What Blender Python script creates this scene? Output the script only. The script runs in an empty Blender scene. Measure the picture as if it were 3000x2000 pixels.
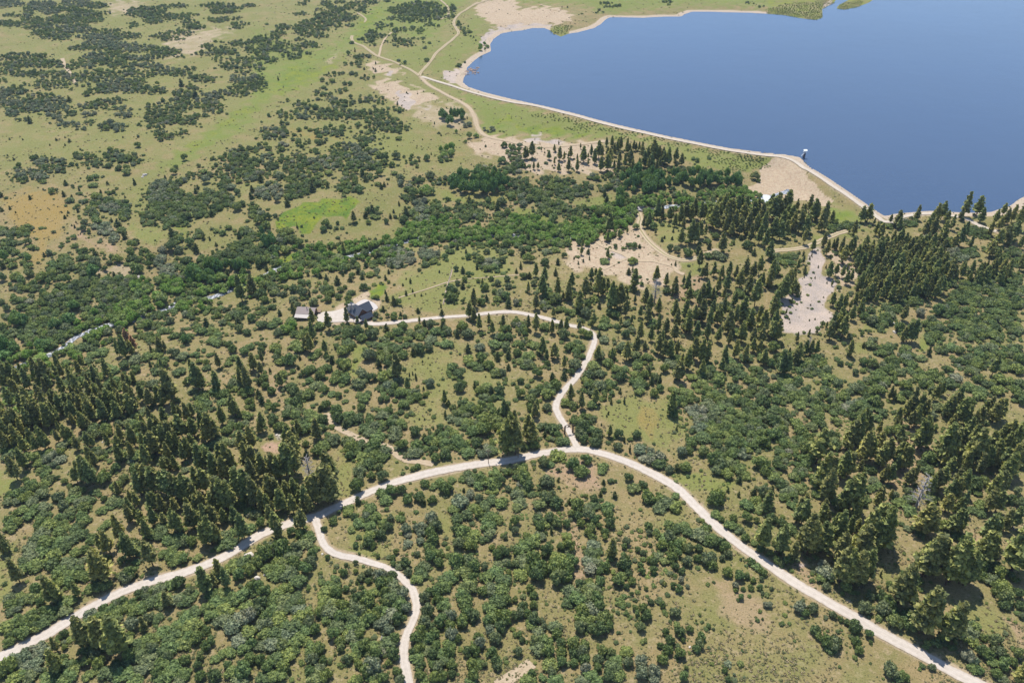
import bpy, bmesh, math, random
import numpy as np
from mathutils import Vector, Matrix

# ------------------------------------------------------------------ camera, sky, sun, exposure
SC = bpy.context.scene
COL = SC.collection
CAM_H = 320.0
PITCH = math.radians(35.0)
F = 3000 * 28.0 / 36.0                      # focal length in pixels of the 3000 x 2000 photograph
cam_d = bpy.data.cameras.new('camera')
cam_d.lens = 28.0
cam_d.sensor_width = 36.0
cam_d.clip_start = 1.0
cam_d.clip_end = 30000.0
cam = bpy.data.objects.new('camera', cam_d)
cam.location = (0, 0, CAM_H)
cam.rotation_euler = (math.pi / 2 - PITCH, 0, 0)
COL.objects.link(cam)
SC.camera = cam

SUN_EL = math.radians(64.0)
SUN_AZ = math.radians(-15.0)                # measured from the view direction, to the left
world = bpy.data.worlds.new('World')
SC.world = world
world.use_nodes = True
wn = world.node_tree
sky = wn.nodes.new('ShaderNodeTexSky')
sky.sky_type = 'NISHITA'
sky.sun_disc = False
sky.sun_elevation = SUN_EL
sky.sun_rotation = SUN_AZ
sky.altitude = 2300.0
sky.air_density = 1.0
sky.dust_density = 0.6
wn.links.new(sky.outputs[0], wn.nodes['Background'].inputs[0])
wn.nodes['Background'].inputs[1].default_value = 0.15

sun_d = bpy.data.lights.new('sun', 'SUN')
sun_d.energy = 4.4
sun_d.angle = math.radians(0.5)
sun_d.color = (1.0, 0.955, 0.89)
sun = bpy.data.objects.new('sun', sun_d)
sdir = Vector((math.sin(SUN_AZ) * math.cos(SUN_EL), math.cos(SUN_AZ) * math.cos(SUN_EL), math.sin(SUN_EL)))
sun.rotation_euler = sdir.to_track_quat('Z', 'Y').to_euler()
sun.location = (0, 600, 900)
COL.objects.link(sun)

SC.view_settings.view_transform = 'Standard'
SC.view_settings.look = 'None'
SC.view_settings.exposure = 0.52
SC.view_settings.gamma = 1.0
SC.view_settings.use_curve_mapping = False
SC.render.engine = 'CYCLES'
SC.cycles.max_bounces = 6
SC.cycles.diffuse_bounces = 3
SC.cycles.transparent_max_bounces = 6
RNG = np.random.default_rng(7)
random.seed(7)

# Vegetation survey. One block per survey sheet (column,row), units of 3.19 photo pixels.
# E green oak  G grey oak  W willow / cottonwood  D tall dark grove  J juniper   : x,y,rx,ry
# P pine : x,top,bottom     Q pine grove : x,y,rx,ry,tree length      R dead tree : x,top,bottom
VEG = {
(0,0): """E 26,10,4,5 10,14,8,2 5,21,5,3 12,22,6,3 30,19,9,4 25,25,3,2 31,25,3,2 40,23,5,3 60,8,12,3 75,11,10,3 88,5,8,3 55,18,10,4 68,18,12,5 82,17,12,4 90,12,10,2 45,30,12,4 55,34,12,3 72,24,8,3 124,22,4,3 120,25,1.5,1.5
135,10,15,4 150,6,6,2 165,5,8,2 145,14,14,4 130,13,10,3 160,16,12,3 175,13,8,2 140,19,8,3 172,20,7,2 180,24,10,3 200,5,13,3 205,10,10,3 215,7,8,2 200,18,8,3 214,17,6,2 222,22,7,2 217,25,4,2 230,5,4,2 165,30,12,3 150,33,9,2.5 158,36,10,2
100,29,12,3 115,33,10,3 80,44,14,3 150,47,14,4 160,47,6,3 105,47,8,4 110,52,12,4 145,51,8,3 100,57,16,3 115,60,12,3 75,57,8,4 67,61,6,3 92,65,3,3 175,63,5,3 166,52,4,2 120,66,20,3 95,68,25,4 80,72,14,4 130,69,10,3 165,68,8,3 180,70,8,3 188,73,10,3 75,78,6,2 125,75,8,4 95,83,6,3 130,81,8,4 140,83,10,4 147,83,6,3 150,84,4,2
20,52,18,4 8,60,10,4 20,58,14,4 40,58,16,4 50,60,8,3 10,66,12,4 30,68,12,3 45,68,12,4 35,67,5,3 2,74,4,3 23,77,2,1.5 55,77,8,4 40,76,6,4 45,79,5,4 34,79,4,2 15,82,8,4 18,84,6,3 35,90,12,5 10,98,8,3 28,101,8,3 65,104,4,3 85,84,5,3 80,86,3,2.5 88,96,6,4 98,93,6,4 107,92,6,4 103,99,8,2 20,110,4,2 83,112,4,4 97,116,4,4
150,102,14,6 145,98,8,4 165,93,10,4 172,97,9,4 145,109,12,5 155,108,10,5 145,115,8,4 147,123,5,5 155,112,8,3 170,111,7,4 175,112,5,3 178,107,5,3 185,106,5,2 167,121,5,3 157,125,4,3 148,128,2.5,2 195,98,8,4 195,102,8,3 170,86,8,4 177,80,5,3.5 150,92,2,3 155,92,3,2 145,77,2,2
205,85,8,3 220,86,8,3 215,80,5,4 230,78,8,5 222,66,6,2 210,60,8,4 222,55,9,4 225,61,9,2.5 200,54,4,3 200,47,8,4 210,47,6,4 220,40,9,3 190,42,5,3 186,49,6,2.5 230,45,4,4 232,38,4,3 201,38,4,1.5 127,133,3,3 125,147,5,5 105,143,9,5 115,145,6,5 105,138,6,3 78,143,10,4 95,152,8,3 85,150,8,3 65,151,8,2.5 35,145,8,2.5 50,155,10,4 18,152,2.5,2.5 15,155,2,2 170,145,3,3 162,153,2,2 195,146,1.5,2 225,138,12,4 215,144,12,5 225,148,12,6 205,153,10,4 228,156,10,4 183,152,2,3 110,154,3,3 117,154,3,3 128,114,1.5 127,125,1.5 66,82,1.3
G 8,3,12,4 28,8,4,5 40,4,10,4 45,9,8,4 70,3,11,4 60,27,20,4 95,34,18,4 125,33,5,3 95,40,16,4 110,42,16,4 130,45,14,4 90,52,12,4 130,53,14,3 135,60,14,3 80,60,6,3 153,65,12,4 105,74,16,3 100,80,10,5 115,79,14,6 58,70,6,5 5,85,8,6 10,92,12,5 30,96,14,5 52,92,7,5 54,98,9,6 40,99,10,4 12,103,7,4 60,99,5,3 45,105,3,2 52,107,4,3 77,97,4,3 114,100,7,3 112,106,6,3 118,105,4,3 80,105,4,3 86,105,4,3 58,113,5,3 68,114,6,3 75,118,6,2 102,112,3,3 109,117,5,4 160,100,10,5 190,90,10,6 195,88,8,4 225,72,12,5 45,149,12,5
J 64,91,2.5,3 28,110,3,4 180,87,4,4 167,76,3,4 46,113,1 52,128,1.5 64,129,2 60,126,1 9,127.5,1.2 21,128,1 7,142.5,1 13,146,1.5 46,133,1 60,133,1.2 74,137,1.2 113,126,1""",
(1,0): """E 37,12.5,2.5,2.2 43,12.5,3,2.5 42,4,4,2 46,1,3,1.5 65,3,4,3 68,6,4,2.5 77,2,4,2 78,8,4,2.5 73,8,3,2 86,6,4,3 93,3,5,3 98,6,4,3 97,10,4,2 105,2,5,2.5 121,1,3,1.5 57,9,3,1.5 60,13,5,2 70,12,7,3 80,14,7,3 65,16,8,3 75,17,6,3 85,17,6,3 90,15,3,2 50,20,7,3 58,22,9,3 68,21,8,3 48,26,12,4 58,26,8,3 45,30,9,3 52,32,7,2.5 60,33,6,2.5 75,24,3,2 86,23,5,2 64,33,3,2 40,36,3,2 48,41,7,3.5 53,42,4,2.5 36,43,4,3.5 41,47,2.5,1.5 47,48.5,2,1.5 50,49,1.5,1.3 36,52,6,3 25,51,2,1.8 32,54,3,1.5
10,22,2,1 25,25,5,3 20,30,6,3 8,38,5,4 12,35,8,3 4,35,5,3 25,40,6,3 15,43,8,4 22,45,7,3 5,46,6,4 28,48,3,2 4,52,6,4 12,54,5,4 3,62,4,4 2,73,4,4 7,77,4,4 3,82,4,3
140,9,16,4.5 150,5,12,4 163,2,3,1.2 165,6,4,3 130,10,6,3 135,14,5,3 140,17,8,3 150,12,8,4 155,13,5,3 168,10,6,4 167,16,4,2.5 180,8,3,4 178,15,4,2 125,17,4,2.5 134,19,3,2 141,19,3,2 147,17,4,2 155,19,3,2 160,22,3,2.5 158,18,3,2 167,24,4,1.2 114,23,3,3 123,23,3,1.5 128,29,4,2 133,27,5,2.5 127,32,2.5,1.5 144,25,2.5,1.5 149,27,5,2 151,29,3,2 108,30,5,3 106,28,3,1.5 114,26,3,1.5 117,32,3,1.5 105,33,4,2 96,36,4,2 103,37,5,3.5 107,41,3,1.5 113,34,5,2 120,38,3,1.5 127,41,2.5,1.2 131,37,5,2.5 138,39,6,3 140,41,4,1.5 148,35,3,1 154,35,2,1 157,39,4,1.5 155,44,2,1 157,55,2.5,2 129,55,3,1 134,58,5,1
185,22,4,2.5 189,27,3,3 192,31,2,2 196,29,2.5,1.5 187,60,2.5,2 88,39,2.5,1.5 85,49,2,2.5 95,52,4,3 94,57,4,3 95,60,3,2 102,52,3,2 88,58,2,1.5 82,58.5,2,1.5 103,71,5,2.5 65,69,1.2,1.2 71,66.5,1.2,1 75,68,4,2 80,67,2,1.5 88,67,2.5,2 92,68,2,1.5 61,73.5,2.5,2 70,74,3,2 65,76.5,1.5,1 62,80,2.5,1.5 82,77,4,2 80,82,4,3 78,85,2,1.5 56,84,3,2 60,86,5,3 65,87,4,2.5 87,89,2,2 29,92,1.7,1.8 39,93,2,1.5 48.5,92,1.5,1.5 57,91,2,1.5 55,98,3,3 42,97,8,3.5 36,98,3,2 25,104,5,4 21,105,3,2.5 37,103,3,2.5 51,103,2,2.5 12,106,1.6,1.8 33,108,1.5,1.5 27,110,1.5,1 28,113,4,2 5,112,1
75,97,8,2.5 80,95,10,4 95,93,5,3 103,92,6,3 107,88,4,2 111,88,3,2 116,92,5,4 109,98,2,1.5 65,103,8,4 75,104,16,4 85,106,10,4 62,107,6,3 70,109,4,1.5 100,103,8,3 108,105,12,5 118,103,6,3 125,99,5,2 131,101,4,3 115,110,14,5 120,115,12,5 110,116,8,4 125,118,8,4 130,120,4,3 135,116,4,3 132,113,4,2 131,127,3,2 139,119,2,1.5 105,121,6,3 100,127,6,4 107,127,4,2.5 97,133,4,3 117,126.5,1.5,1 93,115,2.5,2 97,121,2,1.5 90,126,1.5,1
10,125,5,4 25,121,4,5 20,126,4,3 40,119,2.5,2 46,117,2,1.5 55,120,6,3 57,123,3,3 68,119,7,4 75,122,6,4 80,117,3,4 65,122,4,3 58,130,4,4 63,129,4,3 38,124,4,1 39,131,3,3 42,134,2,2 48,131,5,2 25,133,4,3 5,135,6,3 12,136,3,2.5 24,137,3,2.5 35,128,4,1.5 15,152,6,5 25,144,5,3 38,142,5,4 30,150,10,5 45,148,6,5 40,155,12,4 20,140,4,2.5 13,141,3,2 54,139,4,3.5 58,153,8,4 75,137,8,5 80,143,8,5 70,145,8,5 85,150,10,6 100,152,10,5 110,151,6,5 103,138,3,3 113,142,4,3 118,144,4,4 118,149,3,3 129,143,4,4 128,139,1.5,1 136,144,1.5,1.5 138,148,1.5,1.5 125,151,3,3 143,143,2,2 142,146,2,2 147,149,2,2 157,145,3,3.5 143,150,2,2 148,153,2,1.5 172,146,6,4 228,133,3,4 233,138,3,6 226,148,4,3 205,154,6,3 215,155,7,3 230,155,6,3
G 69,91,4,3.5 45,101,6,3 45,106,6,3 41,108,3,2 46,108,2.5,2 15,120,9,4 8,147,8,6 85,134,8,4 90,138,10,5 60,148,10,6 95,145,10,6 75,153,8,4 108,139,4,3 213,119,6,3 195,115,4,2
D 175,106,6,5 178,112,4,4 184,106,6,5 188,107,4,5
W 208,43,4,4 184,121,1.5,3 200,125,6,2 192,130,5,2 175,140,6,5 180,135,3,3
J 20.5,72,1.2,2.3 91,46,1,2.3 110,58,1,1.5 110,64.5,1.3,2 99.5,63,1.3,1.5 108,63,1,1 84,113,1,1.2 164,113,.8,1.5 168,122,2,1 170,124,1,1 194,108,.8,1.5 170,136,1.5,1 211,134,1.3,1.3 206,137,.7 188,119,.6 161,141,.8,1.5 175,99,.8 138.5,85,1,1 148.5,86,.8 154,84,.8 134,97,.8 136,100,.8 130,95,1.2,2 166,92,.5 158,94,.5 176,92,.6 117,136,1.2 114,132,.6 130,134,.7 148,134,.8 153,128,.8 150,147,1.5,2 51,77.5,.7 200,34,1 202,37,1 192,57,1.5,1 195,24,1 67,67,1.3""",
(2,0): """P 8,127,132 21,127,129 43,129.5,133 63,132,137 18.5,132,146 12,136,147 14,137,146.5 27,135,139 39,133.5,140 34,139,147 44,136,148 48,140,147.5 54,135.5,146 52,140,145 60,142,148 66,136,150 64,140,147 70,146,152 70,141,146 39,145,151.5 20,149,156 24,150,156 52,147,158 43,150,158 12,150,155 60,147,158 76,138,151 73,134,144 80,131,146 83,135,145 87,127,135 88,136,144 90,138,152 92,126,136 94,133,144 97,130,140 100,127,139 98,128,138 94,148,156 82,145,158 88,143,158 106,129,142 108,133,142 109,139,154 104,142,154 99,140,150 98,146,157 112,130,139 114,132,139 117,131,139 120,131,140 120,135,146 117,146,156 122,140,154 125,136,150 128,132,136 130,131,150 132,134,150 135,136,150 128,142,156 126,146,157 133,148,158 136,145,154 139,137,150 140,140,152 144,137,153 151,137,149 156,142,153 150,146,152 111,147,157 117,150,158
E 166,146,2,1.3 170,147,2.5,2 159,145,1 5,135,5,5 3,145,5,6 5,152,6,6 2,155,5,5 105,156,8,2 150,156,10,3 165,155,8,3 85,3,5,1.5 90,6,4,1.5 97,5,3,1 80,9,2,1 82,11,3,1 64,13,1,.8 142,1.5,3,1 144,4,2,1 216,2,2,1 220,3,3,1 227,6,1.3,1.2 231,6,1
W 175,156,6,2 L 200,148,12,3 220,146,10,3 225,152,10,3 185,143,6,2 205,155,10,3 212,142,8,2 190,140,10,2 170,138,10,2 150,133,10,2 130,128,10,2 110,123,10,2 90,119,12,2 70,114,12,2 50,110,12,2 30,106,12,2 60,118,10,2 100,127,8,2 225,146,8,2 45,27,6,4 38,30,4,2 52,25,3,2
J 46,6.5,.7 51,6.5,1 30,140,1 37,152,.9 17,157,.9""",
(3,0): """L 30,8,18,5 42,14,7,4 52,3,7,3 10,10,10,3 22,13,12,3 75,5,8,3 70,7,5,2 82,2,4,2""",
(0,1): """W 225,101,14,5 130,106,12,7 160,108,10,5 120,131,14,7
E 60,118,20,8 40,136,20,8
G 30,3,14,5 87,51,5,3 97,54,6,5 105,62,6,5 98,49,4,2.5 145,20,8,10 150,12,6,4 155,93,8,8 148,83,6,8 150,73,4,4 100,33,9,6 230,7,6,4 190,8,4,4 213,15,4,3
E 22,9,6,3 38,9,5,3 20,5,7,3 53,1,3,2 59,1,2,1.5 50,18,4.5,3.5 61,12,3,2.5 67,14,1.5,1.5 59,22,2.5,2.5 65,27,4,2.5 83,7,3,2.5 88,5,3,2 86,13,4,2.5 74,21,2,1.5 117,1,4,3 101,20,2.5,2 105,19,2,2 28,25,2.2,2 6,25,1.8,1.3 1,22,3,3 2,36,2.5,2 9.5,34.5,1.7,1.7 60,43,2,1.7 73,42,1.5,1.5 72,37,2,2 72,33,2,3
77,28,6,3 88,23,4,3 88,31,5,4 98,27,6,4 113,31,7,5 115,40,6,6 107,36,5,5 87,40,5,5 90,46,4,3 82,35,4,3 78,47,3,4 77,53,3,4 82,56,2,2.5 109,49,4,3.5 112,54,4,3 115,60,3.5,4 105,58,3,3 68,61,2.5,2 49.5,56,2,1.5 57,67,1.6,1.7 69,69,3,2.2 92,65,2.5,1.5 72,73,2,2 46,75,3,3.5 41,77.5,2,2.5 78,73,3,2.5 76,78,6,4 88,76,3.5,3
10,54,10,3 25,54,6,4 20,58,8,3 5,57,4,2 10,62,5,4 5,66,6,4 12,67,4,3 18.5,66,3,2 26,65,3.5,4 29,70,3.5,2.5 31,72,2,2 5,72,4,3 12,75,6,4 22,77,4,2.5 10,83,6,3 3,87,4,4 12,87,4,3 22,84,3,2.5 27,88,4,3 28,94,4,4 3,98,4,6 15,97,5,4 21,101,4,4 18,107,6,5 27,106,3,4 32,103,3,4 10,104,2,2
48,85,4,3 60,80,8,3 60,84,9,3 55,90,12,4 50,96,9,5 40,97,5,5 62,100,4,6 55,105,4,3 45,101,3,3 70,88,4,2 74,86,2.5,2.5 80,90,6,5 89,84,5,5 78,94,4,3 97,90,2.5,2.5 101,84,2.5,2.5 109,81,4,5 103,79,2.5,3 96,80,1.5,2 118,81,2,2 105,95,2,2.5 125,65,3,3 122,68,4,4 121,75,4,5 125,82,6,5 133,75,6,4 127,90,5,6 140,80,4,6 138,86,3,4
155,13,12,6 165,10,6,4 150,25,12,8 143,33,7,6 155,35,12,8 165,25,5,8 135,44,6,7 145,40,6,5 155,47,6,5 165,45,8,6 172,43,4,5 175,27,6,6 190,23,7,6 180,33,12,6 190,38,8,5 180,40,8,4 195,40,3,3 185,36,4,3 176,4,5,4 184,5,2,2 180,19,3,2.5 200,3,10,3 187,1,4,2 207,8,5,4 205,15,5,6 205,25,8,7 210,30,6,4 197,33,3,3 202,34,3,3 218,19,3,3 218,33,4,4.5 223,30,3,3 232,36,4,8 222,3,10,5 232,17,3,5 231,24,3,3 220,10,3,2 152,6,1.5,2 160,1,3,3
158,57,4,4 162,62,6,6 158,70,5,5 165,72,4,5 175,65,4,5 181,72,4,5 178,70,3,4 182,58,5,4 187,62,2.5,2.5 210,52,3,2.5 199,55,3,2 205,57,3,2.5 199,68,2,1.7 185,78,2,2 225,55,5,5 230,60,6,6 220,60,3,3 215,72,8,5 225,70,10,6 230,78,8,6 205,77,10,5 215,80,10,5 190,84,8,6 170,95,6,6 175,100,5,7 165,85,6,6 172,82,5,4
75,103,8,4 85,100,10,4 100,103,12,5 115,100,10,5 110,108,10,5 95,110,12,5 125,103,8,6 130,108,8,5 138,107,5,5 80,112,10,4 100,116,10,5 115,116,10,6 130,117,8,5 105,127,8,6 92,130,7,6 80,130,6,6 85,140,6,5 100,135,6,5 40,111,3,4 48,115,5,4 50,120,4,2.5 65,107,8,4 66,116,4,3 72,118,3,3 58,112,4,4 30,108,8,3 20,118,10,3 35,120,10,3 60,122,10,4 41,122,3,3 48,126,3,3 25,125,10,3 45,131,10,3 13,116,2.5,2.5 7,126,3,3 2,120,3,4 8,133,6,3 39,142,3,4 60,143,5,4 28,146,8,4 10,150,12,5 25,153,10,4 45,150,10,5 60,150,8,5 35,155,10,3 70,146,6,4 52,155,8,4 4,143,4,4
170,118,8,5 180,117,6,4 165,122,6,3 160,128,4,2 187,127,2.5,2.5 193,122,3,2.5 202,121,2.5,2 175,131,8,3 180,136,6,3 196,128,8,4 205,127,8,3 200,133,6,4 212,133,6,4 222,127,8,5 220,133,5,4 232,135,4,5 219,138,4,3.5 205,139,4,3 190,140,4,4 180,142,8,4 185,147,5,4 195,147,8,4 200,152,6,4 220,145,4,4 227,148,4,3.5 157,137,4,4 145,132,10,4 135,140,10,4 145,142,6,4 150,147,5,3 100,147,5,4 130,150,8,4 140,154,8,4 160,152,6,4 155,147,4,3 168,150,3,3 175,152,4,3 172,155,4,3 125,145,3,3
D 200,88,10,6 215,87,10,6 225,90,8,6 180,92,8,8 192,98,8,8 5,79,4,4.5 27,81,3,3.5 87,93,5,5 69,125,4.5,4.5 18,137,6,8 65,137,6,5 52,142,5,5
W 150,100,6,6 160,103,6,6 187,109,4,3 195,110,3,2 205,108,6,4 215,103,5,5 225,105,6,6 125,125,8,6 115,127,8,6 145,115,5,4 150,118,5,5 120,138,6,4 110,141,8,4 90,150,6,5 80,154,6,3 205,98,5,4
J 73,17,1.3,1.8 93,19,1.5,2 99,11,1.8,1.8 124,10,2,3.5 115,24,1.2 40,17,1.2 14.5,38,1 63,38,1.5 62,41,1.2 74,7,1 66,23,1.3 72,10,.8 57,38,1 103,45,1.2,2.5 45,63,.8 66,50,1 69,51,1.3,2 74,58,.8 70,47,1 143,48.5,2.5,2.5 182,15,2,2.5 193,62,1.3,2.3 210,95,3,5 72,109,3,4
P 220,97,121 231,97,114 R 116,146,160""",
(1,1): """W 150,55,16,8 175,47,12,6 205,56,14,5 225,53,12,5
G 12,19,12,7 20,26,3,4 133,11,3,3.5 155,27,3,4 150,33,6,6 155,45,8,6 4,38,5,4 143,61,5,3 130,75,8,5 138,80,8,6 128,85,8,5 155,75,8,5 162,78,8,5 215,85,8,5
E 10,3,12,4 22,5,4,3 30,6,6,4 40,5,7,4 55,3,6,4 67,2,4,2 15,12,5,4 5,8,4,4 40,11,8,5 53,10,6,3 60,12,6,5 66,14,2.5,2.5 35,18,9,8 45,17,6,5 52,16,4,5 29,30,4,4 28,16,4,4
85,8,8,6 82,15,7,5 90,14,7,5 95,17,4,3.5 85,1,8,2 98,3,4,3.5 101,8,3.5,3 107,5,5,4 114,2,3,3 115,14,2.5,4 112,12,3,2 118,13,2,2.5 127,2,3,2 133,6,3.5,3 160,4,4,3.5 165,10,6,4 175,8,7,5 150,8,5,4 145,13,6,4 140,17,4,3 145,20,4,5 139,25,5,4 145,27,4,4 152,22,3,3 165,31,5.5,5 145,38,5,5 138,38,4,5 136,44,4,4 160,36,5,4 148,46,5,5 158,53,4,4 152,52,5,4 165,41,4,4 172,40,5,4 175,35,3,4 172,52,3,3.5 176,26,2,2 187,35,6,7 195,40,4,4 200,36,6,8 205,40,5,6 193,43,4,3 196,27,3,3 213,27,3,3 215,31,5,4 222,33,4,5 226,28,4,4 225,45,5,7 232,48,4,5 217,47,2,3 231,38,3,3 234,22,2,6
123.5,42,2,2.5 128,42,1.7,3 120,46,2.5,3.5 107,37,4,4 110,40,5,5 104,36,3,3 101,41,3.5,3 103.5,47,2.2,3 64,48,3.5,4 62,53,3,3.5 68,51,2,2 75,48,1.7,2 53.5,43,1.2,1 42,51,1.2,1.7 10,42,4,4 10,50,4,4 18,41,2,3 3,45,4,5 8,75,8,8 5,83,5,5 24,62,6,8 31,55,4,3 34,62,4,5 27,72,5,4 40,66,4,4 38,70,4,4 18,72,5,5 15,78,6,4 3,88,3,3 13,82,5,3 10,90,2.5,2.5
160,66,8,3 190,66,8,4 205,68,5,3 215,66,5,3 230,63,6,4 220,67,3,3 48,76,8,3 55,78,6,3 40,85,8,4 30,88,6,4 25,92,6,3 50,85,6,4 60,82,6,4 58,88,6,4 70,83,6,4 75,79,5,3 68,89,5,3 80,82,6,3 85,88,6,4 80,90,4,4 90,84,3,3 100,75,4,4 105,72,3,3 115,82,4,3 101,87,3,3 108,84,4,3 120,77,5,3 118,71,4,3 107,88,3,2 134,87,3,2.5 156,86,4,3 163,83,4,3 174,79,3,3 178,74,4,3 175,70,3,2 185,71,2.5,2.5
184,90,2.5,3 190,92,3,3.5 195,95,2.5,4 195,79,3,3 202,78,4,3 206,82,4,4 212,74,3,3 222,86,6,4 227,82,3,4 213,90,4,3 220,93,1.2,1.2 227,94,2.5,1.5 212,90,3,2 234,75,3,4 225,73,6,3 150,91,1.8,1.7 122,102,1.7,2 111,116,2.5,3 99,107,3.5,4.5 127,120,4,5 131,121,3,4 117,127,2.7,3.5 110,132,2.7,4 97,94,3,2 48,95,2,3 87,100,3.5,3 94,93,3,3 88,96,3,3 105,95,4,3 111,91,3,2 125,88,2.5,2.5
10,100,8,4 20,97,6,4 28,97,4,3 45,103,6,3 65,99,3,3 35,108,4,4 25,107,6,3 15,107,6,4 8,105,5,4 5,112,5,5 20,111,6,4 26,113,3,3 43,112,5,5 65,108,6,5 67,112,6,4 75,102,4,4 78,109,3,3 82,107,2,2.5 85,118,3,4 87,112,4,3 86,122,4,3.5 66,118,3.5,3.5 76,116,2.7,3 45,117,6,3 35,118,4,3 53,121,4.5,4 38,123,3.5,4 37,129,3,5 17,119,2.5,2 8,118,4,4 5,127,6,5 15,125,4,3 22,131,3,3 20,138,5,3 33,137,4.5,3 6,141,5,4 15,142,4,3
75,146,6,4 59,142,5,4 22,148,5,4 40,148,8,6 47,152,4,5 85,148,6,6 95,148,5,6 97,153,5,4 107,150,5,5 110,147,3,3 127,134,3.2,4 133,132,2,2.3 137,134,2,2.5 121,133,2,2 115,140,2.5,5 145,134,4.5,4 149,129,2.5,2.5 171,131,3,3.5 186,131,2.5,3 180,110,5,6 178,116,5,5 183,116,3,4 207,120,4,4 190,105,3,5 192,100,2.5,4 185,103,2.5,2.5 210,107,4,5 204,101,2,2 208,102,2,2.5 216,99,2.5,3 222,103,3,4 231,99,3,4 232,106,3,3 219,111,2.5,3 225,113,5,4 230,115,4,4 212,117,3,4 222,118,4,3 232,122,4,5 222,127,4,4 228,130,3,4 190,120,2,3 226,143,2,4
135,143,5,4 130,148,5,4 122,151,4,4 142,150,5,4 155,140,3,4 160,141,4,4 150,150,6,5 152,146,6,4 165,147,5,4 172,143,4,4 175,149,6,4 172,137,2,2 190,144,5,5 195,149,5,5 185,150,4,4 160,155,6,3 140,155,4,3 118,155,5,3 207,150,2,2 225,151,6,4 230,145,4,5 232,152,4,5
D 185,8,9,7 195,10,10,8 207,10,10,8 218,11,10,8 228,11,7,7 185,15,6,4 195,17,8,4 210,18,8,4 222,17,8,4 200,3,12,3 220,3,12,3 5,58,6,6 12,65,7,7
W 155,18,5,5 162,19,3,4 50,70,7,2 60,71,6,3 70,69,5,4 85,68,6,3 95,66,6,3 90,71,6,3 100,68,6,3 108,68,6,4 115,65,6,3 120,68,5,3 128,66,5,4 135,63,5,3 133,61,2,2 150,66,8,4 165,62,5,3 175,62,6,3 172,58,4,2 185,60,6,3 178,58,3,3 200,63,8,3 210,62,6,3 225,60,6,3 232,57,4,3 40,80,6,3 40,97,6,3 30,145,8,5
J 131.5,30,1.3,2.5 126.5,37,1.5,2 38,51,1.2,2 132,41,.8,2 68,71,2,4 92,77,2.5,3 112,77,4,4 193,74,1.8,2.3 203,88,2,3 168.5,92.5,1.2,1.5 122,92.5,2,2.5 119,98,2,3 142,101,1.7,2.7 138,99,.9,1.2 135,104.5,1.3,1.5 144,110,1.2,2 138,112,1.7,2.7 146,114,1,1.5 152,114,1.2,1.5 156,113,.8,.8 119,111,1.2,2.3 120.5,116,2.3,4.5 98,97,3,3 80,94,2,2.7 59,96,3,3 49.5,112,1.8,4 120,144,3.5,4 170,124,1.2,2 182,121,1.2,2.3 121,12,1
P 80,66,77 89.5,38,48 51,128,142 66,131,147 83,127,141 93,134,141 101,137,146 114,134,142 34,122,134 51,140,157 157,125,136 196,122,136 200,110,126 209,123,131 200,127,139 205,133,147 214,132,142 217,139,151 227,133,143 150,134,140""",
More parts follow.
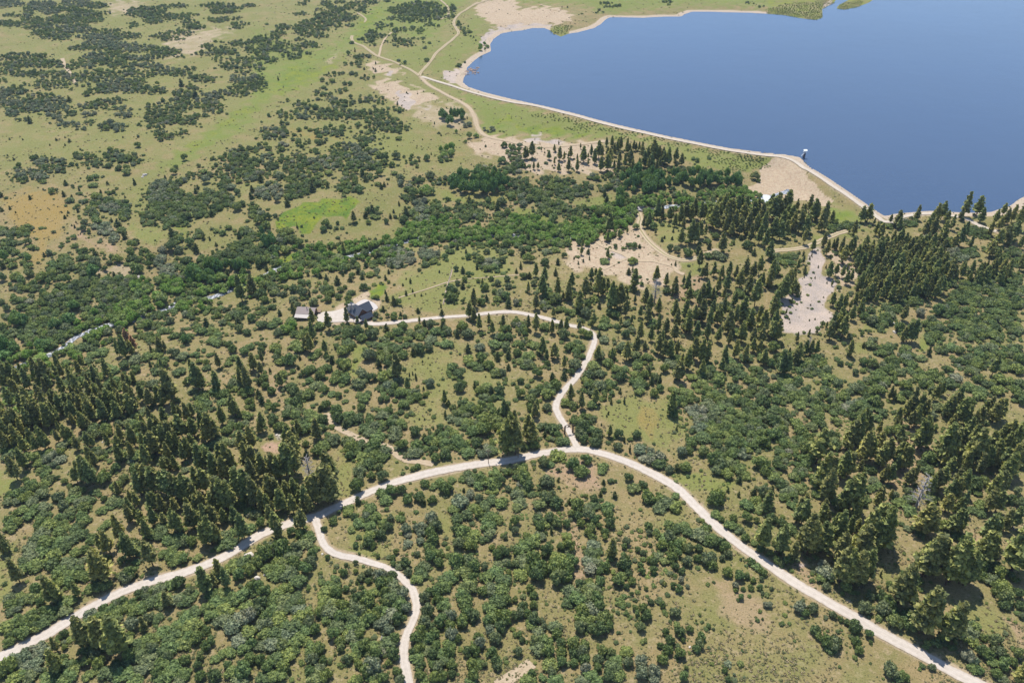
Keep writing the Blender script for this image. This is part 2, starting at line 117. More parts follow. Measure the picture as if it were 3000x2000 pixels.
(2,1): """W 10,46,14,7 60,56,18,5 85,36,12,5 120,28,12,4 95,50,8,3
E 8,12,8,6 5,22,6,6 15,18,10,6 25,22,10,6 35,15,10,6 30,10,8,4 45,15,8,5 50,22,8,5 60,20,8,4 65,15,8,4 48,10,8,4 85,6,8,4 95,12,6,6 75,6,6,3 85,15,6,4 95,3,8,3
15,25,5,4 30,32,6,5 40,32,10,5 35,38,6,4 38,44,4,4 45,33,6,6 55,40,6,6 65,36,8,4 75,37,8,4 80,39,4,5 60,43,8,4 70,43,6,3 85,22,3,3 87,27,3,3 105,23,3,3 107,28,4,5 112,38,3,5 107,42,3,3 90,37,4,4 118,24,4,3 120,28,3,2 125,19.5,2,3 147,17,3,4 150,22,4,3 157,23,3,4 163,23,4,3 165,27,5,3 175,23,6,4 182,27,5,4 185,20,6,4 223,5,4,5 226,9,2,3 5,50,5,4 40,65,10,3 10,63,10,4 5,57,5,3 25,67,8,3 45,68,5,3 85,47,5,3 97,45,5,4 5,68,4,3 130,51,3.5,4
145,71,3,4.5 151,72.5,3,4 161,75,4.5,6 171,74,4,5 180,65,3,3 181,70,3,3.5 187,60,3.5,4 172,67,2,3 203,66,2,2 210,62,3,2.5 215,68,4,4 219,72,3,4 222,76,3,3 180,78,4,3 188,77,5,4 193,80,4,3 112,69,3,4 107,68,2.5,2 95,69,2,2 117,70,2,2 85,83,5,2.5 111,83,4.5,3.5 70,75,2.5,2.5 10,76,4,4 15,80,5,5 12,72,6,3 30,84,4,4 42,84,3,4 40,73,5,3 32,74,5,3 48,78,2.5,4 12,96,3,3 16,97,3,3 78,108,4,3 107,93,3,4 109,107,2.5,3 112,110,3.5,3 119,104,2,2.5 142,110,3.5,5
10,97,3,3 20,103,3,3 33,110,4,3 35,115,8,4 30,124,6,6 40,118,5,5 4,127,4,2 56,112,4,3 50,116,3,4 76,118,4,3 70,122,4,4 68,130,5,5 55,130,6,4 45,126,6,4 5,140,6,5 10,147,6,5 30,143,5,4 35,148,5,4 48,150,5,5 90,130,4,4 95,132,4,4 85,138,5,4 105,140,4,3 83,143,5,3 97,145,3,4 104,150,4,4 65,149,4,4 70,150,4,4 80,151,3,3 85,155,5,3 110,146,4,3 180,112,8,4 195,125,8,4 165,112,6,4 210,112,6,4 150,135,5,4 185,133,6,4 215,132,6,4 160,143,5,4 130,140,5,4 205,148,6,4 172,132,5,4
G 10,30,4,3 4,121,3,4 150,110,3,3
D 105,8,10,6 115,12,10,6 125,8,10,5 130,14,8,5 140,10,10,6 150,8,8,5 160,10,8,5 170,12,8,6 180,10,8,6 190,10,8,5 200,10,8,6 207,11,6,6 110,17,8,4 125,17,8,4 120,3,10,3 140,3,10,3 160,4,10,3 180,5,10,3 195,5,6,3 98,28,4,7
W 110,35,4,5 140,22,5,3 135,27,6,2.5 130,30,6,3 145,28,6,3 155,30,5,2.5 195,20,8,5 205,20,6,5 15,53,8,4 25,51,8,4 35,53,8,5 30,60,10,4 20,60,8,4 45,57,8,5 50,50,6,4 60,50,6,4 65,55,6,5 55,62,8,3 70,50,6,4 75,47,6,3 78,52,5,3 65,62,6,2 100,40,4,3 93,36,5,3
P 134,27,45 138,32,45 147,34,46 150,40,52 155,33,50 160,29,46 158,43,53 165,32,47 168,27,45 174,30,47 177,32,46 182,35,52 186,33,55 190,26,48 195,23,50 198,30,55 202,28,50 207,26,48 210,24,45 215,26,47 213,32,52 205,38,58 197,42,58 190,45,55 202,48,61 210,44,60 218,40,58 222,30,50 226,26,42 230,32,52 225,42,60 232,40,62 220,50,66 228,52,68 234,55,72 215,50,60 145,35,47 126,39,52 121,43,53 124,45,53 136,38,43 156,54,69 165,47,68 169,50,68 173,48,63 178,50,61 194,58,76 135.5,44,48 132,53,59 173,75,90 90,40,57 88,57,66 98.5,55,62.5 106,52,58 65,63,71 88,72,81 64,70,78 22,86,98 73,90,100 77,90,98
30,90,104 28,98,115 42,100,117 55,95,108 52,103,120 47,112,119 68,100,118 72,103,112 80,92,116 84,100,115 113,92,110 111,88,92 133,89,102 142,95,106 150,99,115 148,105,115 158,97,105 162,95,112 163,108,120 178,86,99 175,90,99 186,85,97 193,88,100 200,85,98 198,95,110 190,98,112 206,88,100 210,92,108 215,82,100 222,85,100 228,80,96 218,98,115 225,102,125 230,95,108 175,105,122 180,103,120 185,108,118 172,112,125
15,103,112 25,102,108 22,115,128 62,112,130 92,105,130 95,108,128 100,106,126 104,108,124 105,120,134 88,100,112 113,115,122 123,109,125 127,115,130 135,118,132 65,137,142 75,132,143 47,132,142 38,126,135 15,134,146 22,133,149 37,138,150 50,136,148 45,138,150 62,138,147 100,135,142 110,133,141 118,140,156 128,143,157 135,133,148 142,137,152 150,120,137 152,128,146 160,120,138 162,130,150 168,125,140 175,120,140 182,128,145 190,125,142 195,118,135 200,130,150 206,125,142 213,118,138 220,128,145 228,125,142 232,130,150 170,140,156 180,140,155 190,145,158 200,148,160 212,140,158 222,145,160 230,145,160 138,148,160 150,142,157 125,127,140 118,125,135 185,120,132 205,112,125 195,108,118
J 15,61,3,5 137.5,63,2,2.5 140,61,1.5,1.7 147,62,1.7,2 148,55,1.5,2 144,49,1,1 153,55,1.2,1 71,80,1,2.5 65.5,82.5,1.2,2 57,80,1,1.7 61,84.5,1.2,2 150,85,1.2,3 146.5,86,.8,1.2 8,87,1.8,4 4,92,1.8,2.7 33,87,1.4,2.7 25,78,1 40,93,2.5,4 171.5,100,1.2,2 60,126,2.6,5 80,123,2.4,4
R 132,100,122""",
(3,1): """P 3,24,44 6,26,47 9,23,46 12,30,47 15,25,42 18,20,40 20,19,34 14,38,56 18,33,50 22,34,52 27,27,38 6,45,64 2,50,63 12,48,65 17,47,62 24,40,56 30,38,58 33,32,45 39,24,40 43,28,47 46,31,45 32,31,38 35,44,60 27,53,71 34,55,68 20,58,74 23,55,72 37,42,57 52,33,56 54,30,46 59,38,50 47,48,56 42,64,74 52,58,70 55,65,78 60,64,73 87,34,48 93,32,48 98,44,50 80,47,60 75,52,58 113,41,49
120,38,53 130,31,42 138,33,46 121,44,55 155,32,50 161,30,46 150,40,55 147,45,58 153,44,62 145,48,60 165,38,50 162,48,67 170,42,55 177,28,44 183,22,43 178,35,46 194,25,42 193,36,50 197,35,48 202,36,52 210,37,50 217,31,42 220,36,50 226,33,48 232,33,55 214,43,55 205,48,60 213,55,70 220,50,68 227,48,66 222,60,70 178,52,70 182,48,62 172,60,72 187,60,72 233,60,72 234,75,92 205,66,80 212,72,83 100,48,60 104,50,64
68,63,78 70,70,86 63,62,73 75,65,80 78,62,77 82,78,91 85,85,95 57,85,99 63,87,97 69,88,99 73,87,92 73,93,105 77,92,102 59,101,106
28,82,91 33,78,86 34,87,95 24,90,103 20,92,108 24,101,115 27,105,116 15,98,118 12,105,120 18,95,110 22,104,114 30,111,115 22,117,123 17,127,132 7,112,132 5,118,135 4,84,105 2,66,82 2,92,108 7,130,146 10,138,157 5,140,157 27,149,158 38,146,152 45,145,150 50,138,143 54,139,145
60,113,125 66,115,130 71,114,128 76,119,128 86,118,133 78,125,138 68,126,142 65,133,150 70,135,154 60,132,150 58,140,156 85,110,120 90,108,120 81,112,122 100,112,122 105,107,118 98,116,122 130,140,158 135,138,158 125,145,158 126,124,138
Q 95,78,16,9,15 112,72,14,10,15 128,78,18,13,15 142,76,16,12,15 112,92,16,9,15 132,95,20,11,16 150,90,11,11,16 97,100,11,9,15 120,108,14,7,15 145,105,13,9,16 87,108,7,7,15 170,92,9,6,14 190,94,9,6,14 208,92,11,6,14
E 110,50,6,3 65,50,14,4 77,50,8,3 60,53,5,3 130,47,8,4 120,50,6,3 165,65,8,4 185,75,8,5 190,55,8,5 200,58,6,4 205,72,6,4 225,75,8,5 215,80,8,4 228,85,6,4 170,102,12,5 185,108,10,6 200,100,12,5 215,103,12,5 228,98,8,6 205,108,8,5 220,112,10,5 230,112,6,5 180,115,12,6 195,120,12,6 210,118,10,6 225,122,10,6 170,120,8,6 165,128,8,6 155,128,5,6 180,130,10,6 175,140,10,6 190,138,6,6 205,132,10,6 220,135,8,7 225,145,8,6 200,145,10,8 185,150,10,6 210,152,8,5 195,153,6,4 155,145,8,6 150,152,8,6 120,144,4.5,5 107,137,6,6 95,137,5,5 88,134,4,4 94,128,4,3 102,140,6,6 117,128,6,4 110,125,6,4 122,118,8,4 135,120,8,4 112,132,5,3 150,140,8,5 135,142,6,4 86,150,2,2 93,148,2,3 75,152,3,4 95,155,4,3 15,82,10,5 8,78,4,3 5,92,5,6 20,78,8,3 2,106,2,2 3,150,4,5
G 150,63,10,3 172,78,12,6 139,130,4,4 155,68,6,4
J 28,75,1,2 32,76,1.5,3 38,80,1,2 40,77,.8,2 33,97,.8,1.5 43,98,.8,1.3 46,88,.8,1.5 53,88,1,2 54,102.5,.8,1.3 30,113,1.3,2 19.5,136,.6,1 20,139,.5,1 38,137,.7,1 43,136,.5,1 39,123,.5,1 51,116,.5,.8 52,151,1,2""",
(0,2): """P 108,0,14 113,-4,16 120,0,14 146,-3,10 151,0,9 175,17,29 138,18,25 148,17,27 200,12,25 220,15,28 232,12,27 226,25,45 220,25,40 198,29,46 180,22,45 184,26,46 178,28,42 97,17,33 74,13,24 63,22,33 52,13,27 50,22,32 41,18,40 41,34,46 24,26,45 10,20,38 5,22,40 15,24,35
154,28,57 158,34,52 130,40,55 137,45,60 145,42,58 149,45,60 127,41,50 118,40,50 114,30,42 118,32,43 122,28,38 104,34,44 110,48,62 108,44,60 114,50,65 119,50,67 122,52,66 95,48,65 88,50,66 100,45,65 105,48,66 70,48,62 73,50,64 80,52,68 83,60,73 60,48,60 47,47,60 57,50,60 20,50,70 27,52,75 33,53,72 30,58,78 43,58,78 46,60,77 15,64,85 10,68,88 5,64,85 2,68,92 18,70,86 33,70,80 63,60,72 66,66,77 75,66,82 78,68,80 54,74,85 38,80,100 42,84,98 60,78,92 64,80,92 52,82,93 70,88,100 80,84,97 85,88,98 98,85,97 118,89,100 136,88,104 140,85,105 150,62,75 160,57,70 165,60,73 171,58,74 176,58,70 137,62,75 142,68,80 130,68,77 145,70,86 140,72,88 150,78,98 155,75,95 160,75,90 165,70,90 172,75,88 177,72,88 185,65,85 192,68,92 196,72,90 189,75,93 203,60,77 213,50,67 215,55,69 220,62,70 162,85,100 168,95,110 176,87,103 172,90,107 183,97,118 190,100,118 196,105,125 202,95,112 208,96,120 213,102,122 205,108,127 222,85,105 230,80,100 225,95,118 232,98,118 82,98,112 86,102,115 20,100,118 12,108,128 78,108,130 82,112,132 72,112,128 69,118,130 85,112,125 155,108,118 160,106,118 150,108,120 130,115,135 135,116,138 140,118,140 127,122,142 145,120,140 150,122,142 155,122,145 160,125,146 165,128,148 170,125,148 175,128,145 180,118,138 187,120,140 178,132,150 200,128,152 205,130,155 218,120,145 225,122,148 232,128,152 230,110,130 210,132,156 195,140,157 185,140,157 180,142,157 142,140,155 148,142,157 138,142,156 120,138,150 125,140,152 118,145,157 160,145,157 172,145,157 108,130,142
Q 22,32,22,12,17 30,62,30,16,19 75,36,30,12,15 70,60,30,12,16 105,55,25,10,16 20,88,20,10,19 130,95,30,12,18
D 8,6,10,6 5,12,8,5 40,2,10,3 171,-1,4,6
E 85,5,8,5 95,10,6,4 75,5,6,4 85,12,5,3 78,30,3,5 90,33,7,4 85,28,5,4 100,25,6,4 105,26,6,4 115,22,5,4 125,17,6,3 135,14,6,4 125,25,5,4 145,12,5,3 150,20,6,5 145,27,6,3 160,10,5,5 168,14,6,4 180,12,4,3 183,18,3,2.5 190,19,3,3 195,0,5,2 187,9,2,1.5 205,2,8,3 214,7,4,4 225,9,5,4 230,5,4,3 215,15,4,3 210,20,4,2 190,24,4,3 165,28,6,4 173,36,4,4 141,39,6,5 131,38,2.5,2.5 116,37,8,5 105,38,6,5 96,42,5,3 75,37,5,5 68,40,6,4 62,37,5,3 80,18,5,3 60,20,5,3 25,48,6,3 58,53,6,5 48,55,5,3 65,52,4,3 177,46,4,2 181,50,3,3 187,52,7,5 182,60,7,4 190,58,5,3 175,60,4,4 198,45,5,4 205,48,6,5 212,42,8,4 205,55,5,3 215,37,5,4 221,40,4,3 228,46,6,5 230,55,4,4 232,60,3,3 110,76,4,4 105,68,5,4 103,65,4,4 85,79,6,4 98,79,5,5 100,83,4,4 90,85,5,5 118,75,5,4 123,75,5,4 130,78,5,5 126,68,5,3 127,86,4,3 133,63,5,3 60,95,6,4 55,90,4,3 57,102,4,4 45,102,5,4 68,92,4,4 25,93,6,5 8,100,8,8 15,92,5,4 28,108,6,6 35,105,5,4 40,118,8,6 36,112,5,4 57,103,6,5 95,102,8,6 92,107,4,3 100,100,4,3 110,98,2.5,2.5 113,105,5,6 120,103,8,5 128,105,6,5 108,115,4,4 101,110,2.5,2 125,116,5,5 135,112,5,3 140,105,4,3 142,102,3,3 157,103,6,4 150,108,5,3 170,118,4,3 200,90,6,3 207,92,5,3 215,92,5,4 195,95,6,3 188,97,5,4 208,82,4,4 212,78,6,4 220,78,4,5 225,75,4,3 228,68,5,4 218,85,5,3 225,86,4,4 97,125,6,7 103,120,2,2 94,122,3,3 115,125,4,5 112,130,4,4 108,134,5,5 60,128,3,3 54,125,2,2 65,134,2,3 45,128,8,4 35,132,10,6 28,138,8,6 25,142,8,6 40,140,6,5 12,143,9,6 10,148,8,4 55,142,5,5 42,152,6,4 35,153,6,4 20,155,6,3 30,147,6,5 25,127,3,4 72,137,8,5 80,135,7,5 68,143,6,4 60,150,5,5 66,154,5,4 75,148,6,5 82,146,6,4 78,152,5,5 88,138,4,3 96,144,3,4 105,146,6,5 110,148,5,4 102,152,4,3 95,155,5,3 212,130,5,3 222,148,5,4 230,155,5,4 215,150,5,4 170,102,5,3
G 80,46,5,3 45,110,10,6 52,108,9,8 122,110,4,3
W 35,30,4,4 47,34,4,4 40,40,8,4 52,28,5,3 25,12,8,4 32,18,8,4 38,14,5,3 70,12,6,5 65,6,5,3 12,45,6,4 10,55,6,4 20,62,6,3
J 112,84,3.5,4 139,6,1.8,3.5 165,9,2,3 88,24,2,4
R 122,-4,10""",
(1,2): """P 5,10,20 4,20,31 49,-6,11 45,-4,9 63,0,12 22,30,42 33,85,105 35,90,108 28,98,125 33,98,122 29,78,98 35,80,95 38,73,86 55,73,90 5,105,125 15,105,125 20,108,128 10,108,122 65,103,125 68,108,124 5,67,83 3,75,85 129,13,34 173,46,58 139,34,44 230,75,105 234,70,100 228,55,70 231,58,70
12,125,145 18,128,146 5,138,155 10,142,157 22,138,156 28,130,148 35,128,146 38,132,145 25,145,158 33,142,158 45,135,155 50,128,150 55,125,150 60,120,145 65,118,148 68,125,150 62,135,155 55,140,158 48,142,158 42,148,158 70,130,148 40,138,150 52,132,150 15,148,158 3,150,158
E 6,3,3,3 18,5,5,4 5,8,4,4 3,38,3,3 8,33,4,4 9,40,3.5,3.5 15,45,4,5 3,48,4,5 6,54,4,5 11,58,3,2.5 13,26,2,3 37,3,6,4 40,7,5,4 57,10,4,3 53,13,5,3 65,13,2.5,3 70,17,3.5,4.5 74,4,3,3 80,8,6,5 87,5,3,3 85,1,6,2 22,15,7,6 31,17,6,6 25,12,5,5 40.5,15,2,2.5 39,24,2,2 41,31,2,2 25,30,4.5,4 20,33,3,4 50,25,5,4 47,29,4,4 65,24,5,4 60,30,5,5 57,34,4,4 50,36,4,3 56,40,6,4 64,44,3.5,3.5 78,19,4,4 82,20,6,5 82,26,3,2.5 75,30,5,4 82,34,6,5 73,35,5,4 79,40,3,2 98,30,6,5 95,38,6,5 100,35,4,3 107,33,4,4 104,12,6,6 101,8,4,3 113,20,4,5 114,15,4,3 110,3,4,2 105,2,3,2 120,5,8,5 118,10,7,4 128,5,6,4 121,20,4,4 125,15,4,4 135,12,5,4 131,8,4,3 138,3,4,2 145,10,4,4 151,7,5,6 159,5,4,4 145,3,3,2 166,2,3,2 175,2,6,2.5 128,22,5,4 126,28,6,4 117,33,6,5 129,36,5,3 115,30,4,4 120,42,8,3 127,44,7,5 133,48,5,4 144,50,7,6 140,46,5,3 155,49,2.5,3 154,43,1.5,2 136,58,5,4 120,52,3,4 115,53,3,3 128,54,2.5,2 117,48,3,2 133,64.5,3,2.5 141,60,1,2 90,60,1.5,2 97,60,4,4 100,52,6,4 95,48,3,2 76,49,3,5 70,48,4,2 82,55,3,2 64,58,4.5,5 59,62,3,3 33,42,5,4 36,46,5,5 42,48,4,4 48,48,6,5 52,50,3,4 32,55,5,4 38,55,5,5 35,60,8,5 28,67,5,4 36,67,5,4 18,60,3.5,4 16,70,5,4.5 14,75,2.5,3 22,78,5,5 50,66,6,4 45,70,8,5 55,70,6,4 61,72,5,5 42,78,6,5 48,80,6,5 60,79,4,5 74,63,5,5 75,70,5,6 85,68,6,5 82,76,4,4 93,70,6,5 88,72,5,4 97,63,5,3 115,63,9,4 118,67,6,3 105,71,5,4 110,76,9,4 100,80,6,4 105,83,6,4 112,88,7,4 115,80,4,3 130,73,7,5 125,70,4,3 135,77,5,4 128,82,6,5 127,88,5,4 146,82,5,6 124,76,4,4
85,92,6,5 88,98,6,6 95,95,6,5 93,102,5,4 86,105,4,4 108,95,6,6 105,100,6,5 112,98,5,4 118,100,6,5 100,106,7,5 110,107,8,5 118,105,5,4 97,113,5,4 105,112,6,5 113,116,4,5 117,124,5,5 106,123,4,5 95,119,6,5 93,133,6,7 96,127,4,4 72,90,6,5 62,95,6,5 60,100,5,5 56,100,5,5 50,104,6,4 46,94,3,4 47,103,4,5 135,95,5,5 130,98,3,2 148,96,6,5 146,102,7,5 155,98,4,3 155,89,4,4 165,92,6,5 160,90,5,5 172,82,8,6 180,85,8,6 170,90,8,6 175,95,8,6 185,90,6,5 165,107,4,6 163,100,4,4 174,103,5,5 177,98,6,4 195,92,8,5 203,93,5,5 190,98,8,5 195,102,6,4 185,109,5.5,6 205,106,6,4 216,100,6,4 220,107,2.5,2
194,60,9,6 203,62,5,5 190,66,8,4 208,58,4,4 181,60,3,4.5 177,57,3,3 180,71,5,3 187,73,5,3 195,77,8,6 205,75,8,6 210,80,6,6 200,82,6,5 209,70,6,5 220,72,6,5 218,65,4,4 225,65,5,5 222,78,4,5 228,85,3,3 148,119,9,6 214,59,4,3
187,42,5,6 191,38,3,4 186,30,5,4 184,33,4,2 180,23,5,4 190,26,3,2 205,45,4,5 212,42,6,4 216,45,4,4 210,51,5,3 224,45,5,5 224,50,4,3 215,54,2,2 219,53,2,2 195,7,4,5 195,17,6,4 200,22,6,4 207,14,5,5 214,21,5,5 206,24,4,3 221,29,5,4 226,28,4,4 232,24,3,3 222,14,4,5 218,8,3,4 232,12,4,6 230,5,5,4 220,2,6,3 230,34,1.5,1.5
117,139,6,5 125,137,5,5 120,145,6,4 134,136,4,4 140,144,5,5 150,143,5,5 153,147,4,4 162,145,4,5 155,130,4,4 163,133,4,3 174,134,6,6 170,130,5,4 180,127,4,3 190,126,4,3 195,122,5,4 197,128,5,4 205,125,6,5 205,132,5,4 213,138,2.5,2 217,130,7,6 220,122,6,4 218,136,5,4 225,128,4,4 231,120,4,4 232,135,3,3 191,136,2,3 205,144,4,5 182,153,6,4 215,146,7,5 210,152,6,4 225,148,6,5 200,153,5,4 90,149,7,5 85,153,5,4 94,146,4,5 105,153,6,4
G 160,38,4,5 206,5,5,4 210,100,9,6 195,143,8,5 187,147,7,6
J 24,138,2.5,5 174,66.5,2,4 201,40,2,4 153,18,.8,1.2 160,21,.8,1 141,30,1,2 144,29,1,2 147,32,1.5,3.5 155,71,1.2,1 150,71,1,1 163,80,1.2,1 211,32,1,1
R 48,107,128""",
(2,2): """P 28,-2,14 32,8,18 39,3,16 37,8,15 48,14,25 54,41,55 64,48,62 79,5,18 92,7,17 106,2,18 115,-4,10 122,0,8 135,-5,12 140,0,15 145,0,16 152,0,12 162,8,27 157,12,20 168,-2,18 175,0,20 180,2,20 155,20,37 152,22,36 175,18,32 193,16,28 196,5,18 206,0,16 215,4,20 228,0,12 232,8,22 222,-2,10 147,48,67 15,70,92 18,75,95 3,75,105 2,65,80 77,44,58 21,58,70 23,54,65 90,78,88
E 10,2,10,4 20,3,5,3 25,10,4,4 15,13,6,4 12,20,7,6 5,10,4,4 17,22,4,3 23,29,4.5,6 32,20,2.5,4 8,36,3,5 37,33,4,4 40,40,5,6 35,43,6,4 33,48,6,5 25,43,4,4 20,46,5,4 18,53,5,5 17,60,4,4 8,48,4,6 32,60,4,5 48,31,4,5 48,22,4,6 60,4,8,5 62,12,7,7 58,20,6,5 55,28,3,5 66,15,4,5 52,5,4,5
28,78,5,4 37,80,6,5 40,88,8,5 35,88,6,5 47,92,6,4 50,92,4,5 30,85,3,4 13,90,6,3 20,97,8,4 10,97,4,4 75,22,6,4 70,30,5,5 80,12,5,4 92,12,4,5 88,20,5,4 80,29,5,4 95,25,5,4 100,32,5,6 73,38,8,5 80,40,6,5 88,45,7,6 72,46,4,4 90,38,5,4 75,48,5,4 105,15,5,3 102,5,6,5 112,13,5,4 120,17,8,4 125,15,5,4 115,22,5,4 103,25,4,3 113,33,7,7 117,40,6,4 109,37,4,4 122,30,4,5 125,27,4,4 132,33,4,5 117,46,5,3.5 130,47,4,6 136,43,3.5,4 123,40,3,4 95,38,2,5
50,56,5,4 56,58,4,4 57,62,2,3 47,58,2,3 74,58,5,4 85,53,2,2 60,71,8,5 70,72,7,6 65,78,6,6 63,85,5,6 66,90,4,4 73,82,6,5 78,84,5,6 76,92,5,5 80,90,4,4 98,85,4,5 114,85,4,6 97,96,4,6 102,104,4,4 109,108,2,2.5 115,111,2.5,3 135,112,6,5 128,117,5,3 124,115,4,3 144,117,4,5 151,116,4,4 159,115,5,6 135,121,3,2 164,93,6,5 162,100,4,4 175,100,5,5 145,62,5,6 149,66,4,4 150,55,5,6 155,41,2,2.5 150,45,4,3 163,52,9,5 160,47,6,4 168,40,4,3 175,38,5,3 170,45,3,2
180,25,6,3 185,30,8,4 175,30,8,4 165,33,5,3 190,35,6,5 145,20,6,4 140,25,4,5 150,15,5,4 205,25,8,5 210,30,6,4 225,27,8,5 228,35,8,5 217,35,5,4 205,34,3,4 195,23,4,3 200,18,5,3 230,15,5,4 215,15,6,3
180,48,8,6 190,50,8,6 203,43,6,5 212,48,8,6 225,45,10,6 230,55,6,6 205,55,8,5 215,58,10,5 195,58,10,5 180,57,6,4 187,63,6,4 185,75,12,7 200,68,10,6 215,70,10,7 228,68,8,7 195,80,12,7 210,82,12,7 225,82,10,7 175,88,7,5 188,90,8,6 205,92,12,6 222,95,10,7 230,92,6,6 200,100,10,6 195,105,10,6 185,108,6,8 192,113,6,6 200,115,8,6 188,118,6,5 197,122,6,5 210,118,6,5 228,112,7,7 232,120,4,5 208,127,4,4 215,123,5,4
29,111,5,5 35,113,4,3 42,105,7,4 55,113,6,7 64,119,7,6 68,108,5,5 42,118,2,4 42.5,127,2,2.5 83,115,5,4 82,119,4,3 107,125,4,4 84,129,2.5,3 90.5,128,3,2.5 95,128,1.5,1.5 84,136,2.5,3 81,140,2.5,3 94,141,3.5,3.5 68,142,1.8,2.5 112,135,6,5 120,132,4,4 122,136,4,3 125,143,6,6 132,145,8,6 140,148,7,6 150,142,4,3 150,152,6,5 135,153,6,4 12,125,7,7 8,133,9,7 15,133,5,5 5,140,6,5 32,128,6,6 25,135,3,2.5 43,134,1.5,1.5 30,143,6,6 37,139,3,3 40,147,6,6 53,145,3,6 60,150,6,8 25,150,6,5 18,140,4,3 8,148,6,4 5,152,5,4 75,145,4,4 75,150,6,4 87,152,6,5 68,153,5,4 20,117.5,1,1.5 186,145,7,8 190,140,5,6 225,145,8,5 215,150,6,5 230,138,5,6 228,152,6,4 222,138,4,5 6,120,8,8
G 166,64,9,6 175,70,10,6 170,78,8,6 215,103,8,7 117,99,6,5 123,104,8,6 130,108,8,6 156,101,4.5,6
L 172,107,5,3 150,125,6,3 195,132,6,3
J 128,35,3,5 135,36,3,7 99,45,2,3 50.5,64.5,1.3,1.3 103,54,1.5,3.5 91,55,1.5,3 88.5,65.5,1.2,1.7 87,68,1.1,1.2 82,76,1.2,1.2 103,90,1.5,3 108,98,1.6,4 151,79,1.4,3 198,136,2,2.5 208,140,2,2.5 217,133,1.5,1 141,106,1,1""",
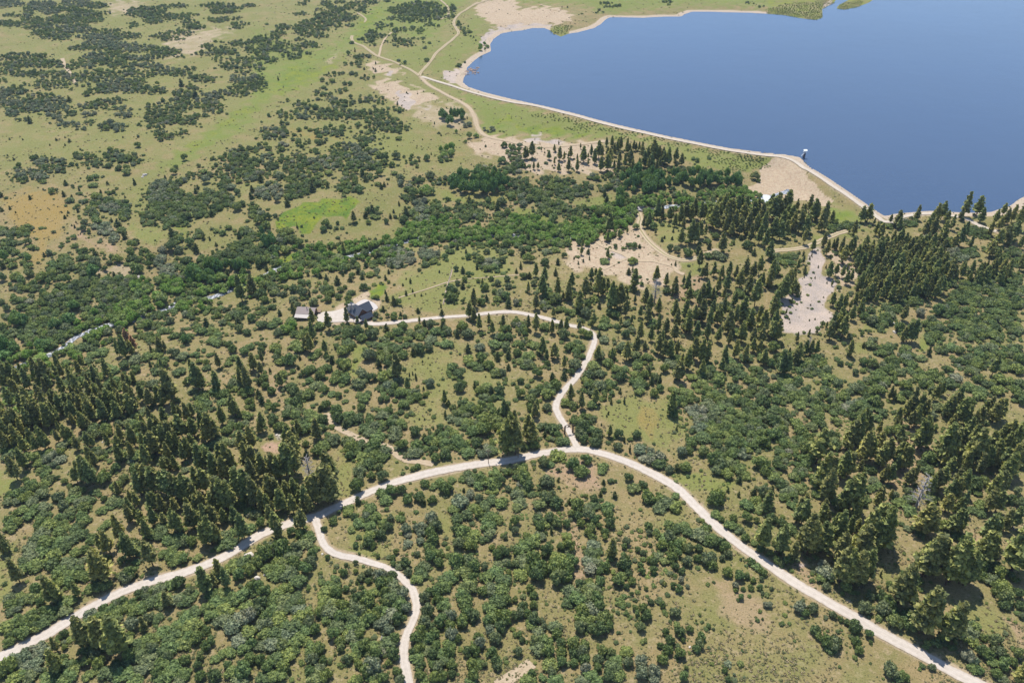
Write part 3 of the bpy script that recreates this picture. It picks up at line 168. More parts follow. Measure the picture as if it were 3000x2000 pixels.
(3,2): """P 13,10,30 18,13,31 15,15,30 25,8,22 28,3,20 20,6,12 35,0,13 40,0,13 45,0,12 76,0,14 75,5,15 209,14,32 113,42,54 116,45,54 155,40,55 160,38,50 133,45,68 140,50,70 128,55,70 137,60,78 145,55,70 120,62,75 118,70,80 132,65,80 175,42,62 168,52,70 165,55,70 172,48,66 178,55,75 183,60,78 170,68,80 200,55,68 205,52,66 210,55,75 215,55,72 190,65,80 195,62,78 87,64,86 82,68,96 92,68,85 78,76,100 75,82,100 83,80,98 90,86,112 94,90,110 86,92,105 103,74,85 104,85,100 100,86,98 109,92,115 105,98,117 122,78,90 121,72,82 142,72,100 145,76,98 48,85,113 45,92,108 121,95,115 125,97,118 128,100,118 118,105,120 132,95,105 108,115,130 113,114,130 105,118,128 135,115,130 130,118,132 165,80,110 168,85,112 160,92,110 172,80,100 178,82,98 185,72,90 190,78,95 180,88,100 162,100,114 168,108,122 175,106,118 188,88,112 192,85,115 185,100,118 197,90,110 200,98,118 205,85,105 210,92,110 195,105,122 203,100,118 215,78,95 222,75,95 228,80,100 232,75,95 220,85,102 225,98,122 218,100,118 222,105,128 230,95,112 208,100,115 52,108,138 57,112,140 55,122,150 48,115,135 70,104,128 75,105,125 65,108,122 78,128,157 72,132,157 82,130,157 87,122,135 85,110,122 103,135,150 101,140,152 113,137,145 34,142,158 30,145,158 52,146,158 155,120,138 160,118,135 150,125,142 175,118,135 180,120,140 168,130,148 172,128,148 180,140,157 165,142,157 175,145,157 213,122,142 208,125,145 218,125,140 205,138,157 212,140,157 2,135,150 0,140,157
E 5,5,5,5 12,3,6,4 8,15,4,5 3,20,4,5 35,22,8,5 45,20,8,6 50,28,8,5 38,28,8,4 28,26,4,3 55,33,6,4 63,37,5,4 52,38,3,3 15,35,8,5 25,37,8,4 8,42,8,5 20,43,6,4 12,52,8,6 22,50,6,5 30,46,8,5 35,54,8,5 45,50,8,5 55,45,8,5 48,60,10,5 60,55,8,6 70,50,8,6 75,60,8,5 65,63,8,4 28,58,6,4 5,62,6,4 15,68,8,6 5,72,6,6 12,78,8,6 25,75,6,5 30,82,6,6 15,88,8,6 5,85,6,6 25,92,8,6 10,98,8,6 22,103,8,6 35,98,6,6 12,108,8,6 8,117,8,6 30,112,8,6 27,122,8,8 38,108,5,5 45,72,6,5 38,66,5,4 47,66,4,3 40,78,5,4 62,73,5,4 78,68,4,4 55,88,8,6 60,95,6,5 50,78,4,4 35,88,5,5
94,3,5,4 87,19,4,4 95,20,4.5,5 105,8,8,5 115,5,8,4 125,8,8,5 118,14,8,5 130,14,8,4 110,17,4,5 105,22,5,4 130,20,6,4 115,22,8,4 140,15,5,3 110,28,10,5 125,28,8,4 135,28,8,5 100,30,6,4 95,35,8,5 105,37,8,5 115,36,8,4 80,42,6,5 90,45,8,6 100,45,6,5 98,55,6,6 85,55,8,5 90,60,6,3 125,40,5,5 128,48,4,4 120,52,5,4 145,38,8,6 150,30,6,5 140,33,6,4 150,45,4,4 155,32,8,5 165,28,8,5 165,38,6,5 180,20,10,6 190,15,10,5 195,22,8,5 185,28,8,5 160,8,8,5 168,5,6,4 175,8,4,4 200,10,10,6 205,5,6,3 215,10,8,5 225,8,8,6 230,15,5,6 218,22,8,5 228,25,6,5 192,34,4,5 203,38,8,5 212,35,6,5 222,40,8,5 228,48,6,6 232,55,4,5 210,45,6,5 195,45,6,4 185,42,6,4 193,50,6,4 230,38,5,4 75,22,2,3 66,20,2.5,4 80,28,3,4 90,26,1,1 185,55,4,4 105,65,5,4 100,70,5,3 100,62,4,3 155,60,5,4 117,82,5,6 122,88,5,5 110,82,4,4 133,88,3,4 152,80,3,4 146,107,6,6 152,110,5,4 145,118,6,4 140,112,4,4 90,116,5,4 95,118,4,5 83,118,4,5 97,128,5,4 92,135,5,4 100,133,5,4 115,142,4,4 110,152,5,4 120,147,6,4 130,145,6,4 125,130,5,4 127,138,4,4 150,145,6,5 187,130,7,7 197,128,5,6 190,138,5,4 222,145,4,5 195,150,6,5 188,155,5,3 230,148,5,6 232,112,5,5 212,98,4,4 10,130,8,5 5,125,6,4 20,138,8,5 28,135,6,4 15,143,5,4 40,125,4,4 42,132,4,4 45,140,5,4 62,148,5,4 65,152,4,4 22,150,5,4 88,150,3,4 90,145,4,3 130,155,6,3 228,138,4,4
G 172,33,6,4 150,68,4,4 175,35,5,3
L 72,72,6,4 68,82,6,4
J 87,3,2,3 147,9,2.5,5 11,3,2,3
R 141,126,153 38,-4,9""",
(0,3): """P 108,6,26 130,0,14 118,-5,10 140,-3,12 125,-2,8 160,0,18 163,2,20 150,2,12 175,-5,15 180,0,14 188,-5,15 195,-4,12 205,-2,10 215,-3,12 222,5,25 192,8,30 198,12,28 187,12,30 191,22,46 193,25,46 134,8,25 142,26,62 145,32,60 137,30,50 116,22,42 120,25,42 90,38,62 93,42,65 86,42,58 105,54,72 14,46,65 75,63,86 80,65,84 70,66,78 46,62,82 50,65,84 42,60,72 98,20,38 92,22,36 4,22,36 6,26,38 2,30,38 187,54,74 200,45,58 207,54,70 196,58,68 76,102,126 79,104,124 91,102,124 95,104,124 107,103,132 110,106,128 50,117,128 50,130,147 132,98,110 153,75,87
E 8,7,4,4 15,5,8,6 10,15,6,4 28,3,6,5 38,6,8,6 45,12,8,6 40,18,8,6 55,8,8,6 65,3,8,5 75,7,8,6 62,13,5,4 55,18,6,4 72,15,8,6 78,20,6,5 65,25,8,6 55,28,8,6 45,28,8,7 35,25,8,6 30,32,8,6 40,35,8,6 60,33,6,5 70,38,6,5 50,42,8,7 48,48,7,6 30,40,8,6 35,48,8,6 25,52,7,6 22,45,6,5 65,47,8,6 60,52,8,5 72,52,6,5 75,45,5,4 78,34,4,4 85,25,6,5 100,10,5,4 95,15,5,4 103,37,7,5 100,42,4,4 112,32,4,3 125,30,6,6 130,35,6,5 138,20,6,5 150,15,8,6 145,22,6,5 155,25,6,5 165,25,8,5 160,32,5,4 170,28,4,4 152,38,6,4 177,26,5,5 182,42,5,4 205,22,8,6 210,28,8,6 215,18,6,4 203,33,5,4 230,15,6,5 225,25,5,4 230,2,8,4 164,42,9,8 165,48,8,5 115,57,9,7 122,55,6,6 118,64,8,5 113,45,4,4 125,46,4,3 60,60,9,7 55,65,7,6 68,58,8,5 78,58,8,5 85,70,6,5 95,68,8,6 100,75,9,5 92,80,6,5 88,62,4,3 40,75,6,5 35,70,6,6 30,78,7,6 15,83,10,8 12,90,6,4 22,78,5,4 38,82,4,4 63,82,8,6 70,88,7,5 45,90,10,6 55,92,10,5 35,95,10,5 28,102,10,5 45,100,12,6 60,98,10,5 15,100,8,6 8,106,8,6 20,112,12,6 35,108,10,5 10,118,10,6 25,118,8,5 4,125,6,4 30,92,5,3 68,92,5,3
10,140,8,8 5,145,6,6 25,150,10,5 15,152,8,5 40,122,5,4 60,112,4,5 65,117,4,3 60,124,3,3 55,120,2,2 88,95,9,5 98,90,10,6 110,85,10,6 120,82,10,6 135,75,12,6 145,72,8,5 155,65,10,6 165,64,6,6 125,88,10,5 140,82,8,5 150,80,8,5 110,92,8,4 108,97,6,4 100,98,5,4 137,97,5,5 145,97,6,5 80,100,5,4 120,113,4,5 132,108,3,4 165,80,8,6 172,80,8,6 178,75,5,4 175,73,5,5 200,60,6,5 215,50,8,5 225,45,8,5 230,52,6,6 220,58,6,6 205,75,8,6 195,75,7,6 200,82,8,6 192,88,7,6 195,95,7,6 208,90,8,6 215,80,8,6 225,75,8,6 232,68,6,6 228,88,8,6 180,92,7,5 172,97,8,6 165,105,8,6 178,105,9,6 170,112,10,6 160,115,9,6 150,110,7,6 145,115,6,5 158,123,9,5 150,128,8,6 170,120,8,6 182,115,6,6 190,108,4,4 205,100,8,6 228,110,8,7 225,125,7,6 212,128,6,5 232,120,5,6 190,122,5,6 195,118,4,5 185,132,4,6 182,140,4,6 171,135,5,7 198,135,5,4 205,130,5,4 210,140,4,4 185,150,5,5 198,150,6,6 215,148,8,6 225,145,8,8 230,135,6,6 220,155,8,4
135,118,8,6 140,125,6,6 125,122,7,6 130,132,8,6 138,135,8,5 120,130,6,6 118,137,7,6 108,140,6,5 100,148,8,5 110,150,8,6 120,148,8,6 130,145,8,6 138,140,6,5 125,155,8,4 88,130,6,6 92,138,6,6 85,125,5,5 78,128,5,6 80,137,5,5 90,145,5,4 82,150,6,5 60,140,8,6 68,145,7,5 65,150,8,6 58,155,8,4 72,138,4,5 50,150,6,4 45,153,8,4 60,133,4,4 150,140,8,6 155,132,5,5 160,142,8,6 155,150,8,6 170,148,7,5 148,152,6,4 165,155,6,4 145,147,5,5 95,125,4,6
G 30,130,12,8 38,125,10,6 20,135,12,8 30,142,10,8 215,105,9,8 222,98,9,8 230,95,7,8 220,118,8,7 122,103,6.5,7""",
(1,3): """P 18,3,22 20,10,26 40,2,16 42,0,17 37,5,15 30,-5,8 12,-5,8 50,-6,5 60,-5,3 82,20,40 84,24,40
E 5,10,5,5 33,18,4,5 42,20,5,5 48,23,7,6 45,28,8,6 37,32,5,5 5,25,8,6 12,22,8,4 20,25,7,6 25,32,8,8 15,33,8,6 30,40,8,6 20,42,9,6 8,38,8,8 3,45,6,6 25,50,9,6 30,56,8,6 18,57,8,6 12,52,6,5 35,45,6,6 40,38,4,3 52,38,5,5 50,45,6,6 46,52,6,6 55,33,4,3 44,62,4,3 40,64,8,3 35,62,5,4 66,41,2.5,2.5
63,15,3,4 65,20,4,3 70,25,6,6 71,8,4,4 90,3,8,4 100,5,8,6 95,10,6,4 110,5,6,5 115,10,5,4 105,13,6,5 108,18,5,4 105,22,6,5 88,16,4,3 85,1,5,4 115,20,5,6 104,28,5,5 108,30,3,3 92,30,3,5 95,23,3,2 107,33,2,2 124,5,3.5,4 122,13,4.5,5 133,5,5,4 134,2,3,3 95,38,1.5,1.5 112,40,2.5,2.7
165,13,6,6 160,18,5,6 163,25,6,6 160,30,6,5 148,38,3,5 129,36,3,3 126,42,3,3 126,47,3,3 138,46,5,5 132,50,4,3 140,55,4,4 167,38,6,5 160,40,6,6 168,46,5,5 155,50,6,5 152,55,8,6 148,62,6,5 185,5,6,5 195,3,6,5 205,0,5,5 210,3,8,4 185,15,5,6 190,18,8,7 200,22,8,6 187,28,6,6 197,30,6,6 193,22,6,5 213,12,8,6 220,8,8,5 225,5,6,5 215,20,6,5 210,25,5,4 217,32,3,3 222,38,5,5 229,37,5,5 225,34,4,4 233,48,3,3 229,23,2.5,3 234,14,2,4
185,45,8,8 195,45,8,7 200,50,6,6 190,55,8,7 180,58,8,6 175,62,8,6 172,68,8,6 165,72,5,5 200,60,5,6 195,68,8,7 190,75,7,6 192,83,8,7 195,92,6,6 200,95,6,6 190,100,6,7 172,85,7,6 168,80,5,5 175,92,5,4 170,100,6,6 178,105,6,6 178,120,7,6 185,116,4,5 165,112,5,5 155,78,5,5 158,73,4,5 152,85,5,6 158,90,6,7 155,100,6,7 160,105,6,5 152,108,5,5 148,115,6,6 155,118,6,5 160,115,6,6 165,122,5,5 150,125,5,5 158,126,6,5 148,133,7,6 151,141,5,5 145,128,4,4 163,130,5,5 172,130,7,6 178,128,6,6 175,137,7,6 180,140,5,6 168,143,6,6 165,150,6,6 172,150,5,5 180,148,4,4 151,150,5,6 155,155,6,4 162,140,4,5
200,127,6,6 195,128,5,5 203,115,4,4 198,140,5,6 205,138,6,5 200,148,6,6 197,155,5,4 210,140,3,4 220,135,5,7 222,142,4,5 217,128,4,5 214,127,2,4 220,115,6,6 225,105,6,8 228,95,8,8 218,95,8,6 215,88,7,6 222,82,8,7 230,80,5,8 225,70,8,6 215,70,7,6 208,72,5,5 212,60,7,5 220,55,8,6 227,62,8,6 232,55,3,5 210,50,4,4 222,48,5,4 230,45,4,3 228,148,4,4 213,100,5,5
72,62,5,4 75,65,4,4 60,64,4,2 48,71,2,2 70,70,8,6 65,75,8,6 75,75,6,6 62,82,7,6 70,83,8,6 80,85,6,6 60,90,6,6 68,92,8,7 78,95,6,6 65,98,6,5 75,105,8,6 72,112,6,6 78,118,5,5 78,125,4,5 82,92,6,5 90,85,7,6 95,78,6,6 100,75,5,4 95,90,7,7 103,82,7,8 100,95,8,6 90,98,8,7 98,103,8,6 105,98,6,6 107,75,6,5 110,72,4,3 88,105,6,5 90,115,9,7 85,112,6,5 95,113,5,5 92,122,6,4 102,118,3,4 105,117,2,2
81,55,4,5 92,46,2.5,2.5 92,54,2.5,2.5 97,60,4,4 93,64,2,2 104,55,4,5 104,63,3,4 83,70,3.5,4.5 90,73,3,5 98,69,2,4 86,77,1.2,2 83,48,2,2 115,64,6,6 125,58,5,5 122,64,6,6 120,72,5,6 128,70,8,7 125,80,8,7 120,83,4,6 132,85,8,7 112,90,5,6 110,95,5,5 118,92,6,5 132,98,6,7 138,95,5,6 115,81,2,3 128,115,5,5 122,122,8,6 127,130,6,6 108,125,7,6 110,130,6,6 100,122,6,6 103,128,5,4 95,128,6,5 90,133,5,3 84,135,5,5 95,140,4,5 102,145,6,6 110,146,6,5 105,152,5,4 122,138,3.5,5 130,147,4.5,6 117,152,5,6 132,153,5,5 90,155,6,3 95,153,4,4 108,157,4,2
3,68,5,5 8,72,6,6 5,82,6,6 3,90,5,5 15,80,7,6 20,75,7,6 28,70,7,6 25,80,8,6 30,83,6,5 35,80,6,5 38,77,5,4 42,83,4,4 22,88,6,5 30,87,6,4 15,88,6,5 10,95,6,6 20,98,8,6 8,102,8,7 25,102,6,5 48,92,6,5 42,98,8,7 50,100,6,6 55,108,5,6 35,105,8,7 45,108,8,6 18,112,8,7 8,112,7,6 5,122,7,6 25,122,6,6 38,118,8,6 45,118,6,5 30,132,8,6 20,135,8,6 12,142,6,6 25,142,6,6 20,150,8,6 8,152,7,5 5,135,5,5 35,128,6,5 52,125,8,6 58,125,6,6 52,134,6,6 62,136,4,5 58,145,7,6 55,152,8,5 65,150,6,6 50,146,5,5 73,131,1.5,2 68,138,2,2 33,154,3,2
G 139,20,5,10 138,15,5,5 152,20,5,10 148,14,4,5 162,5,6,6 180,95,6,6 180,112,6,6 205,120,6,7 215,108,5,6 135,75,6,7 138,88,5,8 125,95,8,7 118,102,6,6 122,108,5,5 112,103,4,4 115,128,6,5 107,140,8,8 40,90,7,5 30,112,8,6 15,122,8,7 115,58,6.5,7
J 31,145,2.5,2.8""",
(2,3): """E 3,8,5,5 3,17,3.5,4 28,5,8,6 25,12,5,5 35,5,5,5 42,10,5,5 50,10,4,6 55,1,4,4 60,3,5,5 63,10,4,6 70,3,6,6 75,6,5,5 72,14,5,5 70,18,4,4 88,3,5,6 90,10,5,6 80,12,3,3 85,18,4,5 85,23,3,3 31,19,2,2.5 74,23,4,4 105,27,4,4 103,31,3,3 125,13,4,5 126,19,3,3 115.5,15.5,2,1.7 110,18,2,1 118,22.5,2,1.5 133,17,3,2 134,22,3,3 127,30,2,4 115,34,3,3 120,37,3,3
20,25,8,6 25,22,6,4 13,22,4,6 10,33,8,6 5,37,4,4 15,30,8,5 32,35,6,7 30,38,5,4 10,45,8,6 20,42,8,8 24,50,8,8 23,58,7,7 15,50,6,5 3,48,4,4 8,57,7,5 50,22,5,4 52,30,6,7 45,32,4,4 53,35,5,3 42,42,8,6 40,50,8,8 42,60,7,8 50,50,8,8 55,45,6,6 50,58,6,6 80,35,5,4 72,38,7,5 78,47,6,5 85,50,5,5 80,54,4,4 90,42,5,4 103,47,7,7.5 103,52,6,3 97,62,6,6 102,58,5,3 107,57,4,4 105,68,3,4 110,63,4,5 93,55,3,2.5
145,12,6,5 152,15,6,5 162,18,6,5 158,12,5,4 172,20,8,6 178,15,6,5 183,25,7,6 190,28,6,6 195,32,5,5 198,38,4,5 193,42,3,4 180,28,5,4 140,25,7,5 137,30,5,6 145,22,6,6 150,30,6,6 155,28,6,4 162,33,5,6 152,38,4,6 148,35,4,4 171,33,4,5 170,42,4,7 180,43,7,10 183,48,5,6 161,45,5,5 156,54,3.5,5 147,42,5,6 150,50,3.5,5 135,40,5,4 140,45,5,4 130,45,4,4 127,43,4,4 120,43,3,2 118,48,3,3 119,54,3.5,5 130,53,4,4 148,67,3,4 153,70,4,5 123,70,2,4 117,69,1.5,2 110,75,2,2.5
99,83,5,3.5 92.5,73.5,1,1 113,88,3,3 115,93,3,4 106,92.5,1.5,2 120,87,4,4 127,82,3,4 123,95,5,7 118,105,4.5,7 135,81,4,3 138,85,3,4 149,92,5,5 172.5,94,1.5,2 169,99,1,1 151,103,3.5,3 154,110,5,8 163,107,3.5,6 157,117,2.5,4 180,104,2.5,3 185,107,1.5,2 141,110,3.5,4 145,118,5,6 143,126,5,7 136,122,3,5 138,135,5,6 154,130,5,6 174,114,4,5 172,120,5,6 169,125,4,5 160,143,2,2 157,151,4.5,5 195,145,3,5 198,153,3,4
198,55,5,5 208,58,5,7 206,72,2,3 216,59,3,3 221,62,3,3 212,70,2,3 219,69,3,4 227,69,3,4 230,74,2,3 210,78,3,3 218,77,2,1.5 219,45,4,4 225,50,5,4 230,55,4,4 229,61,2.5,2.5 210,43,1.5,1.5 230,98,1.2,1.5
55,73,8,7 65,68,10,6 75,70,8,6 80,63,5,5 60,80,8,7 70,80,10,6 78,78,6,6 52,83,6,5 65,90,7,7 72,87,8,6 80,85,5,5 75,95,10,7 65,98,8,7 85,97,7,7 63,105,6,6 72,105,6,5 80,107,7,7 88,103,5,6
17,70,4,5 20,76,4,4 20,85,4,6 11,73,1.5,3 10,86,5,6 8,92,5,6 15,93,4,5 3,95,4,8 3,80,3,6 20,97,6,6 17,103,6,5 28,100,3,5 29,105,3,4 7,112,3,3 9,117,3,3 40,105,7,6 41,112,5,5 25,112,7,6 20,118,5,5 30,118,8,5 25,125,8,6 33,128,6,6 5,128,4.5,5 25,137,9,7 35,140,8,6 20,147,10,8 32,148,10,8 40,155,8,4 15,155,8,4
45,120,5,6 45,128,5,6 45,137,5,8 56,120,6,6 57,130,5,6 57,138,4,6 66,122,5,5 65,128,6,6 66,135,5,6 72,150,7,6 65,155,7,4 78,155,6,4 83,127,5,5 79,135,5,5 78,142,4,5 91,128,4,4 95,135,6,5 92,143,8,6 97,150,7,6 88,150,6,6 105,128,6,5 106,137,5,6
187,2,5,3 192,6,3,3 203,5,4,5 215,5,5,6 224,7,3,5 200,12,6,5 209,17,5,4 214,23,4,5 222,28,4,3 228,33,4,5
G 75,30,7,4 70,45,7,5 72,52,7,6 155,62,3,5 161,68,2,4 204,149,1.5,3 205,67,3,5 233,85,3,10 67,143,5,6 118,137,6,6 119,148,6,7 130,145,6,6 130,152,6,5 198,139,4,3
L 126,58,5,3 130,67,3,2.5 140,65,2.5,3 140,55,4,3 145,57,3,2 8,3,8,4 45,2,4,3
P 92,27,42 232,10,34 J 36,17,2,3""",
(3,3): """P 33,-8,12 28,-5,10 50,-5,12 55,0,10 82,-10,8 37,8,38 40,12,40 34,12,36 49,13,36 52,16,38 13,16,40 10,18,36 24,30,45 66,3,28 62,5,26 75,6,24 82,8,20 100,0,32 95,2,30 108,2,35 110,8,30 104,5,36 88,17,42 84,18,38 68,23,45 72,25,40 80,30,45 70,38,65 74,40,68 82,42,68 85,42,66 91,40,64 78,45,66 145,-3,20 150,0,20 142,2,18 173,0,20 178,2,18 168,5,18 203,6,30 208,8,28 200,22,45 205,24,44 197,30,45 151,28,60 147,32,60 156,30,58 170,35,68 174,30,65 185,42,68 188,45,66 180,45,66 125,54,85 128,58,84 122,62,78 146,78,112 150,82,113 142,85,108 168,92,115 172,90,116 220,0,18 228,-2,15 232,20,55 234,140,157
E 3,5,5,5 12,10,5,5 20,15,6,5 25,20,3,3 2,37,3,4 8,44,4,4 11,47,3,3 18,44,4.5,5 48,60,6,5 57,60,4,6 53,68,4,6 71,68,5,5 68,75,2,2 93,77,4,6 88,88,6,7 103,76,5,6 108,80,6,6 105,88,7,7 112,85,6,6 115,92,7,6 115,100,7,7 118,105,6,5 125,100,5,6 130,105,6,6 127,95,6,5 132,92,5,6 102,96,4,3 111,67,4,4 138,63,4,4 136,79,2,2.5 92,96,2,1.5
59,94,3.5,4.5 66,98,3,3 72,101,3,3 79,105,6.5,7 92,112,4,5 94,119,2,2.5 80,119,4.5,6 83,127,4,5 33,92,4,4 40,88,5,7 43,108,5,5 45,113,4,4 53,118,6,8 60,120,7,8 57,125,6,5 3,70,2,3 12,103.5,1.5,1.5 112,145,7,7 118,150,7,6 126,152,4,4 150,142,3.5,4 146,120,3,5 153,120,5,6 158,115,4,5 162,119,4,3 178,105,4,4 183,110,9,8 185,118,7,6 184,102,6,5 197,115,3.5,4 190,105,5,4 188,143,6,5 193,145,4,4 200,130,6,6 195,127,5,5 205,137,6,5 207,118,6,6 210,128,6,6 216,132,4,4 215,140,6,6 224,138,4,4 209,148,5,5 215,153,5,4 228,130,5,7 230,150,5,8
207,50,8,7 212,55,6,6 205,62,7,6 208,70,6,6 215,68,8,7 217,78,8,8 216,85,5,5 222,58,4,5 225,62,3,4 195,58,5,6 197,50,5,5 228,75,5,6 230,85,4,6 232,95,3,5 222,42,2.5,2.5 230,62,2,2 177,25,4,5 172,22,5,4 135,15,5,5 140,20,5,4 128,15,4,3 160,12,5,5 165,17,4,3 195,2,5,4
G 50,48,5,5 52,55,8,7 67,63,4,3 28,87,6,7 1,85,3,10 183,132,6,7 190,137,4,5
J 103,56,1.4,3""",
}
# ------------------------------------------------------------------ from survey sheet to ground
CP, SP = math.cos(PITCH), math.sin(PITCH)
K = 10 / 3.136                              # photograph pixels per survey unit


def sheet(i, j, pts):
    """survey sheet units -> photograph pixels"""
    a = np.asarray(pts, float).reshape(-1, 2)
    return np.stack([750 * i + a[:, 0] * K, 500 * j + a[:, 1] * K], 1)


def S(i, j, s):
    return sheet(i, j, [[float(q) for q in t.split(',')] for t in s.split()])


def rays(px):
    px = np.asarray(px, float)
    u = (px[:, 0] - 1500) / F
    v = (px[:, 1] - 1000) / F
    d = np.stack([u, CP - v * SP, -SP - v * CP], 1)
    return d


def plane(px, z=0.0):
    d = rays(px)
    t = (z - CAM_H) / np.minimum(d[:, 2], -0.02)
    return d[:, :2] * t[:, None]


def ppm_at(y):
    """photograph pixels per metre, across the view, at image row y"""
    v = (np.asarray(y, float) - 1000) / F
    return F * np.maximum(SP + v * CP, 0.08) / CAM_H


def dep_at(y):
    return PITCH + np.arctan((np.asarray(y, float) - 1000) / F)


def project(p):
    """world points (N,3) -> photograph pixels"""
    q = p - np.array([0, 0, CAM_H])
    depth = q[:, 1] * CP - q[:, 2] * SP
    up = q[:, 1] * SP + q[:, 2] * CP
    depth = np.maximum(depth, 5.0)
    return np.stack([1500 + F * q[:, 0] / depth, 1000 - F * up / depth], 1)


def dist_line(P, L):
    """distance from points to a polyline"""
    best = np.full(len(P), 1e9)
    for a, b in zip(L[:-1], L[1:]):
        ab = b - a
        t = np.clip(((P - a) @ ab) / max(ab @ ab, 1e-9), 0, 1)
        q = P - a - t[:, None] * ab
        best = np.minimum(best, np.einsum('ij,ij->i', q, q))
    return np.sqrt(best)


def inside(P, L):
    r = np.zeros(len(P), bool)
    x, y = P[:, 0], P[:, 1]
    n = len(L)
    for k in range(n):
        x0, y0 = L[k]
        x1, y1 = L[(k + 1) % n]
        c = ((y0 > y) != (y1 > y))
        r ^= c & (x < (x1 - x0) * (y - y0) / ((y1 - y0) if abs(y1 - y0) > 1e-9 else 1e-9) + x0)
    return r


def smooth(L, step):
    """Catmull-Rom through L, resampled every `step`"""
    L = np.asarray(L, float)
    P = np.vstack([2 * L[0] - L[1], L, 2 * L[-1] - L[-2]])
    out = []
    for k in range(1, len(P) - 2):
        p0, p1, p2, p3 = P[k - 1:k + 3]
        n = max(2, int(np.linalg.norm(p2 - p1) / step) + 1)
        t = np.linspace(0, 1, n, endpoint=False)[:, None]
        out.append(.5 * (2 * p1 + (p2 - p0) * t + (2 * p0 - 5 * p1 + 4 * p2 - p3) * t * t + (3 * p1 - p0 - 3 * p2 + p3) * t ** 3))
    out.append(L[-1:])
    return np.vstack(out)


def sstep(a, b, x):
    t = np.clip((x - a) / (b - a), 0, 1)
    return t * t * (3 - 2 * t)


# --- shoreline, dam crest, river, roads (photograph pixels)
LAKE_PX = np.vstack([
    S(1, 0, '235,29 225,31 218,36 215,41 216,47 207,51 200,56 193,63 194,67 191,71 190,76 195,80 210,85 234,91'),
    S(2, 0, '20,95.5 40,100 60,105 80,110.5 100,115.5 120,120 140,124.5 160,128.5 180,132.5 200,136.3 234,140.5'),
    S(3, 0, '15,142 29,144.5 33,148.5 38,153 44,157'),
    S(3, 1, '60,10 75,20.5 90,31 100,38 108,42 118,39.5 135,38 150,37 170,38 190,39 205,38 222,33 231,26 240,22 300,10 420,-60'),
    S(3, 0, '420,-1.5 235,-1.2 205,-1.2 150,-1.5 114,-1 98,-1 92,3 80,7 70,9 63,8 65,5 73,1 75,-1.5 64,-1.5 60,3 54,6 49.5,8.5 50,16 45,18.5 30,17 15,14 1,13'),
    S(2, 0, '220,12 200,11.5 180,11 165,11 159,13 155,15.5 140,15.5 120,16.5 90,16 86,18 82,22 75,26 60,30 52,31 45,34 38,31 36,28.5 30,26 18,26 10,28'),
])
CREST_PX = np.vstack([
    S(1, 0, '152,70.5 165,74.5 180,79 195,84 210,88.2 234,93.8'),
    S(2, 0, '20,97 40,102 60,107 80,112.5 100,117.5 120,122 140,126.5 160,130.5 180,134.5 200,138.3 218,141 234,143'),
    S(3, 0, '10,144 20,146.5 27,150 33,154.5'),
    S(3, 1, '38,0 50,7.5 60,14.5 70,21 80,28 90,35 100,42.5 108,47'),
])
RIVER_PX = np.vstack([
    S(3, 1, '20,18 4,24'),
    S(2, 1, '220,28 200,28 185,29.5 170,31 155,32.5 143,33.5 130,36 117,37 109,40 104,42 96,47 80,53 60,60 30,62 5,60'),
    S(1, 1, '230,59 205,61.5 190,61 170,59.5 160,57.5 152,61 140,65 115,72 90,78 65,83 45,86 25,89 12,95 2,100'),
    S(0, 1, '215,109 205,113 195,116 180,119 165,121 155,127 143,131 132,134 122,138 104,142 88,146 78,150 70,153'),
    S(0, 2, '61,4 55,8 50,11 40,14 20,22 2,30 -15,36'),
])
DRAIN_PX = np.vstack([S(2, 0, '60,125 20,120'), S(1, 0, '222,118 205,122 192,130 182,140 174,150'), S(1, 1, '166,10 150,30 148,48')])
LAKE = plane(LAKE_PX)
CREST = plane(CREST_PX, 3.0)
RIVER = plane(RIVER_PX, -6.0)
DRAIN = plane(DRAIN_PX)


def height(P):
    """ground height over the lake surface"""
    x, y = P[:, 0], P[:, 1]
    n = (1.5 * np.sin(x / 61 + 1.3) * np.cos(y / 73 + .4) + .8 * np.sin(x / 27 + y / 39) + .45 * np.cos(x / 15 - y / 19 + 2)
         + .22 * np.sin(x / 7.1 + 1.1) * np.sin(y / 8.3))
    dr = dist_line(P, RIVER)
    dd = dist_line(P, DRAIN)
    h = 3.0 + n - 8.5 * np.exp(-(dr / 62) ** 2) - 3.5 * np.exp(-(dd / 40) ** 2)
    h += 10 * sstep(60, 420, dr) * sstep(500, 180, y) * sstep(1500, 900, y)
    ds = dist_line(P, np.vstack([LAKE, LAKE[:1]]))
    ins = inside(P, LAKE)
    dc = dist_line(P, CREST)
    sh = np.where(ins, -.16 * np.minimum(ds, 30), .15 + .09 * ds + .02 * n)
    w = sstep(70, 10, ds)
    h = np.where(ins, sh, np.minimum(h, sh) * w + h * (1 - w))
    # the dam: flat crest, a long grassed face below it, a steep stony face to the water
    dam = np.where(ins, 3.0 - np.maximum(dc - 3.5, 0) / 1.2, 3.0 - np.maximum(dc - 3.5, 0) / 2.4)
    near = dc < 45
    wd = sstep(45, 20, dc)
    toe = np.maximum(h, dam)
    h = np.where(near & ~ins, toe * wd + h * (1 - wd), np.where(near, np.maximum(h, dam), h))
    h = np.where(dc < 3.5, 3.0, h)
    return h


def ground(px, n_it=9):
    """photograph pixels -> points on the ground (N,3)"""
    px = np.asarray(px, float).reshape(-1, 2)
    d = rays(px)
    dz = np.minimum(d[:, 2], -0.03)
    t = (2.0 - CAM_H) / dz
    for k in range(n_it):
        p = d[:, :2] * t[:, None]
        h = height(p)
        t = t + .8 * ((h - CAM_H) / dz - t)
    p = d[:, :2] * t[:, None]
    return np.column_stack([p, height(p)])


# ------------------------------------------------------------------ materials
def mat(name):
    m = bpy.data.materials.new(name)
    m.use_nodes = True
    nt = m.node_tree
    return m, nt, nt.nodes['Principled BSDF']


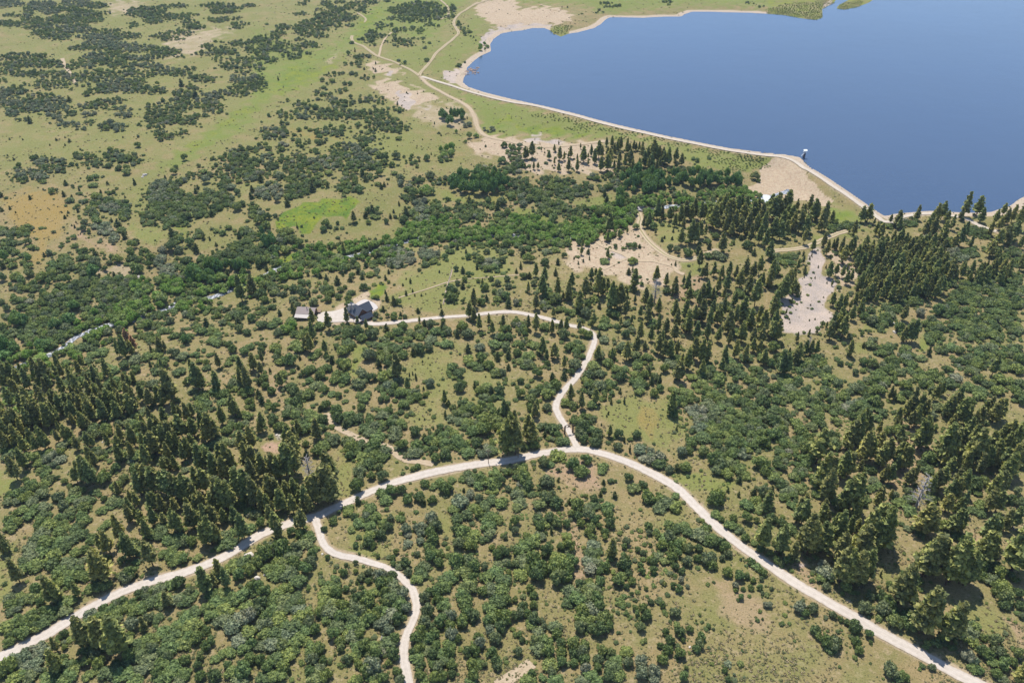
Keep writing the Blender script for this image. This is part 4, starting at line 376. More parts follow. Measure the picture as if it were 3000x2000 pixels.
class N:
    """short hand for building a node tree"""

    def __init__(self, nt):
        self.nt = nt

    def new(self, kind, **kw):
        n = self.nt.nodes.new(kind)
        for k, v in kw.items():
            setattr(n, k, v)
        return n

    def put(self, sock, v):
        if isinstance(v, bpy.types.NodeSocket):
            self.nt.links.new(v, sock)
        else:
            sock.default_value = v

    def noise(self, vec, scale, detail=3, rough=.55):
        n = self.new('ShaderNodeTexNoise')
        n.inputs['Scale'].default_value = scale
        n.inputs['Detail'].default_value = detail
        n.inputs['Roughness'].default_value = rough
        self.put(n.inputs['Vector'], vec)
        return n.outputs['Fac']

    def math(self, op, a, b=0.0, c=0.0):
        n = self.new('ShaderNodeMath', operation=op)
        self.put(n.inputs[0], a)
        self.put(n.inputs[1], b)
        if op in ('MULTIPLY_ADD',):
            self.put(n.inputs[2], c)
        return n.outputs[0]

    def ramp(self, v, a, b):
        n = self.new('ShaderNodeMapRange', interpolation_type='SMOOTHSTEP')
        self.put(n.inputs['Value'], v)
        n.inputs['From Min'].default_value = a
        n.inputs['From Max'].default_value = b
        return n.outputs[0]

    def mix(self, f, a, b, mode='MIX'):
        n = self.new('ShaderNodeMix', data_type='RGBA', blend_type=mode)
        self.put(n.inputs[0], f)
        for s, v in ((n.inputs[6], a), (n.inputs[7], b)):
            self.put(s, (*v, 1) if isinstance(v, tuple) else v)
        return n.outputs[2]

    def bump(self, h, strength, dist):
        n = self.new('ShaderNodeBump')
        n.inputs['Strength'].default_value = strength
        n.inputs['Distance'].default_value = dist
        self.put(n.inputs['Height'], h)
        return n.outputs[0]


def plain(name, c, rough=.8, metal=0.0, vary=.25, scale=6.0):
    m, nt, b = mat(name)
    q = N(nt)
    co = q.new('ShaderNodeTexCoord').outputs['Object']
    f = q.noise(co, scale, 4)
    q.put(b.inputs['Base Color'], q.mix(f, tuple(x * (1 - vary) for x in c), tuple(min(1, x * (1 + vary)) for x in c)))
    b.inputs['Roughness'].default_value = rough
    b.inputs['Metallic'].default_value = metal
    return m


def foliage(name, tones, rough=.75, transl=.18, clump=1.0):
    """leaf material: one of the tones for each plant, mottled within it"""
    m, nt, b = mat(name)
    q = N(nt)
    oi = q.new('ShaderNodeObjectInfo')
    co = q.new('ShaderNodeTexCoord').outputs['Object']
    r = oi.outputs['Random']
    col = tones[0]
    n = len(tones)
    for k in range(1, n):
        col = q.mix(q.ramp(r, (k - .7) / n, (k + .3) / n), col, tones[k])
    f = q.noise(co, 3.2 * clump, 3)
    leaf = q.new('ShaderNodeNewGeometry').outputs['Random Per Island']
    col = q.mix(q.ramp(f, .32, .7), q.mix(1.0, col, (.72, .76, .74), 'MULTIPLY'), q.mix(1.0, col, (1.25, 1.2, 1.08), 'MULTIPLY'))
    col = q.mix(q.ramp(leaf, 0, 1), q.mix(1.0, col, (.5, .55, .55), 'MULTIPLY'), q.mix(1.0, col, (1.55, 1.48, 1.3), 'MULTIPLY'))
    q.put(b.inputs['Base Color'], col)
    b.inputs['Roughness'].default_value = rough
    b.inputs['Specular IOR Level'].default_value = .25
    tr = q.new('ShaderNodeBsdfTranslucent')
    q.put(tr.inputs[0], q.mix(1.0, col, (1.2, 1.25, .7), 'MULTIPLY'))
    mx = q.new('ShaderNodeMixShader')
    mx.inputs[0].default_value = transl
    nt.links.new(b.outputs[0], mx.inputs[1])
    nt.links.new(tr.outputs[0], mx.inputs[2])
    nt.links.new(mx.outputs[0], nt.nodes['Material Output'].inputs['Surface'])
    return m


M = {
    'oak': foliage('oak_leaves', [(.135, .185, .066), (.185, .23, .08), (.155, .22, .09), (.225, .265, .085), (.18, .21, .118), (.12, .165, .07)], transl=.24),
    'grey': foliage('grey_leaves', [(.19, .225, .15), (.23, .25, .175), (.165, .21, .135), (.25, .255, .19)], transl=.2),
    'willow': foliage('willow_leaves', [(.2, .31, .078), (.24, .33, .095), (.26, .31, .13), (.18, .29, .065)], transl=.28),
    'grove': foliage('grove_leaves', [(.11, .2, .066), (.135, .215, .076), (.12, .21, .08), (.16, .24, .075)], transl=.25),
    'juniper': foliage('juniper_leaves', [(.1, .13, .05), (.12, .145, .058), (.135, .15, .055)], transl=.2),
    'pine': foliage('pine_needles', [(.24, .27, .1), (.29, .3, .108), (.21, .255, .108), (.33, .315, .115), (.25, .25, .105)], transl=.32, clump=2.0),
    'rust': foliage('rust_needles', [(.46, .25, .15), (.38, .23, .15)], transl=.2),
    'brush': foliage('brush_leaves', [(.16, .205, .055), (.19, .205, .07), (.14, .19, .06)], transl=.2),
    'sage': foliage('dry_tufts', [(.22, .175, .1), (.15, .15, .07), (.19, .17, .09), (.3, .24, .155), (.13, .14, .06)], transl=.05),
    'spit_rock': plain('tan_rock', (.27, .19, .145), .9, 0, .3, 1.2),
    'bark': plain('bark', (.1, .06, .04), .9),
    'deadwood': plain('dead_wood', (.3, .27, .25), .9),
    'rock': plain('pale_rock', (.52, .46, .38), .9, 0, .3, 1.2),
    'log': plain('log_wall', (.16, .08, .045), .8, 0, .35, 2.5),
    'slate': plain('slate_roof', (.06, .07, .09), .6, 0, .25, 3),
    'tin': plain('tan_metal_roof', (.25, .2, .18), .5, .2, .15, 1),
    'pale_tin': plain('pale_metal_roof', (.3, .27, .25), .5, .2, .1, 1),
    'stone': plain('chimney_stone', (.42, .38, .34), .9, 0, .4, 4),
    'glass': plain('window_glass', (.03, .04, .05), .1),
    'white': plain('white_paint', (.8, .8, .78), .5, 0, .05),
    'steel': plain('dark_steel', (.1, .09, .12), .6, .3),
    'wood': plain('weathered_wood', (.2, .13, .085), .85, 0, .3, 3),
    'concrete': plain('concrete', (.43, .385, .35), .85, 0, .12, 1),
}


def new_obj(name, me, m=None, parent=None):
    o = bpy.data.objects.new(name, me)
    COL.objects.link(o)
    if m is not None:
        for x in (m if isinstance(m, (list, tuple)) else [m]):
            me.materials.append(x)
    if parent is not None:
        o.parent = parent
    return o


def mesh_from(name, v, f, smooth_=False, mats=None):
    me = bpy.data.meshes.new(name)
    me.from_pydata([tuple(map(float, p)) for p in v], [], [tuple(map(int, q)) for q in f])
    if smooth_:
        me.polygons.foreach_set('use_smooth', [True] * len(me.polygons))
    if mats is not None:
        me.polygons.foreach_set('material_index', list(map(int, mats)))
    me.update()
    return me


def tag(o, label=None, cat=None, group=None, kind=None):
    if label:
        o['label'] = label
    if cat:
        o['category'] = cat
    if group:
        o['group'] = group
    if kind:
        o['kind'] = kind
    return o


# ------------------------------------------------------------------ roads and tracks (photograph pixels)
ROAD_MAIN = np.vstack([
    S(0, 3, '-25,143 -8,137.5 10,128.5 20,123.5 30,118 45,110.5 57,103 65,98.5 80,89.5 95,81.5 112,73 130,66 150,60.5 163,57.5 180,52 195,46 210,38.5 225,29 234,23.5'),
    S(1, 3, '12,17 30,10.5 45,6 58,2.5'),
    S(1, 2, '69,154 80,149.5 95,142.5 110,136 130,128.5 150,123.3 170,119 190,115 210,111.6 230,109.5'),
    S(2, 2, '8,107 20,104 40,100.5 55,99 68,99.5 80,102.5 95,107 110,112.5 125,119.5 140,127.5 152,135 163,145'),
    S(2, 3, '173,-2 188,13 200,23 215,34.5 230,44.5'),
    S(3, 3, '15,58.5 30,68.5 45,77 60,85.5 75,93.5 90,102.5 105,111.5 120,119.5 135,127.5 150,135.5 165,143.5 180,151 200,161 225,173')])
ROAD_CABIN = np.vstack([
    S(1, 1, '100,139.5 108,141 116,140.7 125,139.7 135,138.5 150,137 165,135.3 180,134.2 195,133.2 205,132 215,131 228,130'),
    S(2, 1, '4,130.3 14,132 28,135 40,138.5 50,141.5 58,143 66,145 72,148 75.5,152'),
    S(2, 2, '75.5,0 73,8 70,15 66,22 61,29.5 56,36 51,41 47.5,45.5 44,51 41.5,56 40.5,61 42.5,67 45.5,72.5 49.5,78 53.5,84.5 57,91 60,97')])
ROAD_SPUR = S(1, 3, '54,6 55.5,11 57.5,17 59.5,23 62.5,29 67,34 73,37.7 80,39.7 88,41.3 98,44 108,47 118,50.3 126,54.3 133,59.3 139,65.5 143.5,72.5 146.3,80 146.7,88 145,96 142,104 138.5,112 136.5,120 136,130 137,140 139,150 142,163')
ROAD_DAM = np.vstack([CREST_PX, S(3, 1, '116,47 122,43 135,40.5 150,39.5 165,41 180,44 195,51 210,56')])
TRACKS = {
    'hill': (np.vstack([S(1, 0, '150,70 152,66 160,57 165,50 172,43.5 180,37 186,31 183.5,25.5 181.5,21.5 185,15 192,10 200,5 208,2 214,0')]), 4.2),
    'west': (S(1, 0, '150,70 146,67 140,63.5 130,58.5 118,54 110,51 103,46 97,42 90,39 88,36 88.5,33'), 4.2),
    'west_branch': (S(1, 0, '113,52 114,47 115,43 119,35.5 124.5,30'), 3),
    'lower': (np.vstack([S(1, 0, '151,71 155,75 160,79 170,84.5 180,90 190,95 197,101 201,108 203,116 206,121 211,124.8 222,128'), S(2, 0, '0,130.5 15,134 30,135 45,134.5 60,133 75,131 87,130')]), 5.0),
    'ford': (S(2, 1, '116,36 116.5,40 118,44.5 117,50 119,56 124,63 131,70 140,77 150,81 158,82.2 166,81 176,77.5 187,73'), 5.0),
    'east': (S(3, 1, '2,75 8,73.5 20,72.5 35,70 45,66 55,61.5 65,57.5 75,55'), 5.5),
    'loop': (S(1, 0, '93,12 98,15 101,18 99.5,21'), 3),
    'knoll': (S(1, 0, '169,0 175,5 177,10 175.5,15 170,18'), 3.5),
    'old_road': (S(1, 2, '65,66 68,73 76,80 85,84 95,89 105,93 113,94.5 122,97 128,103 138,109 150,110.5 163,113'), 4),
    'bottom': (np.vstack([S(1, 3, '222,160 231,154'), S(2, 3, '2,150 9,145 18,138')]), 5.5),
    'meadow': (np.vstack([S(1, 1, '131,117 150,111 165,106 178,102 200,99 232,96.5'), S(2, 1, '10,96')]), 1.3),
    'red_slope': (S(2, 1, '84,91 92,87 102,82 108,80'), 2.4),
    'gully': (S(2, 1, '76,60 80,67 88,71 95,74 102,76.5 108,80 115,82.5 130,83 138,85 148,88 152,93 158,95.5'), 4),
    'fenceline': (S(1, 1, '180,91 178,99 175.5,108 172,123'), 1.2),
    'hill_strip': (S(0, 0, '57,54 60,61 65,69 69,77'), 5),
}


def world_line(px, step):
    g = ground(px)
    return smooth(g[:, :2], step)


ROADS_W = {}
for k, v in (('main', (ROAD_MAIN, 5.7)), ('cabin', (ROAD_CABIN, 4.2)), ('spur', (ROAD_SPUR, 3.9)), ('dam', (ROAD_DAM, 5.2)), *TRACKS.items()):
    ROADS_W[k] = (world_line(v[0], 2.5), v[1])

# ------------------------------------------------------------------ ground sheet
yr = np.concatenate([np.linspace(-160, 140, 40, endpoint=False), 140 * np.exp(np.linspace(0, math.log(1900 / 140), 560, endpoint=False)), 1900 * np.exp(np.linspace(0, math.log(14000 / 1900), 34))])
ur = np.linspace(-1, 1, 620)
ur = np.sign(ur) * np.abs(ur) ** 1.06
GX = ur[None, :] * (0.9 * np.maximum(yr, 60)[:, None] + 120)
GY = np.repeat(yr[:, None], len(ur), 1)
PG = np.stack([GX.ravel(), GY.ravel()], 1)
HG = height(PG)
far = sstep(2000, 7000, PG[:, 1])
HG = HG + far * 120 * (1 + .4 * np.sin(PG[:, 0] / 900))
nr, nc = len(yr), len(ur)
idx = np.arange(nr * nc).reshape(nr, nc)
quads = np.stack([idx[:-1, :-1], idx[:-1, 1:], idx[1:, 1:], idx[1:, :-1]], -1).reshape(-1, 4)
gm = bpy.data.meshes.new('ground')
gm.vertices.add(nr * nc)
gm.vertices.foreach_set('co', np.column_stack([PG, HG]).ravel())
gm.loops.add(quads.size)
gm.loops.foreach_set('vertex_index', quads.ravel())
gm.polygons.add(len(quads))
gm.polygons.foreach_set('loop_start', np.arange(0, quads.size, 4))
gm.polygons.foreach_set('loop_total', np.full(len(quads), 4))
gm.polygons.foreach_set('use_smooth', np.ones(len(quads), bool))
gm.update()
gm.validate()

# ground cover survey: what grows or lies bare where (channel, softness in pixels, strength, sheet, outline)
COVER = [
    # 0 yellow green grass
    (0, 30, .55, (0, 0), '0,-10 240,-10 240,60 150,60 100,50 40,45 0,45'),
    (0, 30, 1.0, (0, 0), '235,85 225,95 200,110 170,135 140,152 150,160 190,140 235,115'),
    (0, 25, 1.0, (1, 0), '-5,20 40,45 70,40 95,15 120,-5 170,-5 200,-5 160,40 120,30 90,45 60,62 20,88 -5,110'),
    (0, 20, .8, (1, 0), '185,30 205,8 235,-2 235,12 205,25 210,40 190,55 175,68 155,68 165,55'),
    (0, 20, .75, (1, 0), '120,58 150,66 175,40 170,30 140,42 120,45'),
    (0, 20, .9, (2, 0), '-5,-10 240,-10 240,8 160,6 90,14 60,5 0,3'),
    (0, 12, .9, (1, 0), '165,77 190,84 215,91 240,96 240,128 215,124 207,118 202,104 193,95 180,86'),
    (0, 12, .8, (2, 0), '-5,94 60,110 120,125 180,138 240,147 240,157 170,157 150,140 120,132 95,127 60,128 0,124'),
    (0, 15, .55, (0, 1), '130,-5 150,-5 140,12 132,35 120,45 118,38 122,20'),
    (0, 18, .7, (0, 1), '118,45 130,50 150,52 160,45 158,58 145,68 130,66 118,60'),
    (0, 20, .6, (1, 0), '55,110 100,110 140,120 160,140 130,160 90,160 60,135'),
    (0, 15, .6, (1, 1), '180,66 235,66 235,98 175,130 140,130 120,118 135,108 130,95 150,88'),
    (0, 12, .8, (1, 1), '165,18 190,22 235,22 235,30 180,32 170,26'),
    (0, 15, .8, (2, 1), '0,34 30,34 35,50 0,55'), (0, 15, .8, (2, 1), '55,26 95,22 95,34 60,34'),
    (0, 15, .6, (2, 1), '130,43 160,43 160,70 140,70 128,58'), (0, 12, .7, (2, 1), '150,84 175,80 176,92 155,93'),
    (0, 12, .9, (3, 1), '53,32 75,34 85,42 95,48 75,52 55,52'), (0, 12, .7, (3, 1), '40,58 75,50 95,55 80,62 60,62 45,68 38,66'),
    (0, 12, .8, (3, 1), '140,147 160,153 165,158 138,158'), (0, 12, .6, (3, 1), '90,128 110,122 118,140 100,152 80,150'),
    (0, 10, .9, (3, 2), '137,-4 160,-4 150,8 140,8'), (0, 10, .6, (3, 2), '76,0 98,0 100,12 84,14'),
    (0, 18, .6, (2, 2), '78,60 105,52 150,50 158,80 155,95 120,96 90,84'),
    (0, 18, .75, (2, 2), '150,118 185,122 210,132 190,140 165,140 150,128'),
    (0, 18, .55, (1, 2), '128,8 180,5 185,25 170,60 172,78 150,80 135,72 150,55 150,30'),
    (0, 14, .8, (1, 2), '86,5 100,-2 104,12 95,32 86,32'), (0, 14, .55, (1, 2), '60,100 90,100 92,128 95,140 72,150 70,130'),
    (0, 16, .55, (1, 3), '85,5 130,0 130,60 100,50 80,40'), (0, 16, .5, (1, 3), '168,5 184,5 184,60 170,55'),
    (0, 16, .3, (2, 3), '90,-5 160,-5 170,15 130,20 100,20'), (0, 20, .22, (2, 3), '120,80 235,60 235,158 150,158 100,120'),
    (0, 20, .25, (3, 3), '0,100 60,130 120,158 -5,158'), (0, 14, .5, (3, 3), '100,35 135,60 120,70 95,60'), (0, 16, .5, (3, 3), '155,75 215,90 230,120 200,115 175,95'),
    (0, 14, .6, (0, 3), '-5,35 15,30 5,60 15,75 -5,90'), (0, 14, .7, (0, 2), '-5,120 15,125 10,140 -5,150'),
    (0, 12, .7, (0, 1), '150,105 165,105 165,115 140,118 132,128 128,122'), (0, 12, .8, (0, 2), '18,5 50,0 58,2 45,12 25,18 10,15'),
    (0, 60, .5, (0, 0), '-10,-10 480,-10 470,40 440,60 430,160 -10,160'), (0, 60, .42, (0, 1), '-10,-10 430,-10 400,80 250,100 120,60 60,10 -10,20'),
    (0, 40, .4, (1, 1), '80,0 140,0 140,60 60,62'), (0, 40, .4, (1, 2), '130,0 235,0 235,60 170,80 120,60'),
    # 1 lush bright green
    (1, 7, 1.0, (1, 1), '16,46 22,40 36,33 55,28 75,25 92,26 97,30 86,36 84,46 70,41 60,41 55,50 48,58 40,56 34,52 20,52'),
    (1, 8, .9, (1, 1), '-2,98 12,93 20,84 30,79 42,73 32,82 22,90 8,99'),
    (1, 7, .75, (1, 1), '100,113 106,107 115,104 122,108 118,113 108,117'),
    (1, 16, .55, (1, 0), '30,58 60,62 90,45 95,20 110,5 120,10 105,25 95,42 60,75 25,90 15,80'),
    (1, 10, .6, (2, 0), '5,115 40,116 75,122 70,126 30,124 5,122'), (1, 10, .6, (1, 0), '215,112 235,104 235,110 220,118'),
    (1, 8, .6, (3, 1), '58,35 72,38 82,44 60,46'), (1, 8, .6, (0, 1), '160,52 172,52 178,56 168,62'),
    (1, 18, .42, (0, 0), '150,145 180,128 215,102 240,86 240,100 205,122 170,146'), (1, 16, .32, (1, 0), '-5,84 25,62 50,45 70,50 45,72 20,92 -5,102'),
    # 2 bare tan and cream
    (2, 4, 1.0, (3, 1), '-8,0 10,-14 25,-7 31,0 60,30 50,33 35,28 10,25 -20,24 -20,16 -8,10'),
    (2, 10, .9, (1, 0), '200,4 214,-1 240,0 240,26 222,26 210,18 203,12'),
    (2, 10, .95, (2, 0), '-5,8 15,8 30,6 50,10 58,18 40,22 10,24 -5,26'),
    (2, 12, .9, (2, 0), '0,127 30,132 85,131 80,140 100,158 -5,158 5,140'),
    (2, 10, .8, (1, 0), '98,57 115,58 130,62 138,70 128,68 108,68'), (2, 12, .85, (1, 0), '104,74 125,74 140,80 160,86 170,92 150,95 138,100 125,92 112,84'),
    (2, 14, .5, (1, 0), '140,95 185,95 195,108 190,120 165,118 145,108'), (2, 10, .8, (1, 0), '213,125 240,128 240,150 200,140 195,132'),
    (2, 8, .8, (1, 0), '172,66 188,64 192,74 180,76'),
    (2, 14, .7, (2, 1), '52,66 80,57 115,50 120,60 135,75 155,88 140,105 120,108 95,98 80,92 55,92 48,80'),
    (2, 10, .8, (2, 1), '116,40 124,42 122,46 118,52 114,46'),
    (2, 12, .7, (3, 1), '55,70 70,72 85,90 80,105 65,110 62,100'), (2, 10, .7, (3, 1), '12,120 30,103 35,110 20,125 22,150 12,145'),
    (2, 12, .8, (1, 1), '58,131 84,124 88,118 100,112 112,118 113,130 104,140 90,141 70,141'),
    (2, 12, .5, (0, 1), '75,88 100,86 122,86 120,100 95,98'), (2, 8, .5, (1, 0), '60,58 75,47 80,46 70,58'),
    (2, 14, .5, (0, 0), '150,30 200,25 225,28 200,35 180,52 150,55'), (2, 16, .5, (0, 0), '100,0 140,0 120,14 98,14'),
    # 3 pale grey rock
    (3, 14, .95, (3, 1), '45,68 51,75 50,85 52,95 61,106 62,112 55,118 54,127 58,134 48,143 40,148 33,150 26,155 17,149 12,136 10,125 11,119 20,118 28,112 30,103 36,95 38,83 41,75'),
    (3, 6, .9, (1, 0), '129,84 140,86 146,92 144,99 138,100 131,94'), (3, 5, .8, (1, 0), '121,66 126,66 126,69 121,69'),
    (3, 5, .9, (1, 0), '173,66 186,64 193,66 190,77 175,75 171,72'), (3, 6, .6, (1, 0), '150,97 162,98 160,101 148,100'),
    (3, 6, .9, (1, 0), '206,36 214,28 226,25 240,24 240,30 222,31 214,38 216,48 210,50'), (3, 6, .7, (2, 0), '-5,23 30,21 40,25 30,27 0,29'),
    (3, 6, .7, (2, 0), '5,126 40,129 60,131 40,133 12,131'), (3, 6, .6, (2, 0), '18,122 30,122 28,126 18,125'),
    (3, 4, .6, (2, 1), '90,72 103,76 110,80 100,82 90,79'), (3, 6, .5, (3, 3), '28,47 37,48 35,53 28,52'), (3, 6, .45, (3, 3), '70,80 80,80 80,86 72,86'),
    (3, 6, .45, (1, 2), '16,84 26,84 25,90 18,90'),
    # 4 orange yellow grass
    (4, 30, .8, (0, 1), '0,26 25,18 48,18 66,28 62,50 46,66 40,84 28,88 32,62 10,48'),
    (4, 14, .6, (1, 0), '20,120 50,128 90,128 60,120'), (4, 10, .6, (2, 2), '115,60 130,62 136,80 126,92 118,80'),
    (4, 10, .5, (1, 1), '180,22 235,24 235,30 190,28'), (4, 10, .4, (1, 1), '114,104 124,106 128,112 120,114'),
    # 5 pink soil
    (5, 14, .6, (2, 1), '52,68 75,62 78,90 55,90'), (5, 12, .8, (1, 2), '2,98 10,90 24,90 24,98 10,105'), (5, 18, .6, (2, 2), '30,110 80,110 85,140 40,130'),
    (5, 18, .55, (2, 3), '50,10 62,10 72,60 60,70 50,55'), (5, 20, .5, (2, 3), '180,55 235,75 235,120 190,90'), (5, 16, .6, (3, 3), '25,35 40,50 55,80 40,75 25,55'),
    (5, 16, .6, (3, 3), '180,15 195,20 195,50 182,45'), (5, 16, .5, (3, 3), '205,90 235,100 235,125 215,105'), (5, 18, .6, (0, 1), '65,45 75,50 85,62 110,70 110,82 95,72 70,62'),
    (5, 16, .5, (2, 1), '150,95 180,95 180,125 140,118'), (5, 20, .4, (1, 2), '0,20 30,20 28,60 5,60'), (5, 16, .5, (2, 0), '-5,126 30,130 20,157 -5,157'),
    (5, 18, .5, (3, 2), '120,70 150,75 150,130 100,140 110,100'),
]
vp = project(np.column_stack([PG, HG]))
jit = 9 * np.stack([np.sin(PG[:, 1] / 5 + 2 * np.sin(PG[:, 0] / 7)), np.sin(PG[:, 0] / 4 + 2 * np.sin(PG[:, 1] / 6))], 1)
ch = np.zeros((len(PG), 8))
visible = (PG[:, 1] > 100) & (PG[:, 1] < 2600)
for c, soft, st, (i, j), s in COVER:
    poly = S(i, j, s)
    lo, hi = poly.min(0) - soft * 2, poly.max(0) + soft * 2
    sel = np.where(visible & (vp[:, 0] > lo[0]) & (vp[:, 0] < hi[0]) & (vp[:, 1] > lo[1]) & (vp[:, 1] < hi[1]))[0]
    if not len(sel):
        continue
    q = vp[sel] + jit[sel] * min(1, soft / 12)
    d = dist_line(q, np.vstack([poly, poly[:1]])) * np.where(inside(q, poly), 1, -1)
    ch[sel, c] = np.maximum(ch[sel, c], st * sstep(-soft, soft, d))
# beach along the waterline, worn verges along the roads
ds = dist_line(PG, np.vstack([LAKE, LAKE[:1]]))
reed = ch[:, 7] * 0
for i, j, s in ((3, 0, '0,-5 52,-5 52,20 0,16'), (3, 0, '58,-3 95,-3 95,10 58,10'), (2, 0, '34,24 52,24 54,35 34,35')):
    reed = np.maximum(reed, inside(vp, S(i, j, s)).astype(float))
ch[:, 6] = sstep(13, 6, ds) * (1 - reed) * (PG[:, 1] < 2600)
ch[:, 1] = np.maximum(ch[:, 1], .45 * reed)
for k, (L, w) in ROADS_W.items():
    if k in ('main', 'cabin', 'spur', 'dam', 'lower', 'ford'):
        lo, hi = L.min(0) - 12, L.max(0) + 12
        sel = np.where((PG > lo).all(1) & (PG < hi).all(1))[0]
        d = dist_line(PG[sel], L) - w / 2
        ch[sel, 2] = np.maximum(ch[sel, 2], .6 * sstep(3.5, -.5, d))
for nm, a in (('cover_a', ch[:, 0:4]), ('cover_b', ch[:, 4:8])):
    at = gm.attributes.new(nm, 'FLOAT_COLOR', 'POINT')
    at.data.foreach_set('color', a.astype(np.float32).ravel())


def ground_material():
    m, nt, b = mat('ground')
    q = N(nt)
    co = q.new('ShaderNodeTexCoord').outputs['Object']

    def chan(nm):
        a = q.new('ShaderNodeAttribute', attribute_name=nm)
        s = q.new('ShaderNodeSeparateColor')
        nt.links.new(a.outputs['Color'], s.inputs[0])
        return [s.outputs[0], s.outputs[1], s.outputs[2], a.outputs['Alpha']]
    g, lush, bare, rock = chan('cover_a')
    orange, pink, sand, _ = chan('cover_b')
    n1 = q.noise(co, .012, 4)
    n2 = q.noise(co, .06, 5, .6)
    n3 = q.noise(co, .35, 4, .65)
    n4 = q.noise(co, 1.3, 3, .7)
    base = q.mix(q.ramp(n2, .35, .65), (.25, .188, .09), (.19, .168, .066))
    base = q.mix(q.math('MULTIPLY', q.ramp(n1, .45, .66), .55), base, (.16, .16, .05))
    base = q.mix(q.math('MULTIPLY', q.ramp(n3, .5, .7), .55), base, (.36, .268, .165))

    edge = q.math('ADD', q.math('MULTIPLY', q.math('SUBTRACT', n2, .5), 1.0), q.math('MULTIPLY', q.math('SUBTRACT', n3, .5), .55))

    def lay(col, mask, c, noise=None, k=1.0, sharp=(.12, .95)):
        f = q.math('ADD', mask, q.math('MULTIPLY', edge, k))
        f = q.math('MULTIPLY', q.ramp(f, *sharp), q.ramp(mask, .0, .25))
        return q.mix(f, col, c)
    col = lay(base, pink, (.36, .235, .16))
    gcol = q.mix(q.ramp(n2, .3, .7), (.15, .185, .04), (.185, .185, .06))
    col = lay(col, g, gcol)
    col = lay(col, orange, q.mix(n3, (.29, .19, .06), (.24, .18, .065)))
    lcol = q.mix(q.ramp(q.math('ADD', q.math('MULTIPLY', n2, .6), q.math('MULTIPLY', n3, .4)), .38, .62), (.085, .145, .024), (.19, .21, .025))
    col = lay(col, lush, lcol, n3, .8, (.15, .8))
    bcol = q.mix(q.ramp(n3, .35, .7), (.42, .33, .225), (.34, .245, .165))
    col = lay(col, bare, bcol, n3, .6, (.2, .7))
    rcol = q.mix(q.ramp(n2, .35, .7), (.43, .345, .28), (.32, .27, .235))
    col = lay(col, rock, rcol, n3, .5, (.25, .65))
    col = lay(col, sand, q.mix(n3, (.36, .27, .19), (.46, .38, .29)), n3, .4, (.2, .7))
    # tufts, stones and dry patches too small to model one by one
    col = q.mix(q.math('MULTIPLY', q.ramp(n4, .5, .66), .65), col, q.mix(1.0, col, (.45, .52, .4), 'MULTIPLY'))
    col = q.mix(q.math('MULTIPLY', q.ramp(n4, .45, .3), .4), col, q.mix(1.0, col, (1.35, 1.3, 1.25), 'MULTIPLY'))
    q.put(b.inputs['Base Color'], col)
    b.inputs['Roughness'].default_value = .95
    b.inputs['Specular IOR Level'].default_value = .1
    q.put(b.inputs['Normal'], q.bump(q.math('ADD', n4, q.math('MULTIPLY', n3, 1.5)), .7, .5))
    return m


g_ob = new_obj('ground', gm, ground_material())
tag(g_ob, 'dry tan and yellow green hillside ground around the lake', None, None, 'structure')

# ------------------------------------------------------------------ lake water
from mathutils.geometry import tessellate_polygon
area = .5 * np.sum(LAKE[:, 0] * np.roll(LAKE[:, 1], -1) - np.roll(LAKE[:, 0], -1) * LAKE[:, 1])
t1 = LAKE - np.roll(LAKE, 1, 0)
t2 = np.roll(LAKE, -1, 0) - LAKE
tt = t1 / np.linalg.norm(t1, axis=1)[:, None] + t2 / np.linalg.norm(t2, axis=1)[:, None]
tt /= np.linalg.norm(tt, axis=1)[:, None] + 1e-9
nn = np.stack([tt[:, 1], -tt[:, 0]], 1) * np.sign(area)
LW = LAKE + nn * 3.0
tri = tessellate_polygon([[Vector((p[0], p[1], 0)) for p in LW]])
wv = [(p[0], p[1], 0) for p in LW]
wm = mesh_from('lake_water', wv, [t if np.cross(LW[t[1]] - LW[t[0]], LW[t[2]] - LW[t[0]]) > 0 else t[::-1] for t in tri])
m, nt, b = mat('lake_water')
q = N(nt)
co = q.new('ShaderNodeTexCoord').outputs['Object']
b.inputs['Base Color'].default_value = (.036, .061, .108, 1)
b.inputs['Roughness'].default_value = .16
b.inputs['IOR'].default_value = 1.6
b.inputs['Specular IOR Level'].default_value = .5
q.put(b.inputs['Normal'], q.bump(q.math('ADD', q.noise(co, .45, 4, .6), q.math('MULTIPLY', q.noise(co, .03, 3), 3)), .15, .35))
q.put(b.inputs['Roughness'], q.math('MULTIPLY_ADD', q.noise(co, .006, 4), .2, .06))
tag(new_obj('lake_water', wm, m), 'wide blue lake behind the dam', None, None, 'structure')


